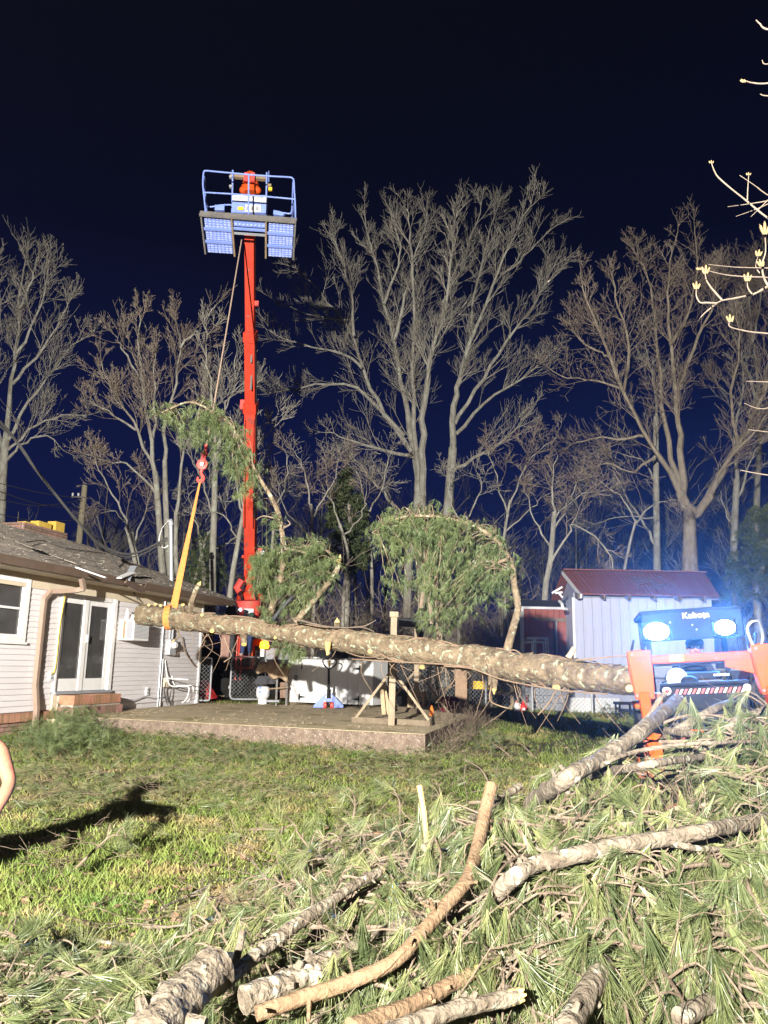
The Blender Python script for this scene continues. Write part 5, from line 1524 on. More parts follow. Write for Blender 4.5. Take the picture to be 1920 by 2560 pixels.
rail([(520, 516), (530, 517), (550, 513), (578, 512)], 18.6, 'foot_bar', .02)
rail([(690, 535), (705, 532), (725, 534), (730, 525)], 18.6, 'foot_bar', .02)
for (x0, y0, x1, y1) in ((536, 512, 561, 524),): 
    a, b = P(x0, y1, 18.5), P(x1, y0, 18.5); MB().box(((a.x + b.x) / 2, 18.55, (a.z + b.z) / 2), (b.x - a.x, .1, b.z - a.z)).build('foot_pedal', MT['blue'], pf, bevel=.01)
MB().prism([P(683, 535, 18.5), P(706, 539, 18.5), P(712, 533, 18.5), P(700, 528, 18.5), P(684, 525, 18.5)], (0, .1, 0)).build('foot_pedal', MT['blue'], pf)
cb_ = lambda x0, y0, x1, y1, Y, dep, nm, m: (lambda a, b: MB().box(((a.x + b.x) / 2, Y + dep / 2, (a.z + b.z) / 2), (b.x - a.x, dep, b.z - a.z)).build(nm, MT[m], pf))(P(x0, y1, Y), P(x1, y0, Y))
cb_(579, 488, 667, 531, 18.7, .25, 'control_box', 'blue')
cb_(581, 489, 632, 501, 18.66, .03, 'warning_label', 'label'); cb_(634, 491, 666, 505, 18.66, .03, 'warning_label', 'label')
cb_(612, 512, 652, 529, 18.66, .03, 'warning_label', 'label'); cb_(594, 517, 609, 524, 18.66, .03, 'warning_label', 'yellow')
for k in range(7): 
    cb_(586 + 11 * k, 493, 592 + 11 * k, 495, 18.645, .01, 'printed_line', 'graypanel')
for k in range(3): cb_(615 + 12 * k, 516, 623 + 12 * k, 525, 18.645, .01, 'printed_line', 'graypanel')
for x in (609, 626): cb_(x, 431, x + 11, 452, 18.75, .12, 'pad', 'redhook')
MB().tube([P(626, 487, 19.1), P(626, 470, 19.1), P(626, 455, 19.1), P(626, 440, 19.2)], [.24, .26, .20, .16], 14).build('rotator', MT['orange'], pf, smooth=True)
for x in (608, 643): MB().ball(P(x, 476, 19.0), (.11, .12, .10), 12, 7).build('rotator_lug', MT['orange'], pf, smooth=True)
rail([(672, 428), (672, 455)], 18.7, 'lamp_arm', .012)
cb_(669, 459, 678, 466, 18.65, .08, 'work_lamp', 'rust'); cb_(671, 468, 680, 475, 18.66, .05, 'lamp_guard', 'yellow')
for y in (438, 462): cb_(573, y, 580, y + 5, 18.8, .08, 'latch', 'galv')
# dark trailer beside the crane
tr_ = thing('dark_trailer', 'dark rounded tarp covered trailer standing behind the narrow gate', 'trailer', (P(560, 1700, 23.6).x, 23.6, zc))
MB().prism([P(549, 1690, 23.6), P(580, 1690, 23.6), P(586, 1600, 23.6), P(592, 1530, 23.6), P(590, 1508, 23.6), P(580, 1500, 23.6), P(566, 1520, 23.6), P(556, 1560, 23.6), P(549, 1620, 23.6)], (0, 1.6, 0)).build('tarp_cover', MT['dark'], tr_, bevel=.08)
cbx = P(564, 1660, 23.55)
MB().box((cbx.x - .05, 23.58, cbx.z + .55), (.25, .03, .9)).build('brown_panel', MT['brickbrown'], tr_)
a = P(565, 1720, 24); a.z = zc + .3
MB().tube([a, a + Vector((0, .2, 0))], .3, 16).build('wheel', MT['rubber'], tr_)
# ------------------------------------------------------------------ people
def skin_body(name, pts, edges, m, parent, sub=2, root=0):
    me = bpy.data.meshes.new(name)
    org = ORG[parent.name] if parent is not None else Vector((0, 0, 0))
    me.from_pydata([tuple(Vector(p[0]) - org) for p in pts], edges, [])
    me.materials.append(m)
    o = link(name, me, org, parent)
    md = o.modifiers.new('skin', 'SKIN')
    md.use_smooth_shade = True
    sk = me.skin_vertices[0].data
    for i, p in enumerate(pts):
        r = p[1]
        sk[i].radius = r if hasattr(r, '__len__') else (r, r)
        sk[i].use_root = (i == root)
    sd = o.modifiers.new('sub', 'SUBSURF')
    sd.levels = sub; sd.render_levels = sub
    return o
def person(label, J, clothes, skinm='skin', hat=None, group=None):
    """J: dict of joints -> world positions"""
    t = thing('person', label, 'person', (J['pelvis'].x, J['pelvis'].y, min(J['footL'].z, J['footR'].z)))
    V, E, ix = [], [], {}
    def ad(n, p, r):
        ix[n] = len(V); V.append((p, r)); return n
    def ed(a, b): E.append((ix[a], ix[b]))
    ad('pelvis', J['pelvis'], (.145, .115)); ad('waist', J['pelvis'].lerp(J['chest'], .5), (.13, .10)); ad('chest', J['chest'], (.155, .115))
    ad('neck', J['neck'], .06); ad('head0', J['neck'].lerp(J['head'], .55), .065); ad('head', J['head'], (.075, .09)); ad('crown', J['head'] + (J['head'] - J['neck']).normalized() * .10, (.06, .07))
    for a, b in (('pelvis', 'waist'), ('waist', 'chest'), ('chest', 'neck'), ('neck', 'head0'), ('head0', 'head'), ('head', 'crown')): ed(a, b)
    for s_ in 'LR':
        ad('sh' + s_, J['sh' + s_], .062); ad('ua' + s_, J['sh' + s_].lerp(J['el' + s_], .5), .050); ad('el' + s_, J['el' + s_], .040); ad('fa' + s_, J['el' + s_].lerp(J['wr' + s_], .3), .043); ad('wr' + s_, J['wr' + s_], .027)
        d = (J['wr' + s_] - J['el' + s_]).normalized()
        ad('hand' + s_, J['wr' + s_] + d * .08, (.042, .022))
        for a, b in (('chest', 'sh'), ('sh', 'ua'), ('ua', 'el'), ('el', 'fa'), ('fa', 'wr'), ('wr', 'hand')): ed(a if a == 'chest' else a + s_, b + s_)
        sd = d.orthogonal().normalized()
        for k in range(5):
            off = sd * ((k - 1.5) * .019)
            if k == 4: off = -sd * .035 - d * .045
            L = (.07, .08, .075, .06, .05)[k]
            ad('f%d%s' % (k, s_), J['wr' + s_] + d * .095 + off, .010); ed('hand' + s_, 'f%d%s' % (k, s_))
            ad('g%d%s' % (k, s_), J['wr' + s_] + d * (.095 + L * .5) + off * (1.1 if k < 4 else 1.6) + d.cross(sd) * .012, .0095); ed('f%d%s' % (k, s_), 'g%d%s' % (k, s_))
            ad('h%d%s' % (k, s_), J['wr' + s_] + d * (.095 + L * .8) + off * (1.1 if k < 4 else 1.8) + d.cross(sd) * .045, .008); ed('g%d%s' % (k, s_), 'h%d%s' % (k, s_))
        ad('hip' + s_, J['hip' + s_], .09); ad('th' + s_, J['hip' + s_].lerp(J['kn' + s_], .45), .082); ad('kn' + s_, J['kn' + s_], .056); ad('ca' + s_, J['kn' + s_].lerp(J['foot' + s_], .35), .055); ad('an' + s_, J['foot' + s_] + Vector((0, 0, .06)), .038)
        ad('toe' + s_, J['toe' + s_], (.045, .03))
        for a, b in (('pelvis', 'hip'), ('hip', 'th'), ('th', 'kn'), ('kn', 'ca'), ('ca', 'an'), ('an', 'toe')): ed(a if a == 'pelvis' else a + s_, b + s_)
    skin_body('body', V, E, MT[skinm], t)
    def cloth(nm, names, m, grow):
        sub = [(V[ix[n]][0], tuple(np.array(V[ix[n]][1] if hasattr(V[ix[n]][1], '__len__') else (V[ix[n]][1],) * 2) * 1.04 + grow)) for n in names]
        id_ = {ix[n]: i for i, n in enumerate(names)}
        skin_body(nm, sub, [(id_[a], id_[b]) for a, b in E if a in id_ and b in id_], MT[m], t)
    for nm, names, m, gr_ in clothes: cloth(nm, names, m, gr_)
    H = J['head']; up_ = (J['head'] - J['neck']).normalized(); fw = J['face'].normalized(); rt_ = fw.cross(up_).normalized()
    fc = MB()
    for s_ in (-1, 1):
        MB().ball(H + fw * .082 + rt_ * s_ * .033 + up_ * .03, .013, 8, 6).build('eye', MT['label'], t, smooth=True)
        MB().ball(H + rt_ * s_ * .088 + up_ * .01, (.02, .025, .035), 8, 6).build('ear', MT[skinm], t, smooth=True)
    MB().tube([H + fw * .08 + up_ * .03, H + fw * .115 - up_ * .01, H + fw * .08 - up_ * .02], [.010, .018, .014], 7).build('nose', MT[skinm], t, smooth=True)
    MB().ball(H + fw * .078 - up_ * .05, (.025, .02, .008), 8, 5).build('mouth', MT['redhook'], t, smooth=True)
    if hat:
        MB().ball(H + up_ * .065, (.108, .108, .085), 14, 8).build('cap_crown', MT[hat], t, smooth=True)
        MB().beam(H + up_ * .06 + fw * .07, H + up_ * .05 + fw * .2, .15, .012, up_).build('cap_brim', MT[hat], t)
    else:
        MB().ball(H + up_ * .045 - fw * .02, (.103, .108, .10), 14, 8).build('hair', MT['hair'], t, smooth=True)
    return t
LEGS = ['pelvis', 'hipL', 'thL', 'knL', 'caL', 'anL', 'hipR', 'thR', 'knR', 'caR', 'anR']
SHOE = lambda s_: ['an' + s_, 'toe' + s_]
TORSO = ['pelvis', 'waist', 'chest', 'neck']
SLEEV = ['pelvis', 'waist', 'chest', 'neck', 'shL', 'uaL', 'elL', 'faL', 'shR', 'uaR', 'elR', 'faR']
# bending worker at the left edge: only the bare right arm reaches into the frame
zgp = gz(-3, 4.9)
J = dict(pelvis=Vector((-3.02, 5.05, zgp + .88)), chest=Vector((-2.66, 4.98, zgp + .98)), neck=Vector((-2.44, 4.9, zgp + 1.08)), head=Vector((-2.62, 4.78, zgp + 1.22)), face=Vector((.75, -.4, -.5)))
J['pelvis'] = Vector((-3.0, 5.1, zgp + .50)); J['chest'] = Vector((-2.74, 5.0, zgp + .88)); J['neck'] = Vector((-2.76, 4.95, zgp + 1.04)); J['head'] = Vector((-2.84, 4.9, zgp + 1.17)); J['face'] = Vector((-.2, .9, -.4))
J['shR'] = P(-4, 1868, 4.95); J['elR'] = P(26, 1957, 4.8); J['wrR'] = P(-22, 2050, 4.62)
J['shL'] = J['chest'] + Vector((-.12, .24, .05)); J['elL'] = J['shL'] + Vector((.06, .05, -.28)); J['wrL'] = J['elL'] + Vector((.2, -.05, -.15))
J['hipL'] = J['pelvis'] + Vector((0, .10, -.06)); J['hipR'] = J['pelvis'] + Vector((0, -.10, -.06))
J['knL'] = J['hipL'] + Vector((.22, .16, .08)); J['knR'] = J['hipR'] + Vector((.20, -.26, .06))
J['footL'] = Vector((J['knL'].x - .16, J['knL'].y + .02, zgp)); J['footR'] = Vector((J['knR'].x - .16, J['knR'].y + .02, zgp))
J['toeL'] = J['footL'] + Vector((.18, -.02, .035)); J['toeR'] = J['footR'] + Vector((.18, -.05, .035))
person('person at the left edge with one bent bare arm, mostly out of view', J, [('trousers', LEGS, 'navy', .018), ('shoe', SHOE('L'), 'darkcloth', .015), ('shoe', SHOE('R'), 'darkcloth', .015), ('tank_top', ['pelvis', 'waist', 'chest'], 'shirt', .008)])
# crane operator
o_ = P(617, 1600, 23.4); zf = P(610, 1640, 23.4).z
J = dict(pelvis=Vector((o_.x, 23.55, zf + .62)), chest=Vector((o_.x + .03, 23.5, zf + 1.0)), neck=Vector((o_.x + .06, 23.45, zf + 1.18)), head=Vector((P(628, 1543, 23.3).x, 23.35, P(628, 1543, 23.3).z)), face=Vector((.5, -.8, -.2)))
J['neck'] = J['head'] + Vector((-.02, .04, -.16)); J['chest'] = J['neck'] + Vector((-.03, .05, -.2))
for s_, sg_ in (('L', 1), ('R', -1)):
    J['sh' + s_] = J['chest'] + Vector((sg_ * .19, 0, .06)); J['el' + s_] = J['sh' + s_] + Vector((sg_ * .05, -.08, -.27)); J['wr' + s_] = J['el' + s_] + Vector((-sg_ * .02, -.24, .02))
    J['hip' + s_] = J['pelvis'] + Vector((sg_ * .10, 0, -.04)); J['kn' + s_] = Vector((o_.x + sg_ * .11, 23.35, zf + .44)); J['foot' + s_] = Vector((o_.x + sg_ * .12, 23.4, zf)); J['toe' + s_] = J['foot' + s_] + Vector((sg_ * .03, -.18, .035))
person('person in a dark green cap and blue jeans working at the red crane', J, [('jeans', LEGS, 'navy', .02), ('shoe', SHOE('L'), 'galv', .012), ('shoe', SHOE('R'), 'galv', .012), ('jacket', SLEEV, 'greencap', .02)], hat='greencap')
cbox(600, 1640.5, 634, 1643.5, 23.2, .7, 'operator_step', 'redhook')

# ------------------------------------------------------------------ tractor
TX = Vector((3.28, 7.75, gz(3.2, 7.75)))
tr = thing('tractor', 'orange compact tractor with front loader and two glaring work lights', 'tractor', (0, 0, 0))
def tb(name, c, size, m, R=None, bevel=.012, parent=tr): return MB().box(c, size, R).build(name, MT[m], parent, bevel=bevel)
def arm(sx):
    x = sx * .58
    pr = [(x - .115, -.02, 1.70), (x + .115, -.02, 1.70), (x + .115, -.05, 1.50), (x + .10, -.12, 1.22), (x - .08, -.12, 1.22), (x - .115, -.03, 1.50)]
    a = MB().prism(pr, (0, .16, 0)).build('loader_arm', MT['orange'], tr, bevel=.012)
    MB().box((x - sx * .0, -.035, 1.63), (.17, .02, .02)).build('arm_rib', MT['orange'], a)
    MB().beam((x, .06, 1.64), (x, 1.3, 1.30), .09, .15).build('loader_boom', MT['orange'], tr, bevel=.01)
    MB().beam((x, -.05, 1.25), (x, -.42, .78), .10, .16, (0, 0, 1)).build('loader_boom', MT['orange'], tr, bevel=.01)
    MB().beam((x + .05 * sx, .0, 1.05), (x + .05 * sx, .9, .75), .06, .06).build('lift_cylinder', MT['black'], tr)
    MB().beam((x - sx * .02, -.5, .95), (x - sx * .02, -.35, .45), .12, .12).build('quick_hitch', MT['orange'], tr)
    for q in (-.06, .06):
        MB().tube(spline([(x + q, .02, 1.70), (x + q * .7, .0, 1.78), (x + q + .03, .1, 1.80), (x + q, .2, 1.70)], 10), .012, 6).build('hydraulic_hose', MT['rubber'], tr, smooth=True)
    for z in (1.66, 1.26): MB().cyl((x - .07, -.13 if z < 1.5 else -.03, z), (x - .07, -.145 if z < 1.5 else -.045, z), .014, n=10).build('pin', MT['steel'], tr)
arm(-1); arm(1)
MB().beam((-.48, .08, 1.60), (.48, .08, 1.60), .09, .085).build('cross_tube', MT['orange'], tr, bevel=.015)
MB().prism([(.22, .0, 1.50), (.48, .0, 1.42), (.48, .0, 1.57), (.22, .0, 1.56)], (0, .03, 0)).build('gusset', MT['orange'], tr)
lb = tb('decal', (-.22, .034, 1.605), (.13, .004, .062), 'yellow', bevel=0)
for q in (-.03, .03): MB().tube([(-.22 + q, .031, 1.6), (-.22 + q, .0305, 1.6)], .018, 8).build('pictogram', MT['steel'], lb)
# bonnet, grille guard
tb('bonnet', (0, .95, 1.12), (.62, 1.15, .52), 'steel', bevel=.10)
tb('bonnet_top', (0, .9, 1.40), (.5, .9, .12), 'black', bevel=.05)
MB().tube([(-.22, .36, 1.40), (-.20, .40, 1.40)], [.10, .11], 14).build('headlamp', MT['label'], tr, smooth=True)
MB().ball((-.10, .3, 1.36), (.09, .12, .07), 14, 8).build('air_intake', MT['black'], tr, smooth=True)
for k in range(6): MB().box((.16 + .026 * k, .36, 1.42), (.018, .006, .022)).build('model_lettering', MT['label'], tr)
tb('guard_panel', (.02, .22, 1.18), (.82, .05, .36), 'black', bevel=.02)
tb('guard_bumper', (.06, .12, 1.02), (.66, .12, .16), 'black', bevel=.03)
tb('guard_bar', (.02, .16, 1.345), (.84, .06, .035), 'black')
tb('guard_bar', (.02, .16, .90), (.84, .06, .05), 'black')
for k in range(17):
    x = -.27 + k * .042
    if x > .40: break
    z = 1.27
    MB().prism([(x, .192, z - .025), (x + .022, .192, z - .025), (x + .05, .192, z + .025), (x + .028, .192, z + .025)], (0, -.004, 0)).build('hazard_stripe', MT['redhook' if k % 2 == 0 else 'label'], tr)
em_ = MB().tube([(-.34, .193, 1.285), (-.34, .186, 1.285)], .042, 18).build('round_emblem', MT['label'], tr)
tx_ = [(-.012, .036), (-.002, .036), (-.002, .012), (.03, .01), (.034, -.008), (.016, -.018), (.008, -.034), (-.004, -.018), (-.016, -.014), (-.034, .0), (-.012, .002)]
MB().prism([(-.34 + x * .95, .185, 1.285 + z * .95) for x, z in tx_], (0, -.003, 0)).build('emblem_shape', MT['maroon'], em_)
MB().cyl((.42, .19, 1.29), (.42, .18, 1.29), .035, n=14).build('reflector', MT['galv'], tr)
for x in (-.12, .16): tb('tie_bracket', (x, .05, .88), (.12, .08, .06), 'orange')
tb('weight_bracket', (0, .25, .72), (.5, .2, .25), 'black')
MB().tube(spline([(.22, .05, .92), (.3, -.02, .96), (.36, .05, .9)], 12), .02, 8).build('tow_loop', MT['galv'], tr, smooth=True)
tb('side_panel', (-.46, .2, 1.12), (.14, .05, .3), 'metalroof')
# grapple and bucket low in front
for k in range(7):
    x = -.66 + k * .22
    MB().tube(spline([(x, -.45, .85), (x, -.75, .75), (x, -.95, .45), (x, -.9, .15)], 10), .022, 6).build('grapple_tine', MT['metalroof'], tr, smooth=True)
for z, y in ((.85, -.45), (.6, -.86), (.35, -.96)): MB().cyl((-.75, y, z), (.75, y, z), .03, n=8).build('grapple_bar', MT['metalroof'], tr)
# wheels
for sx in (-1, 1):
    for y, r, w_ in ((.75, .30, .2), (2.15, .50, .30)):
        x = sx * (.42 if y < 1 else .45)
        w_o = MB().tube([(x - w_ / 2, y, r), (x - w_ / 2 + .03, y, r), (x + w_ / 2 - .03, y, r), (x + w_ / 2, y, r)], [r * .8, r, r, r * .8], 22).build('wheel', MT['rubber'], tr, smooth=True)
        MB().cyl((x + sx * (w_ / 2 + .001), y, r), (x + sx * (w_ / 2 + .02), y, r), r * .5, n=16).build('rim', MT['orange'], w_o)
    tb('fender', (sx * .45, 2.1, 1.08), (.3, .9, .06), 'orange', bevel=.02)
tb('chassis', (0, 1.3, .62), (.4, 2.2, .35), 'black')
tb('floor_plate', (0, 1.75, .75), (1.0, .8, .05), 'black')
# canopy, posts, lights
CYB = 1.35
CX = .12
tb('canopy_visor', (CX, CYB - .05, 1.985), (1.10, .06, .33), 'black', bevel=.02)
tb('canopy_roof', (CX, CYB + .62, 2.15), (1.14, 1.25, .07), 'black', bevel=.03)
for sx in (-1, 1):
    MB().beam((CX + sx * .50, CYB, .9), (CX + sx * .50, CYB, 1.83), .055, .05, (0, 1, 0)).build('cab_post', MT['black'], tr)
    MB().beam((CX + sx * .50, CYB + 1.1, .9), (CX + sx * .50, CYB + 1.1, 2.12), .055, .05, (0, 1, 0)).build('cab_post', MT['black'], tr)
tb('windscreen_frame', (CX, CYB, 1.55), (.94, .03, .03), 'black')
tb('seat', (CX, 2.15, .98), (.45, .42, .12), 'black', bevel=.04); tb('seat_back', (CX, 2.38, 1.22), (.43, .1, .42), 'black', bevel=.04)
MB().tube([(CX + .19 * math.cos(a), 1.68 + .06 * math.sin(a), 1.36 + .18 * math.sin(a)) for a in np.linspace(0, 2 * math.pi, 22)], .014, 6).build('steering_wheel', MT['rubber'], tr, smooth=True)
MB().beam((CX, 1.5, 1.0), (CX, 1.68, 1.36), .05, .05).build('steering_column', MT['black'], tr)
LX = (CX - .41, CX + .33)
lamps = []
for k, x in enumerate(LX):
    w_, h_ = ((.28, .20), (.22, .17))[k]  # lenses built oversize, so their shape takes in the bloom
    hs_ = tb('work_light', (x, CYB - .135, 1.93), (w_ + .03, .09, h_ + .03), 'black', bevel=.015)
    lm_ = MB().tube([(x, CYB - .182, 1.93), (x, CYB - .187, 1.93), (x, CYB - .205, 1.93)], [w_ / 2, w_ / 2, w_ / 3.2], 24)
    lm_.v = [(q[0], q[1], 1.93 + (q[2] - 1.93) * h_ / w_) for q in lm_.v]
    lm_.build('lens', MT['lamp'], hs_, smooth=True)
    lamps.append(Vector((x, CYB - .23, 1.93)))
for x, z in ((-.12, 2.03), (.16, 1.93), (CX, 1.985), (.26, 2.06)): MB().ball((x, CYB - .085, z), .010, 8, 5).build('rivet_glint', MT['label'], tr, smooth=True)
cu = bpy.data.curves.new('lettering', 'FONT'); cu.body = 'Kubota'; cu.size = .095; cu.extrude = .003; cu.align_x = 'CENTER'; cu.space_character = 1.02; cu.offset = .0012
tmp = bpy.data.objects.new('tmp', cu); COL.objects.link(tmp)
dg = bpy.context.evaluated_depsgraph_get()
me = bpy.data.meshes.new_from_object(tmp.evaluated_get(dg)); COL.objects.unlink(tmp); bpy.data.objects.remove(tmp)
me.materials.clear(); me.materials.append(MT['pot'] if False else MT['label'])
lt = bpy.data.objects.new('lettering', me); COL.objects.link(lt); lt.parent = tr
lt.location = (CX + .05, CYB - .085, 2.065); lt.rotation_euler = (math.pi / 2, 0, 0); lt.scale = (1.05, 1, 1)
# hose coil on the right arm
for k in range(3): MB().tube(spline([(.5 - .02 * k, .0, 1.66), (.46, -.02, 1.86 + .03 * k), (.56, -.02, 1.93), (.6, .0, 1.78), (.57, .02, 1.68)], 16), .014, 6).build('hydraulic_hose', MT['black'] if k else MT['label'], tr, smooth=True)
tr.location = TX
tr.rotation_euler = (0, -math.radians(3.9), math.radians(-15))
bpy.context.view_layer.update()
MTR = tr.matrix_world.copy()
for k, l in enumerate(lamps):
    d_ = bpy.data.lights.new('work_light_beam', 'SPOT')
    d_.energy = (1600, 1100)[k]
    d_.color = (0.10, 0.34, 1.0)
    d_.spot_size = math.radians(100); d_.spot_blend = .8; d_.shadow_soft_size = .06
    o = bpy.data.objects.new('work_light_beam', d_); COL.objects.link(o)
    o.location = MTR @ l
    o.rotation_euler = (Vector((1.0, -2, .8)) - (MTR @ l)).to_track_quat('-Z', 'Y').to_euler()
# driver
def L2W(x, y, z): return MTR @ Vector((x, y, z))
J = dict(pelvis=L2W(.06, 2.15, 1.13), chest=L2W(.08, 2.12, 1.48), neck=L2W(.09, 2.10, 1.64), head=L2W(.10, 2.07, 1.80), face=Vector((-.3, -1, -.1)))
hd = P(1737, 1622, 9.55); sh_ = hd - J['head']
for k_ in ('chest', 'neck', 'head'): J[k_] = J[k_] + sh_ * (1 if k_ != 'chest' else .7)
for s_, sg_ in (('L', 1), ('R', -1)):
    J['sh' + s_] = J['chest'] + Vector((sg_ * .19, 0, .07)); J['el' + s_] = J['sh' + s_] + Vector((sg_ * .06, -.12, -.24)); J['wr' + s_] = J['el' + s_] + Vector((-sg_ * .08, -.24, .03))
    J['hip' + s_] = J['pelvis'] + Vector((sg_ * .1, 0, -.03)); J['kn' + s_] = J['pelvis'] + Vector((sg_ * .18, -.42, .03)); J['foot' + s_] = J['kn' + s_] + Vector((0, -.02, -.36)); J['toe' + s_] = J['foot' + s_] + Vector((0, -.18, .03))
person('person in a dark cap driving the orange tractor, seen behind the loader bar', J, [('trousers', LEGS, 'navy', .018), ('shirt', SLEEV, 'darkcloth', .02), ('shoe', SHOE('L'), 'rubber', .012), ('shoe', SHOE('R'), 'rubber', .012)], hat='darkcloth')
# ------------------------------------------------------------------ bare trees
def seg_mesh(name, segs, m, parent, origin=None):
    A = np.array([(*a, *b, r0, r1) for a, b, r0, r1 in segs])
    p, q, r0, r1 = A[:, :3], A[:, 3:6], A[:, 6:7], A[:, 7:8]
    d = q - p; d /= np.maximum(np.linalg.norm(d, axis=1, keepdims=True), 1e-6)
    h = np.where(np.abs(d[:, 2:3]) > .9, np.array([[1.0, 0, 0]]), np.array([[0, 0, 1.0]]))
    x = np.cross(h, d); x /= np.linalg.norm(x, axis=1, keepdims=True); y = np.cross(d, x)
    Vs = []
    for base, r in ((p, r0), (q, r1)):
        for k in range(3):
            a = 2 * np.pi * k / 3
            Vs.append(base + (x * np.cos(a) + y * np.sin(a)) * r)
    V = np.stack(Vs, 1)
    i = np.arange(len(A))[:, None] * 6
    F = np.concatenate([i + np.array([[0, 1, 4, 3]]), i + np.array([[1, 2, 5, 4]]), i + np.array([[2, 0, 3, 5]])])
    return np_obj(name, V.reshape(-1, 3), [F], m, parent, smooth=True, origin=origin)

def grow(segs, rr, p, d, L, r, lvl, cfg):
    n = 4 if lvl >= 2 else 6
    up, wig, spr, cnt, minr = cfg['up'], cfg['wig'], cfg['spr'], cfg['cnt'], cfg['minr']
    pts = [p]; dirs = []
    for i in range(n):
        d = (d + Vector((rr.gauss(0, wig), rr.gauss(0, wig), rr.gauss(0, wig) + up))).normalized()
        p2 = p + d * (L / n)
        a = r * (1 - .75 * i / n); b = r * (1 - .75 * (i + 1) / n)
        segs.append((p, p2, max(a, minr), max(b, minr * .8)))
        p = p2; pts.append(p); dirs.append(d)
    if lvl <= 0: return
    for k in range(cnt[lvl]):
        u = rr.uniform(.18, 1.0) * n
        i = min(int(u), n - 1)
        q = pts[i].lerp(pts[i + 1], u - i)
        dd = dirs[i]
        o = dd.orthogonal().normalized(); o.rotate(Matrix.Rotation(rr.uniform(0, 6.28), 3, dd))
        ang = rr.uniform(*spr)
        nd = dd * math.cos(ang) + o * math.sin(ang)
        grow(segs, rr, q, nd, L * rr.uniform(.42, .80) * (1.15 - .4 * u / n), r * .45, lvl - 1, cfg)

def tree(name, label, trunks, limbs, Y, cfg, seed, group=None, mt='bark', mc='crownbark', base=None, bud=None):
    """trunks/limbs: (px polyline, r0px, r1px) ; limbs spawn branches"""
    rr = random.Random(seed)
    b0 = P(trunks[0][0][0][0], trunks[0][0][0][1], Y)
    zg = gz(b0.x, Y)
    t = thing(name, label, 'tree', (b0.x, Y, zg), group)
    segs = []
    wood = MB()
    k_ = Y / FPX
    for pxs, r0, r1 in trunks:
        pts = [P(x, y, Y) for x, y in pxs]
        if pts[0].z > zg: pts = [Vector((pts[0].x + (pts[0].x - pts[1].x) * .2, Y, zg - .2))] + pts
        sp = spline(pts, 24)
        wood.tube(sp, [(r0 + (r1 - r0) * i / 24) * k_ * (1.25 if i == 0 else 1) for i in range(25)], 12, rough=.05)
    wood.build('trunk', MT[mt], t, smooth=True)
    lw = MB()
    for li, (pxs, r0, r1) in enumerate(limbs):
        dz = rr.uniform(-.22, .22) * cfg.get('depth', 1)
        L_ = 0
        pts = [P(x, y, Y) for x, y in pxs]
        Ltot = sum((a - b).length for a, b in zip(pts[:-1], pts[1:]))
        acc = 0
        np_ = []
        for i, (x, y) in enumerate(pxs):
            if i: acc += (pts[i] - pts[i - 1]).length
            np_.append(P(x, y, Y + dz * acc))
        N_ = max(10, int(Ltot * 1.6))
        sp = spline(np_, N_)
        sp = [q + Vector((rr.gauss(0, .04), rr.gauss(0, .04), rr.gauss(0, .03))) * (1 if i else 0) for i, q in enumerate(sp)]
        lw.tube(sp, [max((r0 * .88 + (r1 * .55 - r0 * .88) * (i / N_) ** .8) * k_, cfg['minr']) for i in range(N_ + 1)], 7, rough=.06)
        nchild = int(Ltot * cfg['dens'])
        for c in range(nchild):
            u = (rr.uniform(cfg.get('start', .22) ** 1.2, 1.0)) ** .85 * N_
            i = min(int(u), N_ - 1)
            q = sp[i].lerp(sp[i + 1], u - i)
            dd = (sp[i + 1] - sp[i]).normalized()
            o = dd.orthogonal().normalized(); o.rotate(Matrix.Rotation(rr.uniform(0, 6.28), 3, dd))
            ang = rr.uniform(*cfg['spr'])
            nd = (dd * math.cos(ang) + o * math.sin(ang) + Vector((0, 0, .15))).normalized()
            LL = cfg['len'] * rr.uniform(.5, 1.1) * (1.15 - .68 * u / N_)
            grow(segs, rr, q, nd, LL, max(.011, r1 * k_ * .62) , cfg['lvl'], cfg)
        dd = (sp[-1] - sp[-2]).normalized()
        grow(segs, rr, sp[-1], dd, cfg['len'] * .45, max(r1 * k_ * .6, .012), cfg['lvl'], cfg)
    lo_ = lw.build('limb', MT[mt], t, smooth=True)
    co_ = seg_mesh('crown', segs, MT[mc], t)
    if bud:
        ends = [s_[1] for s_ in segs if s_[3] <= cfg['minr'] * .85]
        ends = rr.sample(ends, min(len(ends), bud))
        V, F = bake_tufts(np.array([tuple(e_) for e_ in ends]), RG.randn(len(ends), 3), [tuft_arrays(7, .10, .016, 1.3, seed=s_, bent=False) for s_ in range(3)])
        tag(np_obj('bud_cluster', V, F, MT[mc], co_), kind='stuff')
    return t
CF = dict(up=.09, wig=.09, spr=(.35, .8), cnt=[0, 5, 5, 6], minr=.0085, dens=1.55, len=2.6, lvl=2, depth=1.0)
def cf(**k): d = dict(CF); d.update(k); return d
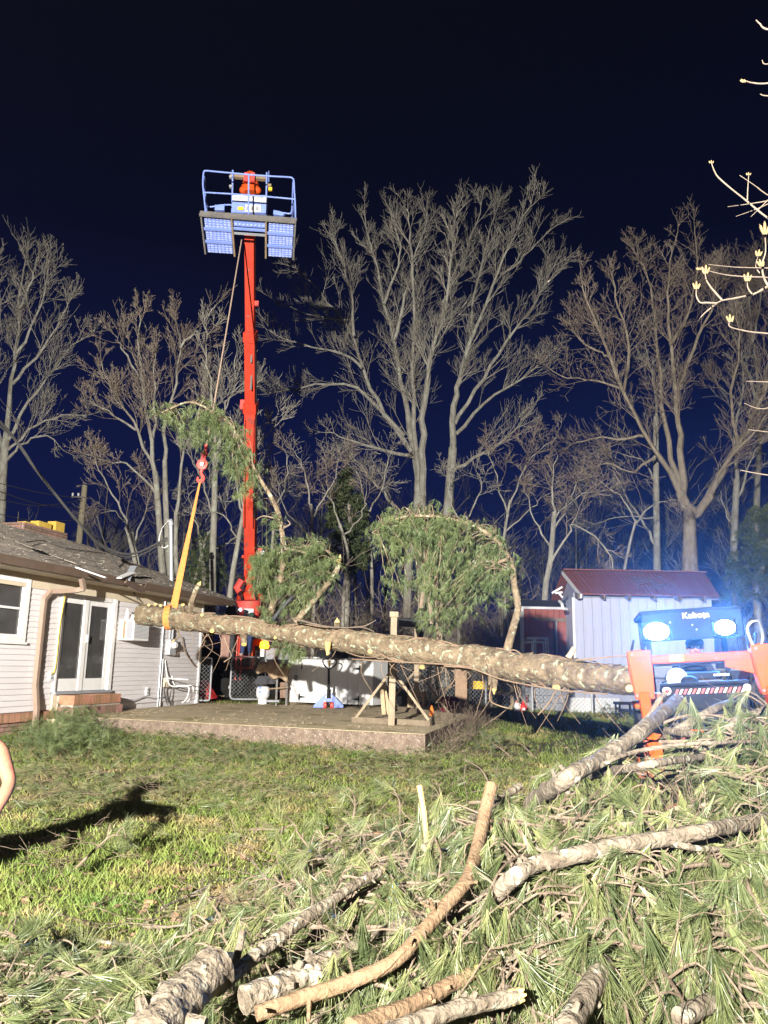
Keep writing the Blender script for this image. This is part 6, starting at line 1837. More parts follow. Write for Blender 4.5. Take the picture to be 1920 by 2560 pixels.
tree('bare_tree', 'broad bare pale barked tree filling the middle behind the pine limbs', [([(1058, 1400), (1056, 1330), (1052, 1240)], 15, 13), ([(1112, 1400), (1116, 1320), (1124, 1220), (1132, 1120)], 14, 11), ([(1022, 1400), (1040, 1300), (1046, 1200)], 11, 10)], [
    ([(1050, 1250), (1040, 1150), (1022, 1060), (1002, 940), (985, 850), (962, 760), (935, 640), (912, 545)], 11, 3),
    ([(1055, 1240), (1058, 1100), (1066, 960), (1086, 860), (1112, 790), (1128, 650), (1140, 535)], 12, 3),
    ([(1045, 1210), (1032, 1020), (1034, 850), (1030, 640), (1018, 520)], 9, 2.5),
    ([(1132, 1130), (1136, 1000), (1150, 940), (1178, 850), (1232, 720), (1280, 600), (1330, 500)], 10, 2.5),
    ([(1030, 1130), (952, 1020), (905, 920), (882, 840), (808, 740), (735, 665)], 8, 2.5),
    ([(1010, 1090), (940, 1010), (880, 965), (800, 960), (720, 975), (665, 985)], 7, 2),
    ([(905, 920), (850, 880), (760, 862), (680, 830)], 5, 2),
    ([(1136, 1060), (1200, 960), (1262, 860), (1330, 770), (1385, 660)], 7, 2.5),
    ([(1140, 1085), (1220, 1000), (1300, 950), (1375, 890)], 6, 2),
    ([(1030, 1140), (945, 1122), (875, 1102), (815, 1082)], 6, 2),
    ([(1128, 1180), (1190, 1142), (1265, 1095), (1325, 1030)], 7, 2),
    ([(1010, 1300), (955, 1230), (890, 1150)], 7, 2.5),
    ([(1088, 855), (1110, 760), (1150, 690), (1182, 590), (1205, 510)], 6, 2),
    ([(985, 850), (1008, 760), (1040, 640), (1070, 530)], 6, 2),
    ([(1178, 850), (1185, 740), (1215, 620), (1240, 520)], 5, 2),
    ([(885, 840), (880, 740), (850, 640), (830, 580)], 5, 2),
    ([(960, 760), (1000, 640), (975, 530)], 5, 2),
    ([(1240, 700), (1310, 640), (1380, 570)], 4, 2),
    ([(870, 800), (790, 790), (700, 760)], 4, 1.5)], 33, cf(dens=2.5, len=2.1, cnt=[0, 4, 5, 6], minr=.0072, wig=.065, up=.08), 101)
tree('bare_tree', 'tall bare brownish tree with thick forked trunk rising behind the metal shed', [([(1724, 1450), (1724, 1380), (1724, 1300)], 19, 16), ([(1724, 1310), (1716, 1270), (1700, 1230)], 15, 12), ([(1724, 1310), (1742, 1285), (1775, 1240)], 13, 11)], [
    ([(1705, 1240), (1680, 1190), (1622, 1100), (1562, 985), (1520, 880), (1480, 780), (1452, 700)], 10, 2.5),
    ([(1706, 1235), (1696, 1100), (1688, 980), (1676, 850), (1670, 720), (1690, 580)], 11, 2.5),
    ([(1704, 1235), (1668, 1090), (1650, 960), (1640, 820), (1618, 690), (1590, 640)], 9, 2),
    ([(1770, 1245), (1850, 1110), (1905, 990), (1945, 850), (1950, 700)], 11, 3),
    ([(1760, 1260), (1800, 1180), (1880, 1080), (1950, 1000)], 8, 2.5),
    ([(1610, 1090), (1560, 1098), (1490, 1095), (1420, 1115)], 5, 1.8),
    ([(1555, 975), (1500, 955), (1430, 945), (1370, 925)], 4, 1.6),
    ([(1640, 1140), (1580, 1180), (1520, 1160), (1440, 1180)], 5, 1.6),
    ([(1676, 860), (1720, 780), (1745, 660), (1735, 560)], 6, 2),
    ([(1690, 990), (1740, 860), (1780, 760), (1790, 680)], 7, 2),
    ([(1560, 985), (1570, 860), (1545, 750), (1530, 690)], 6, 2),
    ([(1526, 890), (1460, 860), (1420, 800)], 4, 1.6),
    ([(1845, 1120), (1830, 1000), (1850, 880), (1840, 780)], 6, 2)], 30, cf(dens=2.5, wig=.13, len=2.0, spr=(.4, 1.0), cnt=[0, 4, 5, 6], minr=.0075), 102, mt='forkbark', mc='budbark', bud=900)
tree('bare_tree', 'straight slim bare trunk left of the forked tree behind the metal shed', [([(1644, 1450), (1642, 1330), (1640, 1180), (1640, 1040)], 10, 7)], [
    ([(1636, 1360), (1612, 1310), (1565, 1240), (1530, 1170)], 5, 2), ([(1640, 1080), (1634, 960), (1610, 850)], 6, 2), ([(1641, 1200), (1600, 1150), (1540, 1130)], 3, 1.5), ([(1642, 1300), (1560, 1290), (1480, 1310)], 3, 1.3)], 31.5, cf(dens=1.5, wig=.14, len=2.0), 103)
tree('bare_tree', 'bare tree with pale trunk near the right edge beyond the tractor', [([(1838, 1480), (1836, 1330), (1842, 1200)], 11, 8)], [
    ([(1842, 1210), (1838, 1080), (1860, 950), (1850, 800)], 7, 2), ([(1840, 1260), (1880, 1150), (1930, 1050)], 5, 2), ([(1838, 1330), (1815, 1280), (1800, 1230)], 4, 1.6)], 32, cf(dens=1.6, wig=.14, len=2.2), 104)
tree('bare_tree', 'dim brown bare tree behind the others at the right edge', [([(1890, 1450), (1892, 1250), (1900, 1080)], 10, 7)], [
    ([(1900, 1090), (1890, 900), (1870, 720), (1860, 660)], 6, 2), ([(1895, 1000), (1850, 880), (1800, 760), (1790, 700)], 5, 2), ([(1900, 1000), (1930, 850), (1920, 700)], 5, 2), ([(1880, 860), (1900, 760), (1905, 640)], 4, 2), ([(1896, 1060), (1840, 1000), (1790, 960)], 4, 2)], 38, cf(dens=2.0, len=2.6, wig=.12), 105, mc='budbark', bud=900)
tree('bare_tree', 'tall bare tree at the left edge above the house roof', [([(-4, 1420), (2, 1290), (8, 1160), (14, 1100)], 13, 10)], [
    ([(12, 1110), (28, 980), (40, 860), (48, 760), (60, 650)], 9, 2.5), ([(14, 1110), (60, 1020), (105, 960), (150, 900), (205, 850)], 6, 2),
    ([(14, 1130), (80, 1070), (150, 1040), (215, 1040)], 5, 1.8), ([(36, 900), (80, 820), (110, 730), (120, 660)], 5, 2), ([(10, 1130), (-20, 1000), (-10, 860), (10, 740)], 7, 2),
    ([(16, 1150), (55, 1110), (110, 1090), (160, 1120)], 5, 1.6), ([(30, 960), (95, 890), (150, 800), (170, 760)], 5, 2), ([(48, 770), (80, 700), (95, 640)], 4, 2), ([(-10, 900), (-40, 760), (-30, 660)], 5, 2)], 30, cf(dens=2.2, len=2.0, cnt=[0, 4, 5, 5], minr=.0072), 106, bud=500)
tree('bare_tree', 'many stemmed bare tree with reddish twigs behind the house roof', [([(408, 1500), (404, 1400), (396, 1280), (388, 1180)], 10, 7), ([(428, 1500), (420, 1380), (414, 1250), (412, 1150)], 9, 6), ([(345, 1480), (338, 1410), (322, 1340)], 6, 5), ([(450, 1500), (440, 1400), (440, 1280)], 7, 5)], [
    ([(388, 1185), (372, 1080), (352, 950), (345, 840), (352, 790)], 7, 2), ([(412, 1155), (412, 1060), (438, 960), (450, 860), (440, 800)], 6, 2), ([(440, 1285), (455, 1150), (500, 1020), (520, 930)], 5, 2),
    ([(322, 1340), (300, 1270), (262, 1200), (240, 1150)], 4, 1.6), ([(386, 1180), (340, 1070), (290, 980), (250, 910)], 5, 2), ([(392, 1240), (330, 1170), (270, 1150), (215, 1140)], 4, 1.5), ([(380, 1120), (390, 1000), (385, 880)], 5, 2), ([(352, 950), (310, 880), (290, 840)], 4, 1.6), ([(450, 870), (490, 830), (500, 850)], 4, 1.6), ([(340, 1075), (270, 1030), (220, 1000)], 4, 1.5)], 28, cf(dens=2.4, len=1.7, cnt=[0, 4, 5, 6], minr=.0072), 107, mc='budbark', bud=1600)
tree('bare_tree', 'pale slim bare tree just left of the crane boom', [([(530, 1500), (532, 1380), (536, 1250), (538, 1130)], 10, 7)], [
    ([(538, 1140), (530, 1010), (515, 900), (520, 820)], 5, 2), ([(537, 1180), (560, 1060), (585, 960), (590, 890)], 4, 2), ([(534, 1300), (510, 1210), (480, 1150)], 3, 1.5), ([(538, 1080), (575, 1000), (610, 960)], 3, 1.5)], 27, cf(dens=1.7, len=1.7), 108)
tree('bare_tree', 'leaning bare trunk close behind the crane on its left', [([(572, 1520), (582, 1430), (596, 1350), (608, 1280)], 8, 5)], [
    ([(606, 1290), (612, 1200), (640, 1120), (690, 1060)], 4, 1.6), ([(596, 1350), (560, 1290), (520, 1280)], 3, 1.4), ([(606, 1280), (590, 1180), (600, 1100)], 4, 1.5)], 26.5, cf(dens=1.8, len=1.6, wig=.14), 109)
SH = cf(dens=1.9, len=1.6, wig=.17, up=.05, spr=(.5, 1.1), minr=.0075)
tree('bare_shrub_tree', 'tangled vine covered bare tree left of the metal shed', [([(1362, 1500), (1376, 1400), (1386, 1280)], 9, 6)], [
    ([(1386, 1290), (1380, 1220), (1395, 1140)], 5, 2), ([(1384, 1330), (1420, 1260), (1450, 1200)], 4, 1.5), ([(1380, 1380), (1340, 1300), (1310, 1220)], 4, 1.5), ([(1386, 1300), (1440, 1240), (1500, 1230)], 3, 1.4), ([(1372, 1420), (1420, 1340), (1432, 1310), (1500, 1350), (1535, 1420)], 4, 3)], 27, SH, 110, mc='budbark')
for k, (b, tops, lab) in enumerate((
    (((785, 1480), (782, 1380), (778, 1260)), [[(778, 1270), (760, 1180), (730, 1120)], [(780, 1300), (830, 1210), (850, 1140)], [(782, 1350), (720, 1280), (690, 1200)]], 'small bare tree between the boom and the broad tree'),
    (((690, 1470), (680, 1380), (690, 1260)), [[(690, 1270), (720, 1180), (700, 1090)], [(688, 1300), (650, 1220), (660, 1130)]], 'thin bare sapling right behind the crane boom'),
    (((1262, 1480), (1256, 1380), (1275, 1250)), [[(1275, 1260), (1320, 1160), (1390, 1090)], [(1270, 1290), (1240, 1190), (1220, 1120)], [(1262, 1330), (1320, 1280), (1360, 1240)]], 'small bare tree right of the arched pine limb'),
    (((930, 1480), (925, 1360), (915, 1270)), [[(915, 1275), (890, 1180), (850, 1150)], [(918, 1290), (960, 1200), (980, 1120)]], 'bare sapling behind the left part of the arched pine limb'),
    (((1560, 1470), (1570, 1380), (1590, 1300)), [[(1590, 1305), (1550, 1240), (1490, 1200)], [(1588, 1310), (1640, 1260), (1690, 1250)]], 'bare sapling behind the metal shed roof'),
    (((1150, 1480), (1170, 1380), (1165, 1290)), [[(1165, 1300), (1200, 1230), (1190, 1170)], [(1166, 1330), (1130, 1260), (1120, 1200)]], 'bare sapling among the right stems of the broad tree'),
    (((340, 1520), (350, 1440), (330, 1330)), [[(330, 1335), (290, 1280), (260, 1280)], [(335, 1360), (370, 1260), (380, 1200)]], 'bare sapling leaning over the house roof'),
    (((480, 1500), (500, 1400), (520, 1330)), [[(520, 1335), (560, 1270), (600, 1230)], [(510, 1360), (480, 1280), (470, 1230)], [(500, 1400), (560, 1360), (600, 1340)]], 'bare sapling in front of the slim tree left of the boom'),
    (((860, 1480), (870, 1390), (850, 1310)), [[(850, 1320), (830, 1250), (800, 1230)], [(855, 1340), (900, 1290), (915, 1230)], [(862, 1400), (800, 1350), (770, 1330)]], 'bare sapling beside the ivy covered tree'))):
    tree('bare_sapling', lab, [(list(b), 5, 3)], [(tt, 3, 1.2) for tt in tops], 26.5 + (k % 4) * .9, SH, 120 + k, mc='crownbark' if k % 2 else 'budbark')
tag(seg_mesh('roof_twigs', shed_twigs, MT['paletwig'], None), kind='stuff')
LEAF_T = [tuft_arrays(9, .16, .055, 1.5, seed=40 + s, bent=False) for s in range(4)]
def ivy_tree(name, label, poly, Y, n, seed, m='ivy', trunkpx=None, T=LEAF_T, dY=1.2):
    r_ = np.random.RandomState(seed)
    b = P(*trunkpx, Y)
    t = thing(name, label, 'tree', (b.x, Y, gz(b.x, Y)))
    top = min(poly, key=lambda q: q[1])
    MB().tube([Vector((b.x, Y, gz(b.x, Y) - .1)), P(trunkpx[0], trunkpx[1], Y), P(top[0], top[1] + 20, Y)], [.16, .13, .05], 8).build('trunk', MT['bark'], t, smooth=True)
    xs_ = [q[0] for q in poly]; ys_ = [q[1] for q in poly]
    pos = []
    cl = [(r_.uniform(min(xs_), max(xs_)), r_.uniform(min(ys_), max(ys_)), r_.uniform(.5, 1)) for _ in range(40)]
    while len(pos) < n:
        x, y = r_.uniform(min(xs_), max(xs_)), r_.uniform(min(ys_), max(ys_))
        c = False; j = len(poly) - 1
        for i in range(len(poly)):
            xi, yi = poly[i]; xj, yj = poly[j]
            if ((yi > y) != (yj > y)) and (x < (xj - xi) * (y - yi) / (yj - yi) + xi): c = not c
            j = i
        if not c: continue
        dmin = min(math.hypot(x - a, y - b_) for a, b_, _ in cl)
        if r_.rand() > math.exp(-(dmin / 16) ** 2) + .12: continue
        pos.append(tuple(P(x + r_.randn() * 3, y + r_.randn() * 3, Y + r_.uniform(-dY, dY))))
    V, F = bake_tufts(np.array(pos), r_.randn(n, 3) + np.array([0, -.4, -.3]), T)
    tag(np_obj('crown', V, F, MT[m], t), kind='stuff')
ivy_tree('ivy_covered_tree', 'ivy covered tree between the boom and the broad bare tree', [(822, 1400), (815, 1300), (830, 1230), (850, 1180), (875, 1170), (895, 1220), (918, 1290), (925, 1360), (915, 1420), (870, 1430)], 29, 1700, 5, trunkpx=(868, 1440))
ivy_tree('evergreen_tree', 'dim green evergreen at the right edge beyond the tractor', [(1800, 1500), (1820, 1400), (1840, 1330), (1880, 1270), (1940, 1260), (1950, 1500)], 27, 1500, 6, m='needle_far', trunkpx=(1890, 1480), T=FAR_T and [tuft_arrays(14, .22, .014, .9, seed=60 + s, bent=False) for s in range(3)])
ivy_tree('evergreen_tree', 'dark evergreen behind the house eave left of the crane', [(465, 1450), (470, 1380), (500, 1330), (540, 1330), (560, 1400), (570, 1470), (500, 1490)], 29, 500, 7, m='needle_far', trunkpx=(515, 1470), T=[tuft_arrays(14, .22, .014, .9, seed=60 + s, bent=False) for s in range(3)])
# far-off wood reads as one mass
segs = []
rr = random.Random(77)
c2 = cf(cnt=[0, 4, 4], len=2, minr=.010, wig=.12, spr=(.4, 1.0))
for k in range(75):
    Y = rr.uniform(38, 62); px = rr.uniform(-150, 2080)
    b = P(px, 1500, Y); zg = gz(b.x, Y)
    H = rr.uniform(6, 13) * (1.0 if 500 < px < 1500 else .8)
    lean = rr.uniform(-.06, .06)
    p0 = Vector((b.x, Y, zg - .2)); p1 = p0 + Vector((lean * H, 0, H))
    r0 = rr.uniform(.06, .15)
    n = 6
    for i in range(n): segs.append((p0.lerp(p1, i / n), p0.lerp(p1, (i + 1) / n), r0 * (1 - .12 * i), r0 * (1 - .12 * (i + 1))))
    for c in range(11):
        q = p0.lerp(p1, rr.uniform(.12, 1))
        a = rr.uniform(0, 6.28)
        grow(segs, rr, q, Vector((math.cos(a) * .8, math.sin(a) * .8, .7)).normalized(), H * .24, .03, 2, c2)
tag(seg_mesh('distant_wood', segs, MT['crownbark'], None), kind='stuff')
# understorey brush at the wood edge
segs = []
c3 = cf(cnt=[0, 4, 4], len=1, minr=.007, wig=.2, spr=(.5, 1.2), up=.02)
for k in range(210):
    Y = rr.uniform(25, 36); px = rr.uniform(420, 1980)
    b = P(px, 1600, Y)
    zg = gz(b.x, Y)
    for s_ in range(3):
        a = rr.uniform(0, 6.28)
        grow(segs, rr, Vector((b.x + rr.uniform(-.3, .3), Y, zg - .1)), Vector((math.cos(a) * .5, math.sin(a) * .5, 1)).normalized(), rr.uniform(1.4, 3.6), .014, 2, c3)
tag(seg_mesh('undergrowth', segs, MT['budbark'], None), kind='stuff')
# near twigs of a budding tree reaching in from the right edge
nt_ = thing('budding_tree', 'near pale twigs with yellowish buds reaching in from the right edge', 'tree', (3.3, 3.6, gz(3.3, 3.6)))
YB = 3.0
MB().tube([Vector((3.0, 3.5, gz(3, 3.5) - .1)), Vector((2.8, 3.4, 1.6)), Vector((2.45, 3.2, 2.8)), Vector((2.3, 3.1, 4.6))], [.055, .045, .03, .012], 10).build('trunk', MT['paletwig'], nt_, smooth=True)
TW = [([(2050, 640), (1920, 546), (1866, 502), (1801, 449), (1785, 425), (1778, 405)], 3.2), ([(2040, 560), (1920, 488), (1890, 466), (1849, 438)], 2), ([(1868, 502), (1870, 465), (1872, 435)], 1.8), ([(2030, 480), (1920, 502), (1870, 510), (1819, 517)], 2), ([(2000, 470), (1920, 510), (1885, 525), (1840, 541)], 1.8), ([(1920, 500), (1895, 525), (1877, 542)], 1.5),
      ([(2060, 640), (1920, 716), (1890, 733), (1847, 744), (1806, 751), (1792, 758)], 4.2), ([(1792, 758), (1765, 757), (1750, 756), (1741, 740), (1741, 721)], 3), ([(1806, 751), (1780, 722), (1766, 700), (1763, 682)], 3), ([(1792, 758), (1765, 780), (1748, 797)], 2.6), ([(2040, 840), (1920, 834), (1861, 827), (1824, 816), (1826, 800)], 2.6),
      ([(1950, 760), (1912, 700), (1906, 660), (1914, 629), (1912, 583)], 3.4), ([(2040, 670), (1920, 670), (1840, 668), (1771, 661)], 2), ([(2030, 700), (1920, 694), (1820, 688), (1748, 670)], 2.2), ([(1906, 690), (1890, 668), (1895, 640)], 2), ([(1880, 735), (1870, 720), (1868, 700)], 2.4),
      ([(2020, 90), (1920, 74), (1900, 60), (1890, 50)], 3.5), ([(2010, 190), (1920, 208), (1880, 207), (1862, 201)], 3.5), ([(2000, 130), (1920, 160), (1905, 150)], 2.5), ([(2000, 240), (1920, 240), (1900, 235)], 2.5), ([(2020, 1090), (1920, 1080), (1870, 1074)], 2), ([(2040, 1200), (1920, 1188), (1850, 1175)], 2.5), ([(2040, 960), (1920, 1020), (1860, 1008)], 2), ([(2040, 960), (1920, 955), (1866, 953)], 2)]
for k, (pxs, r) in enumerate(TW):
    Yk = YB + .12 * math.sin(k * 2.3)
    if pxs[0][0] > 1945:
        q0 = P(*pxs[0], Yk)
        zt0 = max(1.2, q0.z - .45); tpts = [Vector((3.0, 3.5, gz(3, 3.5) - .1)), Vector((2.8, 3.4, 1.6)), Vector((2.45, 3.2, 2.8)), Vector((2.3, 3.1, 4.6))]
        for a_, b_ in zip(tpts[:-1], tpts[1:]):
            if a_.z <= zt0 <= b_.z: q1 = a_.lerp(b_, (zt0 - a_.z) / (b_.z - a_.z))
        MB().tube(spline([q1, q1.lerp(q0, .5) + Vector((0, 0, -.05)), q0], 8), [max(r * 2.4 * YB / FPX * (1 - .07 * i), .0012) for i in range(9)], 6).build('twig', MT['paletwig'], nt_, smooth=True)
    sp = spline([P(x, y, Yk) for x, y in pxs], 16)
    MB().tube(sp, [max(r * YB / FPX * (1 - .04 * i), .0012) for i in range(17)], 7, rough=.12).build('twig', MT['paletwig'], nt_, smooth=True)
for k, (x, y, s_, a) in enumerate(((1741, 716, 1, 0), (1763, 678, 1.2, .1), (1826, 798, 1, -.1), (1912, 580, 1.8, .0), (1904, 660, 1, -.3), (1868, 697, 1.2, .1), (1895, 634, .9, .2), (1871, 432, .4, 0), (1778, 402, .4, 0), (1748, 668, .4, -.8), (1860, 200, .6, -.9))):
    c = P(x, y, YB)
    bm_ = MB()
    for q in range(3):
        dd = Vector((a + (q - 1) * .35, -.1, 1)).normalized()
        o_ = c + Vector(((q - 1) * .006, 0, -.012))
        L = .034 * s_ * (1 - .2 * abs(q - 1))
        bm_.tube([o_, o_ + dd * L * .4, o_ + dd * L * .8, o_ + dd * L], [.003, .0048 * s_ ** .5, .004 * s_ ** .5, .001], 7)
    bm_.build('bud', MT['bud'], nt_, smooth=True)
# ------------------------------------------------------------------ brush pile, logs, litter, grass
NEAR_T = [tuft_arrays(62, .185, .0020, .34 + .10 * (s % 4), seed=80 + s, droop=.22) for s in range(8)]
tuft_me = []
for k, (v, q, t) in enumerate(NEAR_T):
    me = bpy.data.meshes.new('needle_tuft')
    me.from_pydata(v.tolist(), [], q.tolist() + t.tolist())
    me.materials.append(MT['needle'])
    tuft_me.append(me)
rb = random.Random(404)
def surf(x, y): return gz(x, y) + pile(x, y)
def bough(label, pos, az, L, ntw, group, lift=.05, slope=0.0, scale=1.0, cat='pine bough', droop=.75):
    p = Vector(pos)
    t = thing('pine_bough', label, cat, p, group)
    dirv = Vector((math.cos(az), math.sin(az), slope))
    pts = [p - dirv * L * .5 + Vector((0, 0, lift * .3)), p - dirv * L * .15 + Vector((rb.uniform(-.05, .05), 0, lift + .03)), p + dirv * L * .2 + Vector((0, rb.uniform(-.05, .05), lift + .05)), p + dirv * L * .5 + Vector((0, 0, lift - .03))]
    for q in pts:
        q.z = max(q.z, gz(q.x, q.y) + .02)
    sp = spline(pts, 14)
    mb = MB(); mb.tube(sp, [.011 * scale * (1 - .055 * i) for i in range(15)], 6, rough=.1)
    ends = [(sp[-1], (sp[-1] - sp[-2]).normalized())]
    for k in range(ntw):
        i = rb.randint(3, 13)
        d = (sp[i + 1] - sp[i]).normalized()
        sd = d.cross(Vector((0, 0, 1))).normalized() * rb.choice((-1, 1))
        l_ = L * rb.uniform(.15, .38)
        q1 = sp[i] + (d * .6 + sd * .7) * l_ * .6 + Vector((0, 0, rb.uniform(.0, .08)))
        q2 = q1 + (d * .5 + sd * .6) * l_ * .5 + Vector((0, 0, rb.uniform(-.09, .02)))
        q2.z = max(q2.z, gz(q2.x, q2.y) + .02)
        w = spline([sp[i], q1, q2], 6)
        mb.tube(w, [.0055 * scale * (1 - .09 * j) for j in range(7)], 5)
        ends.append((q2, (q2 - q1).normalized()))
        if rb.random() < .4: ends.append((q1, (q1 - sp[i]).normalized()))
    mb.build('stem', MT['twig'], t, smooth=True)
    for e_, d in ends:
        a = (d * .55 + Vector((rb.gauss(0, .32), rb.gauss(-.12, .3), -droop + rb.gauss(0, .35)))).normalized()
        o = link('needle_tuft', tuft_me[rb.randrange(8)], e_ - a * .01, t)
        o.rotation_mode = 'QUATERNION'
        o.rotation_quaternion = a.to_track_quat('Z', 'Y') @ Matrix.Rotation(rb.uniform(0, 6.28), 3, 'Z').to_quaternion()
        s_ = scale * rb.uniform(.6, 1.2)
        o.scale = (s_, s_, s_)
    return t
def inpix(p):
    x, y = px_of(p)
    return -120 < x < 2040 and 1500 < y < 2700
n = 0
while n < 240:
    px, py = rb.uniform(330, 2300), rb.uniform(1790, 2600)
    p = hit(px, py, -.02)
    pl = pile(p.x, p.y)
    if pl < rb.uniform(.05, .24) or p.y > 8.6: continue
    top_ = pl > .75
    bough('green pine bough heaped in the big brush pile', p + Vector((0, 0, rb.uniform(-.02, .05))), rb.gauss(-2.2, 1.0), rb.uniform(.45, .95), rb.randint(4, 6), 'pine boughs of the brush pile', lift=rb.uniform(.02, .10), slope=-.12)
    n += 1
n = 0
while n < 34:
    px, py = rb.uniform(-40, 470), rb.uniform(2385, 2620)
    if px > 60 + (py - 2360) * 1.7: continue
    p = hit(px, py)
    bough('pale green pine bough lying on the grass at lower left', p + Vector((0, 0, .02)), rb.uniform(-3.1, 3.1), rb.uniform(.35, .7), rb.randint(4, 7), 'pine boughs on the grass at lower left', lift=.03, scale=.9, droop=.25)
    n += 1
for px, py, az, L in ((250, 2185, .4, .35), (1745 - 280, 1830, 1.4, .5), (1440, 1845, 1.5, .45), (1650, 1760, 1.7, .6), (1680, 1745, 2.4, .55), (1760, 1735, .8, .6), (1850, 1725, .4, .7), (1900, 1760, .2, .6), (1540, 1800, 2.6, .5), (880, 2060, 1.6, .4), (985, 2050, 1.8, .45), (1100, 2030, 1.7, .4), (1180, 1960, 2.4, .5), (1240, 1900, 2.9, .5), (1290, 1890, 2.9, .5), (750, 2160, 2.7, .35), (830, 2210, -2, .5), (1000, 2190, -1.6, .5)):
    p = hit(px, py, -.02)
    bough('upright green pine spray poking out of the brush pile edge', p + Vector((0, 0, .06)), az, L, 5, 'pine sprays along the top edge of the brush pile', lift=.12, slope=.35, droop=-.05)
# dense filler of the heap
pos, ax = [], []
while len(pos) < 3900:
    px, py = rb.uniform(300, 2350), rb.uniform(1770, 2650)
    p = hit(px, py, 0)
    pl = pile(p.x, p.y)
    if pl < rb.uniform(.03, .20) or p.y > 9: continue
    pos.append((p.x, p.y, p.z - rb.random() ** .8 * min(pl, .45) - .01))
    ax.append((rb.gauss(-.15, .5), rb.gauss(-.35, .5), rb.gauss(-.45, .45)))
HEAP_T = [tuft_arrays(44, .155, .0021, .6, seed=180 + s, bent=False) for s in range(6)]
V, F = bake_tufts(np.array(pos), np.array(ax), HEAP_T)
tag(np_obj('brush_heap', V, F, MT['needle'], None), kind='stuff')
segs = []
for k in range(1500):
    p = Vector(pos[rb.randrange(len(pos))])
    a = rb.uniform(0, 6.28)
    grow(segs, rb, p + Vector((0, 0, .0)), Vector((math.cos(a), math.sin(a), rb.uniform(-.3, .35))).normalized(), rb.uniform(.2, .8), .0045, 1, dict(up=0, wig=.24, spr=(.4, .9), cnt=[0, 3], minr=.0014))
tag(seg_mesh('brush_twigs', segs, MT['twig'], None), kind='stuff')
# logs and sticks traced over the pile and the lawn
def log(name, label, cat, pxs, r0, r1, m='logbark', y0=None, y1=None, lift=.0, end0=None, end1=None, n=12, group=None, seg=None, rough=.07, rise=.12):
    Y0 = y0 if y0 else hit(*pxs[0]).y; Y1 = y1 if y1 else hit(*pxs[-1]).y
    ds = [0]
    for a, b in zip(pxs[:-1], pxs[1:]): ds.append(ds[-1] + math.hypot(a[0] - b[0], a[1] - b[1]))
    ctl = []
    for i_, ((x, y), d) in enumerate(zip(pxs, ds)):
        yl = Y0 + (Y1 - Y0) * d / ds[-1] - .05
        if y0:
            yh = hit(x, y, rise if 0 < i_ < len(pxs) - 1 else min(rise, .05)).y
            if yh < yl: yl = yh
        ctl.append(P(x, y, yl))
    seg = seg or max(10, int(ds[-1] / 14))
    sp = spline(ctl, seg)
    rs = [(r0 + (r1 - r0) * i / seg) * sp[i].y / FPX for i in range(seg + 1)]
    t = thing(name, label, cat, sp[0] - Vector((0, 0, rs[0])), group)
    if n > 9 and r0 > 15:
        sp = spline(sp, seg * 2); rs = [rs[min(i // 2, seg)] * .5 + rs[min((i + 1) // 2, seg)] * .5 for i in range(seg * 2 + 1)]; n = 20
    mb = MB(); mb.tube(sp, rs, n, rough=rough * .5 if n > 6 else .1)
    if n == 20:
        cen = [Vector(q) for q in sp]
        for i, q in enumerate(mb.v):
            q = Vector(q); c = cen[min(i // 20, len(cen) - 1)]; o = q - c
            mb.v[i] = tuple(c + o * (1 + .22 * mnoise.noise(q * 6) + .16 * mnoise.noise(q * 17) + .10 * mnoise.noise(q * 41)))
    mb.build('bark', MT[m], t, smooth=True)
    if r0 >= 9:
        for q in range(max(3, seg // 4)):
            i = rb.randint(1, len(sp) - 2); d = (sp[i + 1] - sp[i]).normalized()
            o = d.orthogonal().normalized(); o.rotate(Matrix.Rotation(rb.uniform(0, 6.28), 3, d))
            o = (o + d * rb.uniform(-.2, .7)).normalized()
            L_ = rs[i] * rb.choice((1.25, 1.4, 1.7, 2.2, 3.4) if r0 < 16 else (1.15, 1.2, 1.3, 1.5, 1.8)); w_ = rs[i] * rb.uniform(.22, .42)
            kb = MB().tube([sp[i], sp[i] + o * rs[i] * .9, sp[i] + o * L_ + d * L_ * .1], [w_ * 1.5, w_ * 1.1, w_ * .8], 7, rough=.12)
            kb.build('knot_stub', MT[m], t, smooth=True)
    for e_, i, j in ((end0, 0, 1), (end1, -1, -2)):
        if e_ == 'cut':
            d = (sp[i] - sp[j]).normalized()
            MB().tube([sp[i] + d * .001, sp[i] + d * .006], [rs[i] * .92, rs[i] * .9], n).build('cut_face', MT['cut'], t)
        elif e_ == 'broken':
            d = (sp[i] - sp[j]).normalized()
            mb = MB()
            for q in range(6):
                o = d.orthogonal().normalized(); o.rotate(Matrix.Rotation(q * 1.05, 3, d))
                s_ = sp[i] + o * rs[i] * .5
                mb.tube([s_ - d * .03, s_ + d * rs[i] * rb.uniform(.1, .6), s_ + d * rs[i] * rb.uniform(.7, 1.5) + o * .004], [rs[i] * .52, rs[i] * .45, .003], 6)
            mb.build('broken_end', MT['cut'], t, smooth=True)
    return t, sp
log('pine_log', 'thick pale pine log leaning up toward the tractor out of the pile', 'log', [(1330, 2012), (1408, 1953), (1520, 1885), (1618, 1817), (1696, 1752)], 22, 17, y0=5.4, y1=5.9, end1='broken', rise=.24)
log('branch_stick', 'bare pale side branch pointing up from the leaning thick log', 'branch', [(1600, 1822), (1625, 1790), (1645, 1755), (1663, 1733)], 9, 6, y0=5.7, y1=5.8)
log('pine_log', 'mid sized log with yellow broken end just right of the leaning log', 'log', [(1660, 1850), (1704, 1820), (1789, 1772), (1828, 1758)], 12, 10, y0=5.6, y1=6.0, end1='broken')
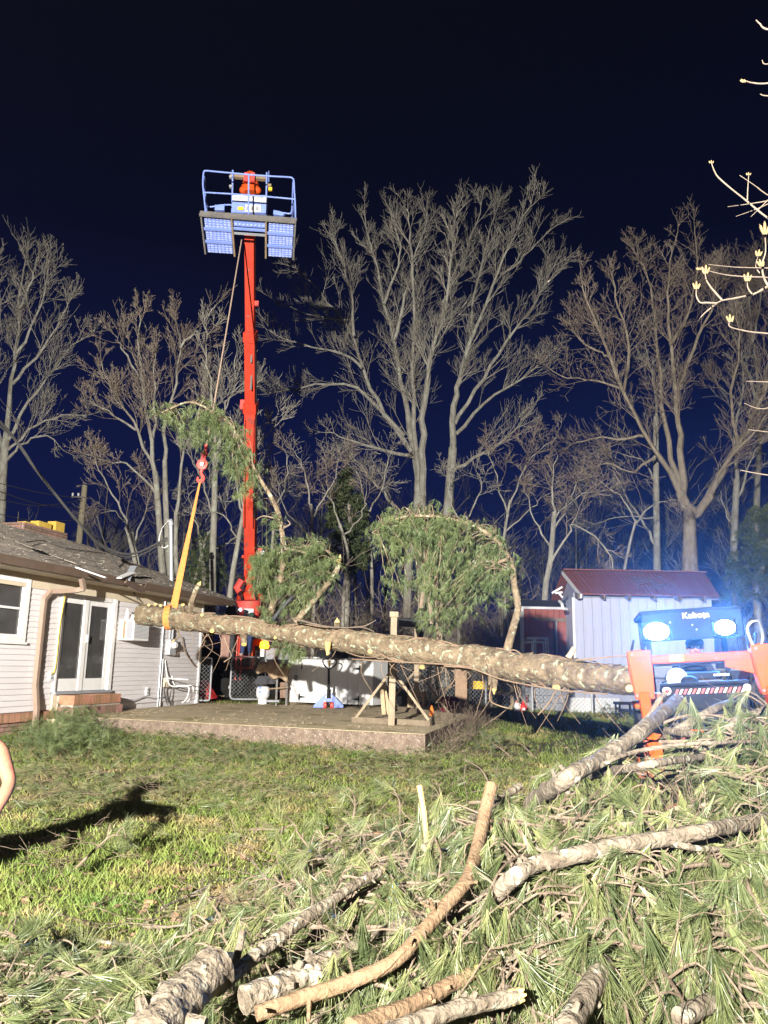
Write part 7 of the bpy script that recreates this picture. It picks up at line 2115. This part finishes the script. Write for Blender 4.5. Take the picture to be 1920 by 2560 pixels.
log('branch_stick', 'grey curved branch at the right edge top of the pile', 'branch', [(1798, 1842), (1825, 1815), (1858, 1793), (1930, 1768)], 8, 9, y0=5.2, y1=5.3, n=9)
log('branch_stick', 'long thin bare branch arching across the upper pile to the right edge', 'branch', [(1480, 1945), (1509, 1910), (1591, 1879), (1688, 1863), (1785, 1857), (1940, 1852)], 6, 4.5, y0=4.9, y1=4.9, n=8, rise=.24)
log('pine_branch', 'knobby branch with yellow cut knots below the long arching branch', 'branch', [(1480, 1935), (1591, 1918), (1669, 1904), (1790, 1888)], 12, 8, y0=4.8, y1=4.8, end1='broken', rise=.24)
log('branch_stick', 'forked branch rising from the knobby branch', 'branch', [(1669, 1902), (1700, 1868), (1760, 1858), (1800, 1850)], 7, 4, y0=4.75, y1=5.0, n=8)
log('pine_branch', 'spotted branch running right from the leaning thick log', 'branch', [(1625, 1822), (1690, 1830), (1747, 1838), (1838, 1850)], 10, 8, y0=5.55, y1=5.5)
log('pine_log', 'long curved pale log crossing the middle of the pile to the right edge', 'log', [(1180, 2290), (1280, 2198), (1338, 2160), (1435, 2139), (1533, 2118), (1610, 2104), (1708, 2087), (1785, 2073), (1940, 2046)], 20, 17, y0=3.4, y1=4.1, rise=.27)
log('branch_stick', 'grey branch just under the long curved log near the right edge', 'branch', [(1599, 2106), (1688, 2112), (1762, 2122), (1940, 2126)], 8, 6, y0=3.7, y1=3.7, n=9, rise=.24)
log('pine_branch', 'smooth brown club like branch standing up at the pile front', 'branch', [(1230, 1962), (1213, 2030), (1196, 2109), (1169, 2197), (1115, 2263), (1057, 2329), (987, 2402), (871, 2456), (756, 2494), (640, 2535)], 15, 17, 'brownbark', y0=3.75, y1=2.75, rough=.04, rise=.27)
log('yellow_stick', 'upright stick with peeling yellow bark left of the club branch', 'stick', [(1049, 1966), (1055, 2000), (1061, 2039), (1068, 2112)], 7, 6.5, 'split', y0=4.4, y1=4.35, end0='cut')
log('pine_branch', 'grey straight branch sloping up behind the club branch', 'branch', [(1060, 2120), (1080, 2109), (1161, 2058), (1300, 1965)], 9, 9, y0=4.2, y1=4.9)
log('pine_log', 'straight spotted log at the left flank of the pile', 'log', [(540, 2470), (640, 2390), (740, 2313), (871, 2224), (952, 2178)], 19, 10, y0=2.95, y1=3.75, end1='cut', rise=.2)
log('pine_log', 'thick buried log behind the lower club branch', 'log', [(610, 2500), (770, 2435), (910, 2371), (1062, 2308)], 30, 25, y0=2.85, y1=3.35)
log('pine_log', 'pinkish barked log at the bottom centre of the pile', 'log', [(880, 2575), (1026, 2514), (1180, 2433)], 23, 15, 'brownbark', y0=2.5, y1=2.85, end1='broken')
log('pine_log', 'pale bottom log right of the pinkish log', 'log', [(960, 2590), (1141, 2523), (1290, 2490)], 22, 18, y0=2.45, y1=2.6, end1='broken')
log('pine_log', 'big grey bark log chunk at the bottom left of the pile', 'log', [(375, 2600), (440, 2510), (540, 2420)], 62, 46, y0=2.6, y1=2.95, end1='broken', n=20, rough=.09)
log('branch_stick', 'short upright grey stub above the big bark chunk', 'stick', [(606, 2329), (598, 2370), (584, 2420)], 8, 10, y0=3.2, y1=3.1)
log('pine_log', 'dark hollow bark slab at the bottom right of the pile', 'log', [(1415, 2580), (1465, 2490), (1513, 2411)], 34, 24, y0=2.4, y1=2.75, n=14)
log('pine_log', 'yellowish short log at the bottom right among needles', 'log', [(1700, 2545), (1760, 2515), (1820, 2486)], 22, 17, y0=2.45, y1=2.65, end1='cut')
for k, (pxs, r0, r1, lab) in enumerate((
    ([(177, 2338), (270, 2356), (444, 2375), (530, 2405), (598, 2437)], 4, 4, 'long thin pale twig running into the big bark chunk'),
    ([(285, 2394), (347, 2410), (444, 2433), (530, 2470), (594, 2498)], 3.5, 4, 'second long thin twig below the first at lower left'),
    ([(181, 2192), (200, 2207), (231, 2219), (290, 2232), (345, 2236)], 4.5, 2.5, 'curved twig with blunt end lying by the long shadow'),
    ([(405, 2269), (470, 2240), (525, 2213)], 3, 3, 'straight twig on the open grass left of centre'),
    ([(848, 2074), (876, 2100), (902, 2128)], 6, 7, 'short forked stick with yellow end beside the pile'),
    ([(844, 2128), (870, 2129), (904, 2127)], 6, 5, 'short stick lying across the forked stick foot'),
    ([(763, 2136), (790, 2138), (833, 2147), (870, 2170), (904, 2195)], 4.5, 3, 'bent twig pointing left from the pile edge'),
    ([(401, 1896), (470, 1882), (521, 1874), (620, 1860)], 4.5, 2.5, 'long pale stick in the litter below the patio'),
    ([(309, 1958), (360, 1948), (408, 1939)], 6.5, 6, 'short log in the litter left of centre'),
    ([(313, 1964), (370, 1974), (440, 1978)], 4, 2.5, 'stick touching the short log in the litter'),
    ([(555, 1958), (585, 1957), (615, 1967)], 6.5, 5, 'short curved log in the litter near centre'),
    ([(228, 2008), (300, 1992), (345, 1978)], 3, 2.5, 'thin stick on the grass below the short log'),
    ([(48, 1972), (127, 1927), (140, 1895), (154, 1869), (185, 1840), (230, 1828)], 7, 2.5, 'forked branch on the litter beside the bent arm'),
    ([(240, 2073), (290, 2062), (320, 2045), (345, 2040)], 2.5, 2, 'thin twig on the grass above the long shadow'),
    ([(795, 1890), (830, 1900), (875, 1914)], 4, 2.5, 'stick on the grass under the patio front'),
    ([(990, 1912), (1030, 1900), (1055, 1894)], 3, 2.5, 'stick near the patio corner'),
    ([(600, 2075), (680, 2073), (720, 2078)], 3, 2.5, 'pale twig left of the forked stick'),
    ([(865, 2032), (920, 2034), (955, 2018)], 4, 2.5, 'dead twig on the grass above the forked stick'),
    ([(355, 2318), (420, 2317), (465, 2310)], 4, 3, 'brown stick on the grass left of the stub'),
    ([(1340, 1895), (1360, 1850), (1372, 1838)], 3, 2, 'thin twig standing at the top left of the pile'),
    ([(490, 2155), (505, 2135), (510, 2130)], 2.5, 2, 'tiny twig on the grass right of the shadow'))):
    ground_ys = None
    log('fallen_stick', lab, 'stick', pxs, r0, r1, 'twig' if k % 3 else 'logbark', n=7, end0='cut' if k in (2, 4, 9) else None)
# long bare branches sweeping up through the pile from lower left to upper right
rs_ = random.Random(51)
for k in range(62):
    x0, y0_ = rs_.uniform(420, 1750), rs_.uniform(2020, 2560)
    if pile(*hit(x0, y0_).xy) < .12: continue
    L = rs_.uniform(150, 520); an = rs_.gauss(-.42, .28)
    bnd = rs_.uniform(-.25, .25)
    pts = [(x0 + L * u * math.cos(an) - L * bnd * u * (1 - u) * math.sin(an), y0_ + L * u * math.sin(an) + L * bnd * u * (1 - u) * math.cos(an)) for u in (0, .33, .66, 1)]
    if max(p[0] for p in pts) > 1990 or min(p[1] for p in pts) < 1880: continue
    if pile(*hit(*pts[-1]).xy) < .15: continue
    r0_ = rs_.choice((2.2, 3, 3, 4, 5.5, 8))
    t_, sp_ = log('bare_branch', 'bare branch sweeping up to the right through the brush pile', 'branch', pts, r0_, r0_ * .45, 'twig' if r0_ < 5 else 'logbark', y0=hit(*pts[0], .10).y, y1=hit(*pts[-1], .10).y, n=8, group='bare branches woven through the brush pile')
    mb = MB()
    for q in range(rs_.randint(1, 4)):
        i = rs_.randint(2, len(sp_) - 3); d = (sp_[i + 1] - sp_[i]).normalized()
        o = d.orthogonal().normalized(); o.rotate(Matrix.Rotation(rs_.uniform(0, 6.28), 3, d))
        l_ = rs_.uniform(.08, .3); w0 = sp_[i]
        mb.tube(spline([w0, w0 + (d * .7 + o * .6) * l_ * .5, w0 + (d + o * .7) * l_ * .9 + Vector((0, 0, rs_.uniform(-.06, .06)))], 7), [.0036 - .0003 * j for j in range(8)], 5)
    mb.build('side_twig', MT['twig'], t_, smooth=True)
for k in range(30):
    px, py = rs_.uniform(480, 1880), rs_.uniform(2060, 2540)
    p = hit(px, py, .16)
    if pile(p.x, p.y) < .15: continue
    bough('small green pine bough thrown over the logs of the brush pile', p, rs_.gauss(-2.0, .9), rs_.uniform(.3, .55), 4, 'pine boughs thrown over the logs', lift=.03, slope=-.2, scale=.85)
# yellow split chips
for k, (px, py, s_, lab) in enumerate(((700, 2330, .06, 'yellow wood chip at the left flank of the pile'), (790, 2310, .07, 'split yellow wood chunk left of the thick buried log'), (1190, 2225, .035, 'small yellow chip by the club branch'), (1520, 2110, .03, 'yellow chip under the curved log'), (1835, 2455, .045, 'yellow chip among needles at lower right'), (1745, 2440, .035, 'pale chip left of the yellow chip at lower right'), (1130, 2440, .05, 'orange split chip on the pinkish log'), (475, 2490, .06, 'yellow split strip on the bark chunk'), (610, 2430, .07, 'broad yellow split piece beside the stub'), (350, 2530, .04, 'yellow chip at the bottom left'), (537, 1891, .06, 'orange sawn disc on the litter below the patio'), (350, 1980, .03, 'small orange chip in the litter'), (1285, 1880, .07, 'brown wood lump at the top left of the pile'))):
    p = hit(px, py, -.03)
    mb = MB()
    a = rb.uniform(0, 6.28); d = Vector((math.cos(a), math.sin(a) * .4, rb.uniform(-.1, .5))).normalized()
    if k == 10: mb.tube([p + Vector((0, -.01, s_)), p + Vector((0, -.03, s_))], s_ * .9, 14)
    else:
        o = d.orthogonal().normalized()
        mb.prism([p + d * s_ * u + o * s_ * w for u, w in ((-1, -.3), (-.4, -.5), (.6, -.42), (1.1, -.05), (.7, .35), (-.3, .5), (-1.05, .25))], d.cross(o) * s_ * .5)
    t = mb.build('wood_chip', MT['cut' if k != 12 else 'brownbark'])
    tag(t, lab, 'wood chip')
for k, (px, py, lab) in enumerate(((375, 2264, 'pine cone on the grass left of the straight twig'), (585, 2308, 'pine cone just above the upright stub'), (945, 2092, 'pine cone on the grass by the forked stick'), (1706, 2262, 'left pine cone of the pair hanging in the pile'), (1727, 2270, 'right pine cone of the pair hanging in the pile'))):
    p = hit(px, py, -.02)
    t = thing('pine_cone', lab, 'pine cone', p)
    MB().tube([p + Vector((-.04, 0, .02)), p + Vector((-.02, 0, .02)), p + Vector((.02, 0, .02)), p + Vector((.045, 0, .02))], [.008, .016, .014, .004], 8).build('core', MT['cone'], t, smooth=True)
    mb = MB()
    for i in range(5):
        for j in range(7):
            an = j * .9 + i * .45; c = p + Vector((-.035 + i * .017, 0, .02)); rv = Vector((0, math.cos(an), math.sin(an)))
            mb.add([c + rv * .012 + Vector((0, -.004, 0)), c + rv * .012 + Vector((0, .004, 0)), c + rv * .025 + Vector((.014, .003, 0)), c + rv * .025 + Vector((.014, -.003, 0))], [(0, 1, 2, 3)])
    tag(mb.build('scale', MT['cone'], t), kind='stuff')

# litter of fallen needles and twigs over the lawn
pos, ax = [], []
while len(pos) < 3600:
    px, py = rb.uniform(30, 1330), rb.uniform(1835, 2120)
    p = hit(px, py)
    w = 1.0 if py < 1960 else max(.1, 1 - (py - 1960) / 130)
    nn = mnoise.noise(Vector((p.x * .8, p.y * .6, 3)))
    if px > 1080: w *= .5
    if rb.random() > w * (0.55 + 1.0 * nn): continue
    if pile(p.x, p.y) > .25 or p.z > .3: continue
    pos.append((p.x, p.y, p.z + rb.uniform(.01, .16) * (1 if py < 1920 else .45)))
    a = rb.uniform(0, 6.28)
    ax.append((math.cos(a), math.sin(a), rb.gauss(.0, .35)))
LIT_T = [tuft_arrays(15, .15, .0046, .5, seed=280 + s, bent=False) for s in range(5)]
V, F = bake_tufts(np.array(pos[::2]), np.array(ax[::2]), LIT_T)
tag(np_obj('needle_litter', V, F, MT['needle_dry'], None), kind='stuff')
V, F = bake_tufts(np.array(pos[1::2]), np.array(ax[1::2]), LIT_T)
tag(np_obj('green_needle_litter', V, F, MT['needle'], None), kind='stuff')
# needle straw and crumbs blown over the patio
pos, ax = [], []
for k in range(900):
    u, v = rb.random(), rb.random() ** 1.4
    q = c_fl.lerp(c_fr, u).lerp(c_ml.lerp(c_br, u) if False else c_bl.lerp(c_br, u), v)
    if mnoise.noise(Vector((q.x * .9, q.y * .7, 8))) < -.05: continue
    pos.append((q.x, q.y, ZP + .012)); a = rb.uniform(0, 6.28); ax.append((math.cos(a), math.sin(a), rb.gauss(.02, .05)))
V, F = bake_tufts(np.array(pos), np.array(ax), [tuft_arrays(6, .08, .006, 1.1, seed=380 + s, bent=False) for s in range(5)])
V[:, 2] = np.maximum(V[:, 2], ZP + .003)
tag(np_obj('patio_needle_straw', V, F, MT['lumber'], None), kind='stuff')
# mounded brush against the patio at left
pos, ax = [], []
for k in range(1500):
    px, py = rb.gauss(170, 70), rb.gauss(1850, 26)
    if rb.random() < .3: px, py = rb.uniform(100, 700), rb.gauss(1885, 14)
    p = hit(max(20, px), max(1815, min(py, 1915)))
    if p.z > .3: continue
    pos.append((p.x, p.y - rb.uniform(0, .4), p.z + rb.uniform(.02, .38) * math.exp(-((px - 190) / 130) ** 2) + .05))
    ax.append((rb.gauss(.2, .6), rb.gauss(-.2, .5), rb.gauss(.25, .5)))
V, F = bake_tufts(np.array(pos), np.array(ax), LIT_T)
tag(np_obj('brush_drift', V, F, MT['needle_far'], None), kind='stuff')
segs = []
for k in range(760):
    px, py = rb.uniform(30, 1300), rb.uniform(1840, 2330)
    if py > 2020 and rb.random() < .6: continue
    p = hit(px, py)
    if p.z > .3: continue
    a = rb.uniform(0, 6.28)
    grow(segs, rb, p + Vector((0, 0, .015)), Vector((math.cos(a), math.sin(a), rb.uniform(0, .12))).normalized(), rb.uniform(.2, .8), .0045, 1, dict(up=-.02, wig=.16, spr=(.4, .9), cnt=[0, 2], minr=.0022))
tag(seg_mesh('twig_litter', segs, MT['twig'], None), kind='stuff')
# scrub beside the patio's right side
segs = []
for k in range(150):
    u = rb.uniform(0, 1)
    b = c_fr.lerp(c_br, u * .6) + Vector((rb.uniform(.05, .45), rb.uniform(-.2, .2), 0))
    grow(segs, rb, Vector((b.x, b.y, gz(b.x, b.y))), Vector((rb.gauss(0, .5), rb.gauss(0, .4), .6)).normalized(), rb.uniform(.2, .65), .005, 1, dict(up=0, wig=.2, spr=(.4, .9), cnt=[0, 4], minr=.003))
tag(seg_mesh('patio_scrub', segs, MT['twig'], None), kind='stuff')
# grass blades
N = 340000
yy = 2.6 + (22 - 2.6) * RG.rand(N) ** 1.7
xx = (RG.rand(N) * 1.62 - .82) * (yy + 1.0)
def vnoise(x, y, s, o):
    gx = np.random.RandomState(o).rand(64, 64)
    fx, fy = (x * s) % 63, (y * s) % 63
    i, j = fx.astype(int), fy.astype(int); u, v = fx - i, fy - j
    return gx[i, j] * (1 - u) * (1 - v) + gx[(i + 1) % 64, j] * u * (1 - v) + gx[i, (j + 1) % 64] * (1 - u) * v + gx[(i + 1) % 64, (j + 1) % 64] * u * v
dn = .5 * vnoise(xx + 40, yy, 1.1, 1) + .3 * vnoise(xx + 40, yy, 3.1, 2) + .2 * vnoise(xx + 40, yy, 7.3, 3)
keep = dn > .36 * RG.rand(N) + .22
pp = 1.33 * np.exp(-(((xx - 3.15) / 2.2) ** 2 + ((yy - 5.2) / 2.0) ** 2)) + .42 * np.exp(-(((xx - .9) / 1.3) ** 2 + ((yy - 3.5) / 1.3) ** 2))
keep &= pp < .30
# keep off the patio and the house
def side(a, b): return (b.x - a.x) * (yy - a.y) - (b.y - a.y) * (xx - a.x)
ring = [c_fr, c_br, c_bl, c_ml, c_fl]
ins = np.ones(N, bool)
for a, b in zip(ring, ring[1:] + ring[:1]): ins &= side(a, b) > -0.02
keep &= ~ins
keep &= ((xx - C1.x) * n_out.x + (yy - C1.y) * n_out.y) > 0.03
xx, yy, dn = xx[keep], yy[keep], dn[keep]
n = len(xx)
zz = np.array([gz(a, b) for a, b in zip(xx, yy)]) - .004
h = (.022 + .045 * RG.rand(n)) * (.6 + .9 * dn) * (1 + .02 * yy)
a = RG.rand(n) * 2 * np.pi
w = (.0022 + .0016 * RG.rand(n)) * (.7 + yy * .16)
lean = h * (.3 + 1.0 * RG.rand(n)); b = RG.rand(n) * 2 * np.pi
V = np.stack([np.stack([xx - np.cos(a) * w, yy - np.sin(a) * w, zz], 1), np.stack([xx + np.cos(a) * w, yy + np.sin(a) * w, zz], 1), np.stack([xx + np.cos(b) * lean, yy + np.sin(b) * lean, zz + h], 1)], 1).reshape(-1, 3)
tag(np_obj('grass', V, [np.arange(3 * n).reshape(-1, 3)], MT['grass'], None, origin=(0, 0, 0)), kind='stuff')
# brown leaves on the far lawn
leaf_me = bpy.data.meshes.new('fallen_leaf')
Vl, Fl = MB(), None
mb = MB()
for k in range(1100):
    px, py = (rb.uniform(1050, 1560), rb.uniform(1795, 1930)) if k < 400 else (rb.uniform(0, 1100), rb.uniform(1900, 2400))
    p = hit(px, py)
    if pile(p.x, p.y) > .2: continue
    a = rb.uniform(0, 6.28); s_ = rb.uniform(.02, .045)
    u, v = Vector((math.cos(a), math.sin(a), rb.uniform(-.3, .3))) * s_, Vector((-math.sin(a), math.cos(a), rb.uniform(-.3, .3))) * s_ * .6
    c = p + Vector((0, 0, .02))
    mb.add([c - u, c + v, c + u, c - v + Vector((0, 0, .008))], [(0, 1, 2, 3)])
tag(mb.build('fallen_leaves', MT['brownbark']), kind='stuff')
